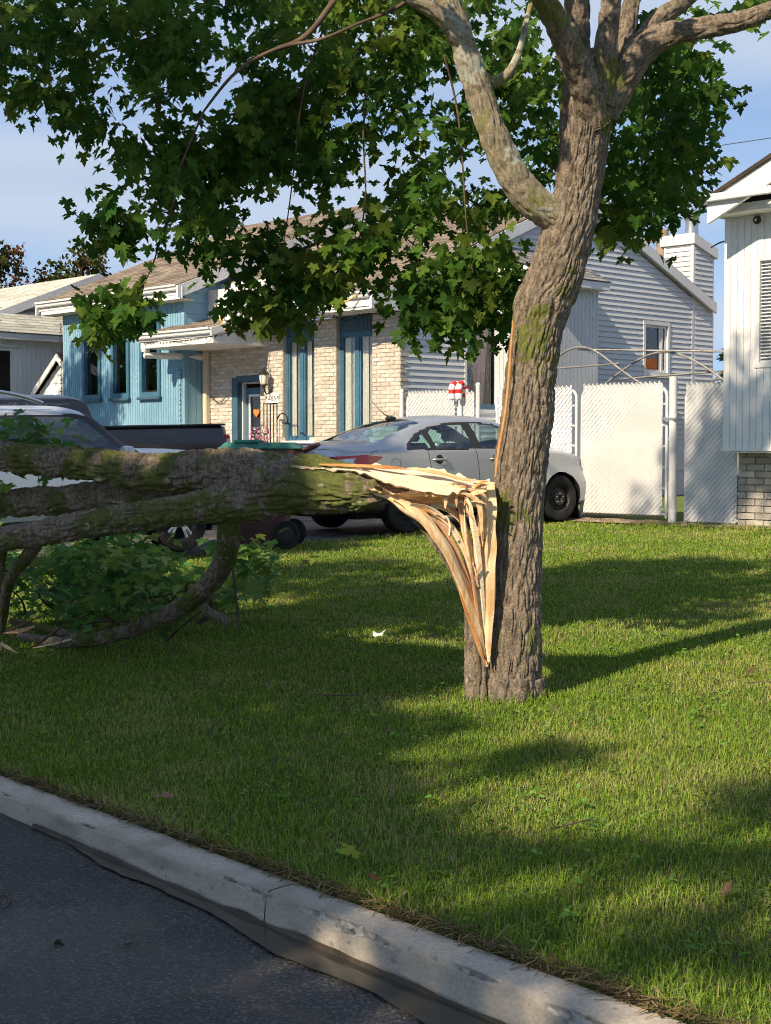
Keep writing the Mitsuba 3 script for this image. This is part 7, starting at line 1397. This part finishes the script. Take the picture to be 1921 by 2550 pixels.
# paper scrap
pr_ = np.random.default_rng(2); a_, b_ = np.meshgrid(np.linspace(0, 1, 7), np.linspace(0, 1, 6), indexing='ij'); zz_ = .05 + .03 * meshkit.noise(np.stack([a_ * 3, b_ * 3, a_ * 0], -1) + 2, 1)
cx_, cy_ = (-0.050, 9.900, 0.453)[:2]
add('paper_scrap', (np.stack([cx_ - .035 + a_ * (.06 + .03 * b_), cy_ + b_ * .06, float(gxy(cx_, cy_)) + .015 + zz_ * .6 + .05 * np.abs(a_ - .4) * b_], -1).reshape(-1, 3), np.array([[i * 6 + j, (i + 1) * 6 + j, (i + 1) * 6 + j + 1, i * 6 + j + 1] for i in range(6) for j in range(5)])), 'm_white', smooth=True, label='crumpled scrap of white paper on the shaded lawn', category='litter')
def stick(label, pts, r): add('fallen_twig', tube(pts, r, 6, .03), 'm_twig', smooth=True, label=label, category='twig', group='thin twigs dropped on the ground')
def onlawn(q): return [(x, y, float(gxy(x, y)) + .05) for x, y in q]
stick('pale thin twig lying on the shaded lawn in front of the split trunk', onlawn([(-.40, 7.95), (-.28, 7.9), (-.15, 7.88)]), .004)
stick('pale straw coloured twig on the sunlit grass at lower right', onlawn([(.62, 5.3), (.70, 5.36), (.76, 5.4)]), .003)
stick('thin twig on the sunlit grass near the right edge', onlawn([(1.95, 7.9), (2.1, 7.92), (2.2, 7.9)]), .003)
stick('dark twig lying on the damp asphalt', [(*W([[a, b, 0]])[0][:2], float(road_z(np.array(a), np.array(b))) + .008) for a, b in ((-4.58, 2.60), (-4.50, 2.58), (-4.42, 2.52))], .004)
for i, (a, b, s) in enumerate(((-4.9, 2.52, .035), (-4.0, 2.45, .03), (-3.85, 2.62, .028), (-5.3, 2.95, .03))):
    q = W([[a, b, float(road_z(np.array(a), np.array(b))) + .008]])[0]
    ground_leaf('road_leaf', ['small dark leaf flat on the asphalt below the twig', 'small dark leaf on the asphalt at the bottom centre', 'small brown leaf on the asphalt nearer the gutter', 'dark leaf on the asphalt at the left edge'][i], 'leaf', q, s, (.05, .04, .03), .15, 40 + i)
# ------------------------------------------------------------------ trees behind the houses and beside the frame
def bg_tree(name, label, trunk_pts, trunk_r, blobs, leaf=(.10, .18), per=60, tones=LEAFC, seed=0, V=DIA_V, F=DIA_F, group=None, bsdf='m_leaf_far'):
    k = thing(name, label, 'tree', group); r = np.random.default_rng(seed)
    add('trunk', limb(trunk_pts, trunk_r, seed, 24, .15, .08, .02), 'm_bark', k, smooth=True)
    P_, T_, N_, S_, C_ = [], [], [], [], []
    for (c, s, n) in blobs:
        c = np.array(c, float); s = np.array(s, float)
        # twiglet clusters so that the crown has clumps and gaps
        cc = c + unit(r.normal(0, 1, (n, 3))) * (r.uniform(0, 1, (n, 1)) ** .4) * s
        for q in cc:
            p = q + r.normal(0, 1, (per, 3)) * max(.16 * s.mean(), .075)
            P_.append(p); T_.append(unit(r.normal(0, 1, (per, 3)) + [0, 0, -.4])); N_.append(unit(r.normal(0, 1, (per, 3)) + [0, 0, .8])); S_.append(r.uniform(*leaf, per))
            t = tones[r.integers(len(tones))] * r.uniform(.75, 1.3); C_.append(np.clip(t * r.uniform(.75, 1.3, (per, 1)), .003, 1))
        # a bough to each blob
        b0 = np.array(trunk_pts[-2], float)
        add('branch', tube([b0, (b0 + c) / 2 + [0, 0, -.1 * abs(c[2] - b0[2])], c], [trunk_r[-1] * .7, trunk_r[-1] * .45, .02], 7, .2), 'm_twig', k, smooth=True)
    add_foliage(k, [np.concatenate(a) for a in (P_, T_, N_, S_, C_)], r, 0, V, F, bsdf, mass='crown')
    return k
GRN = np.array([(.04, .075, .018), (.05, .09, .022), (.035, .065, .018), (.06, .10, .025)])
RED = np.array([(.14, .06, .03), (.09, .07, .03), (.06, .075, .025), (.17, .08, .035), (.05, .07, .02)])
PALEG = np.array([(.10, .16, .04), (.13, .19, .05), (.09, .14, .035)])
DARKG = np.array([(.018, .04, .018), (.024, .05, .022), (.03, .055, .024)])
bg_tree('russet_tree', 'reddish brown leafed tree behind the white house roof at far left', [(-13.5, 50, .5), (-13.4, 50, 4), (-13.2, 50, 7.5)], [.3, .22, .1], [((-13.6, 50, 6.2), (1.6, 1.5, 1.7), 60), ((-12.0, 50, 6.0), (1.2, 1.3, 1.3), 40), ((-12.9, 50, 7.8), (.8, .9, .9), 20), ((-14.6, 50, 7.6), (.9, .9, .9), 10)], (.12, .22), 40, RED, 1)
bg_tree('olive_tree', 'olive green tree with a ragged top behind the white house roof', [(-10.9, 52, .5), (-10.8, 52, 4), (-10.6, 52, 7.5)], [.3, .22, .1], [((-10.8, 52, 6.2), (1.5, 1.4, 1.6), 60), ((-9.4, 52, 6.0), (1.1, 1.2, 1.1), 34), ((-10.6, 52, 7.9), (.9, .9, .9), 20), ((-11.6, 52, 7.3), (.8, .9, 1.0), 9), ((-8.5, 53, 5.6), (.8, 1, .9), 8)], (.12, .22), 40, RED[[1, 2, 4]], 2)
bg_tree('pale_tree', 'pale yellow green tree rising behind the blue house ridge', [(-5.6, 48, .5), (-5.5, 48, 4), (-5.3, 48, 8)], [.25, .18, .08], [((-5.4, 48, 7.9), (1.0, 1.0, 1.1), 14), ((-4.2, 48, 7.6), (1.0, 1.0, 1.0), 12), ((-2.6, 49, 7.4), (1.2, 1.0, 1.0), 12), ((-6.0, 48, 6.6), (.9, 1.0, 1.0), 10)], (.10, .2), 40, PALEG, 3)
def conifer(name, label, x, y, h, r0, seed):
    k = thing(name, label, 'tree', 'dark spruces behind the houses'); r = np.random.default_rng(seed); z0 = .6
    add('trunk', tube([(x, y, z0), (x, y, z0 + h)], [.16, .02], 10, .5), 'm_pole_wood', k, smooth=True)
    P_, T_, N_, S_, C_ = [], [], [], [], []
    for i in range(int(h * 9)):
        t = r.uniform(.08, 1); z = z0 + h * t; L = r0 * (1.02 - t) * r.uniform(.7, 1.1); a = r.uniform(0, 2 * np.pi)
        n = int(10 + 40 * L); s = np.linspace(.1, 1, n)
        p = np.column_stack([x + np.cos(a) * L * s, y + np.sin(a) * L * s, z - .35 * L * s + .2 * L * s ** 2]); p = p + r.normal(0, .05, p.shape)
        P_.append(p); T_.append(unit(np.column_stack([np.cos(a) + r.normal(0, .7, n), np.sin(a) + r.normal(0, .7, n), r.normal(-.25, .3, n)]))); N_.append(unit(r.normal(0, 1, (n, 3)) + [0, 0, 1])); S_.append(r.uniform(.14, .26, n)); C_.append(np.clip(DARKG[r.integers(3)] * r.uniform(.8, 1.3, (n, 1)), .003, 1))
    add_foliage(k, [np.concatenate(a) for a in (P_, T_, N_, S_, C_)], r, 0, DIA_V * [.5, 1], DIA_F, 'm_leaf_far', mass='crown')
conifer('spruce_tree', 'dark spruce in the gap between the long house and the right house', 10.95, 45, 7.4, 1.9, 4)
conifer('spruce_tree', 'dark spruce behind the rear roof slope beside the utility pole', 9.0, 56, 9.2, 2.4, 5)
# street trees outside the frame whose shade lies on the lawn, the kerb and the blue house
bg_tree('street_tree', 'large leafy street tree across the road to the left of the viewer', [(-8.6, -1.8, 0), (-8.6, -1.8, 2.5), (-8.5, -1.7, 5.4)], [.32, .26, .16],
        [((-8.3, -1.2, 7.0), (1.6, 3.0, 1.1), 74), ((-6.75, -1.5, 6.9), (.55, 1.7, .4), 44), ((-7.0, 1.3, 7.0), (1.1, 1.2, .5), 36), ((-7.6, 3.2, 7.0), (1.0, 1.0, .6), 24), ((-7.0, -4.4, 6.8), (1.3, 1.3, .7), 40), ((-10.2, -2.2, 9.2), (1.8, 2.4, 1.0), 40), ((-5.9, -4.6, 6.6), (.7, .7, .4), 14), ((-5.95, 1.45, 7.0), (.50, .45, .16), 16)], (.22, .32), 52, LEAFC, 11, group='street trees outside the view')
bg_tree('street_tree', 'outer boughs of the street tree across the road, nearest to the viewer', [(-8.2, -2.6, 0), (-8.0, -2.6, 2.5), (-7.2, -2.4, 5.6)], [.12, .10, .06],
        [((-5.42, -1.0, 7.0), (.26, .17, .08), 7), ((-5.9, -.25, 7.0), (.28, .32, .12), 9), ((-5.7, -2.42, 7.0), (.50, .17, .08), 9), ((-5.05, -2.55, 7.0), (.34, .15, .08), 7), ((-5.15, -3.35, 7.0), (.36, .24, .08), 8), ((-5.75, -3.4, 7.0), (.2, .2, .08), 4), ((-4.6, -1.7, 7.0), (.15, .2, .12), 4), ((-6.15, -1.9, 7.0), (.25, .3, .12), 8)], (.09, .14), 30, LEAFC, 12, group='street trees outside the view')
bg_tree('street_tree', 'leafy tree on the lawn to the left of the view beside the fallen crown', [(-6.9, 6.6, .2), (-6.8, 6.5, 3), (-6.4, 6.2, 5.6)], [.22, .18, .10],
        [((-4.4, 5.6, 7.0), (1.0, 1.2, .5), 46), ((-5.8, 4.6, 7.0), (1.1, 1.2, .6), 46), ((-3.4, 6.8, 7.2), (.7, .7, .4), 18), ((-6.9, 6.6, 7.2), (1.3, 1.3, .9), 46), ((-3.45, 4.75, 7.1), (.22, .26, .14), 5), ((-4.55, 3.9, 7.0), (.75, .6, .3), 26), ((-3.85, 4.9, 7.0), (.5, .7, .3), 22)], (.13, .2), 44, LEAFC, 13, group='street trees outside the view')
bg_tree('street_tree', 'leafy tree farther along the lawn to the left of the view', [(-7.4, 12.4, .3), (-7.3, 12.4, 3), (-7.0, 12.3, 5.6)], [.22, .18, .10],
        [((-6.2, 11.9, 7.2), (1.1, 1.2, .7), 44), ((-7.8, 13, 7.6), (1.3, 1.3, 1.2), 40), ((-7.0, 9.9, 7.0), (.75, .8, .5), 24), ((-5.35, 12.2, 7.1), (.6, .8, .4), 20)], (.14, .22), 44, LEAFC, 15, group='street trees outside the view')
bg_tree('street_tree', 'tree at the left of the view whose shade dapples the blue house', [(-12.2, 24.2, .5), (-12.1, 24.2, 4), (-11.9, 24.1, 6.5)], [.24, .2, .12],
        [((-11.2, 24.2, 7.6), (1.4, 1.4, 1.3), 26), ((-12.6, 22.6, 9.3), (1.4, 1.3, 1.2), 22), ((-10.6, 25.0, 6.6), (.8, .9, .7), 9), ((-13.2, 25, 8), (1.3, 1.3, 1.3), 18)], (.16, .26), 30, LEAFC, 16, group='street trees outside the view')
bg_tree('street_tree', 'broad leafy tree beyond the left edge of the view, mirrored in the blue house windows', [(-26, 36, .5), (-26, 36, 3), (-25.8, 36, 6)], [.35, .3, .2],
        [((-26, 36, 6), (3.2, 3.0, 3.0), 60), ((-24, 33, 4.0), (2.6, 2.4, 2.4), 40), ((-27, 40, 5), (3.0, 3.0, 3.4), 50)], (.4, .6), 26, LEAFC, 14, group='street trees outside the view')
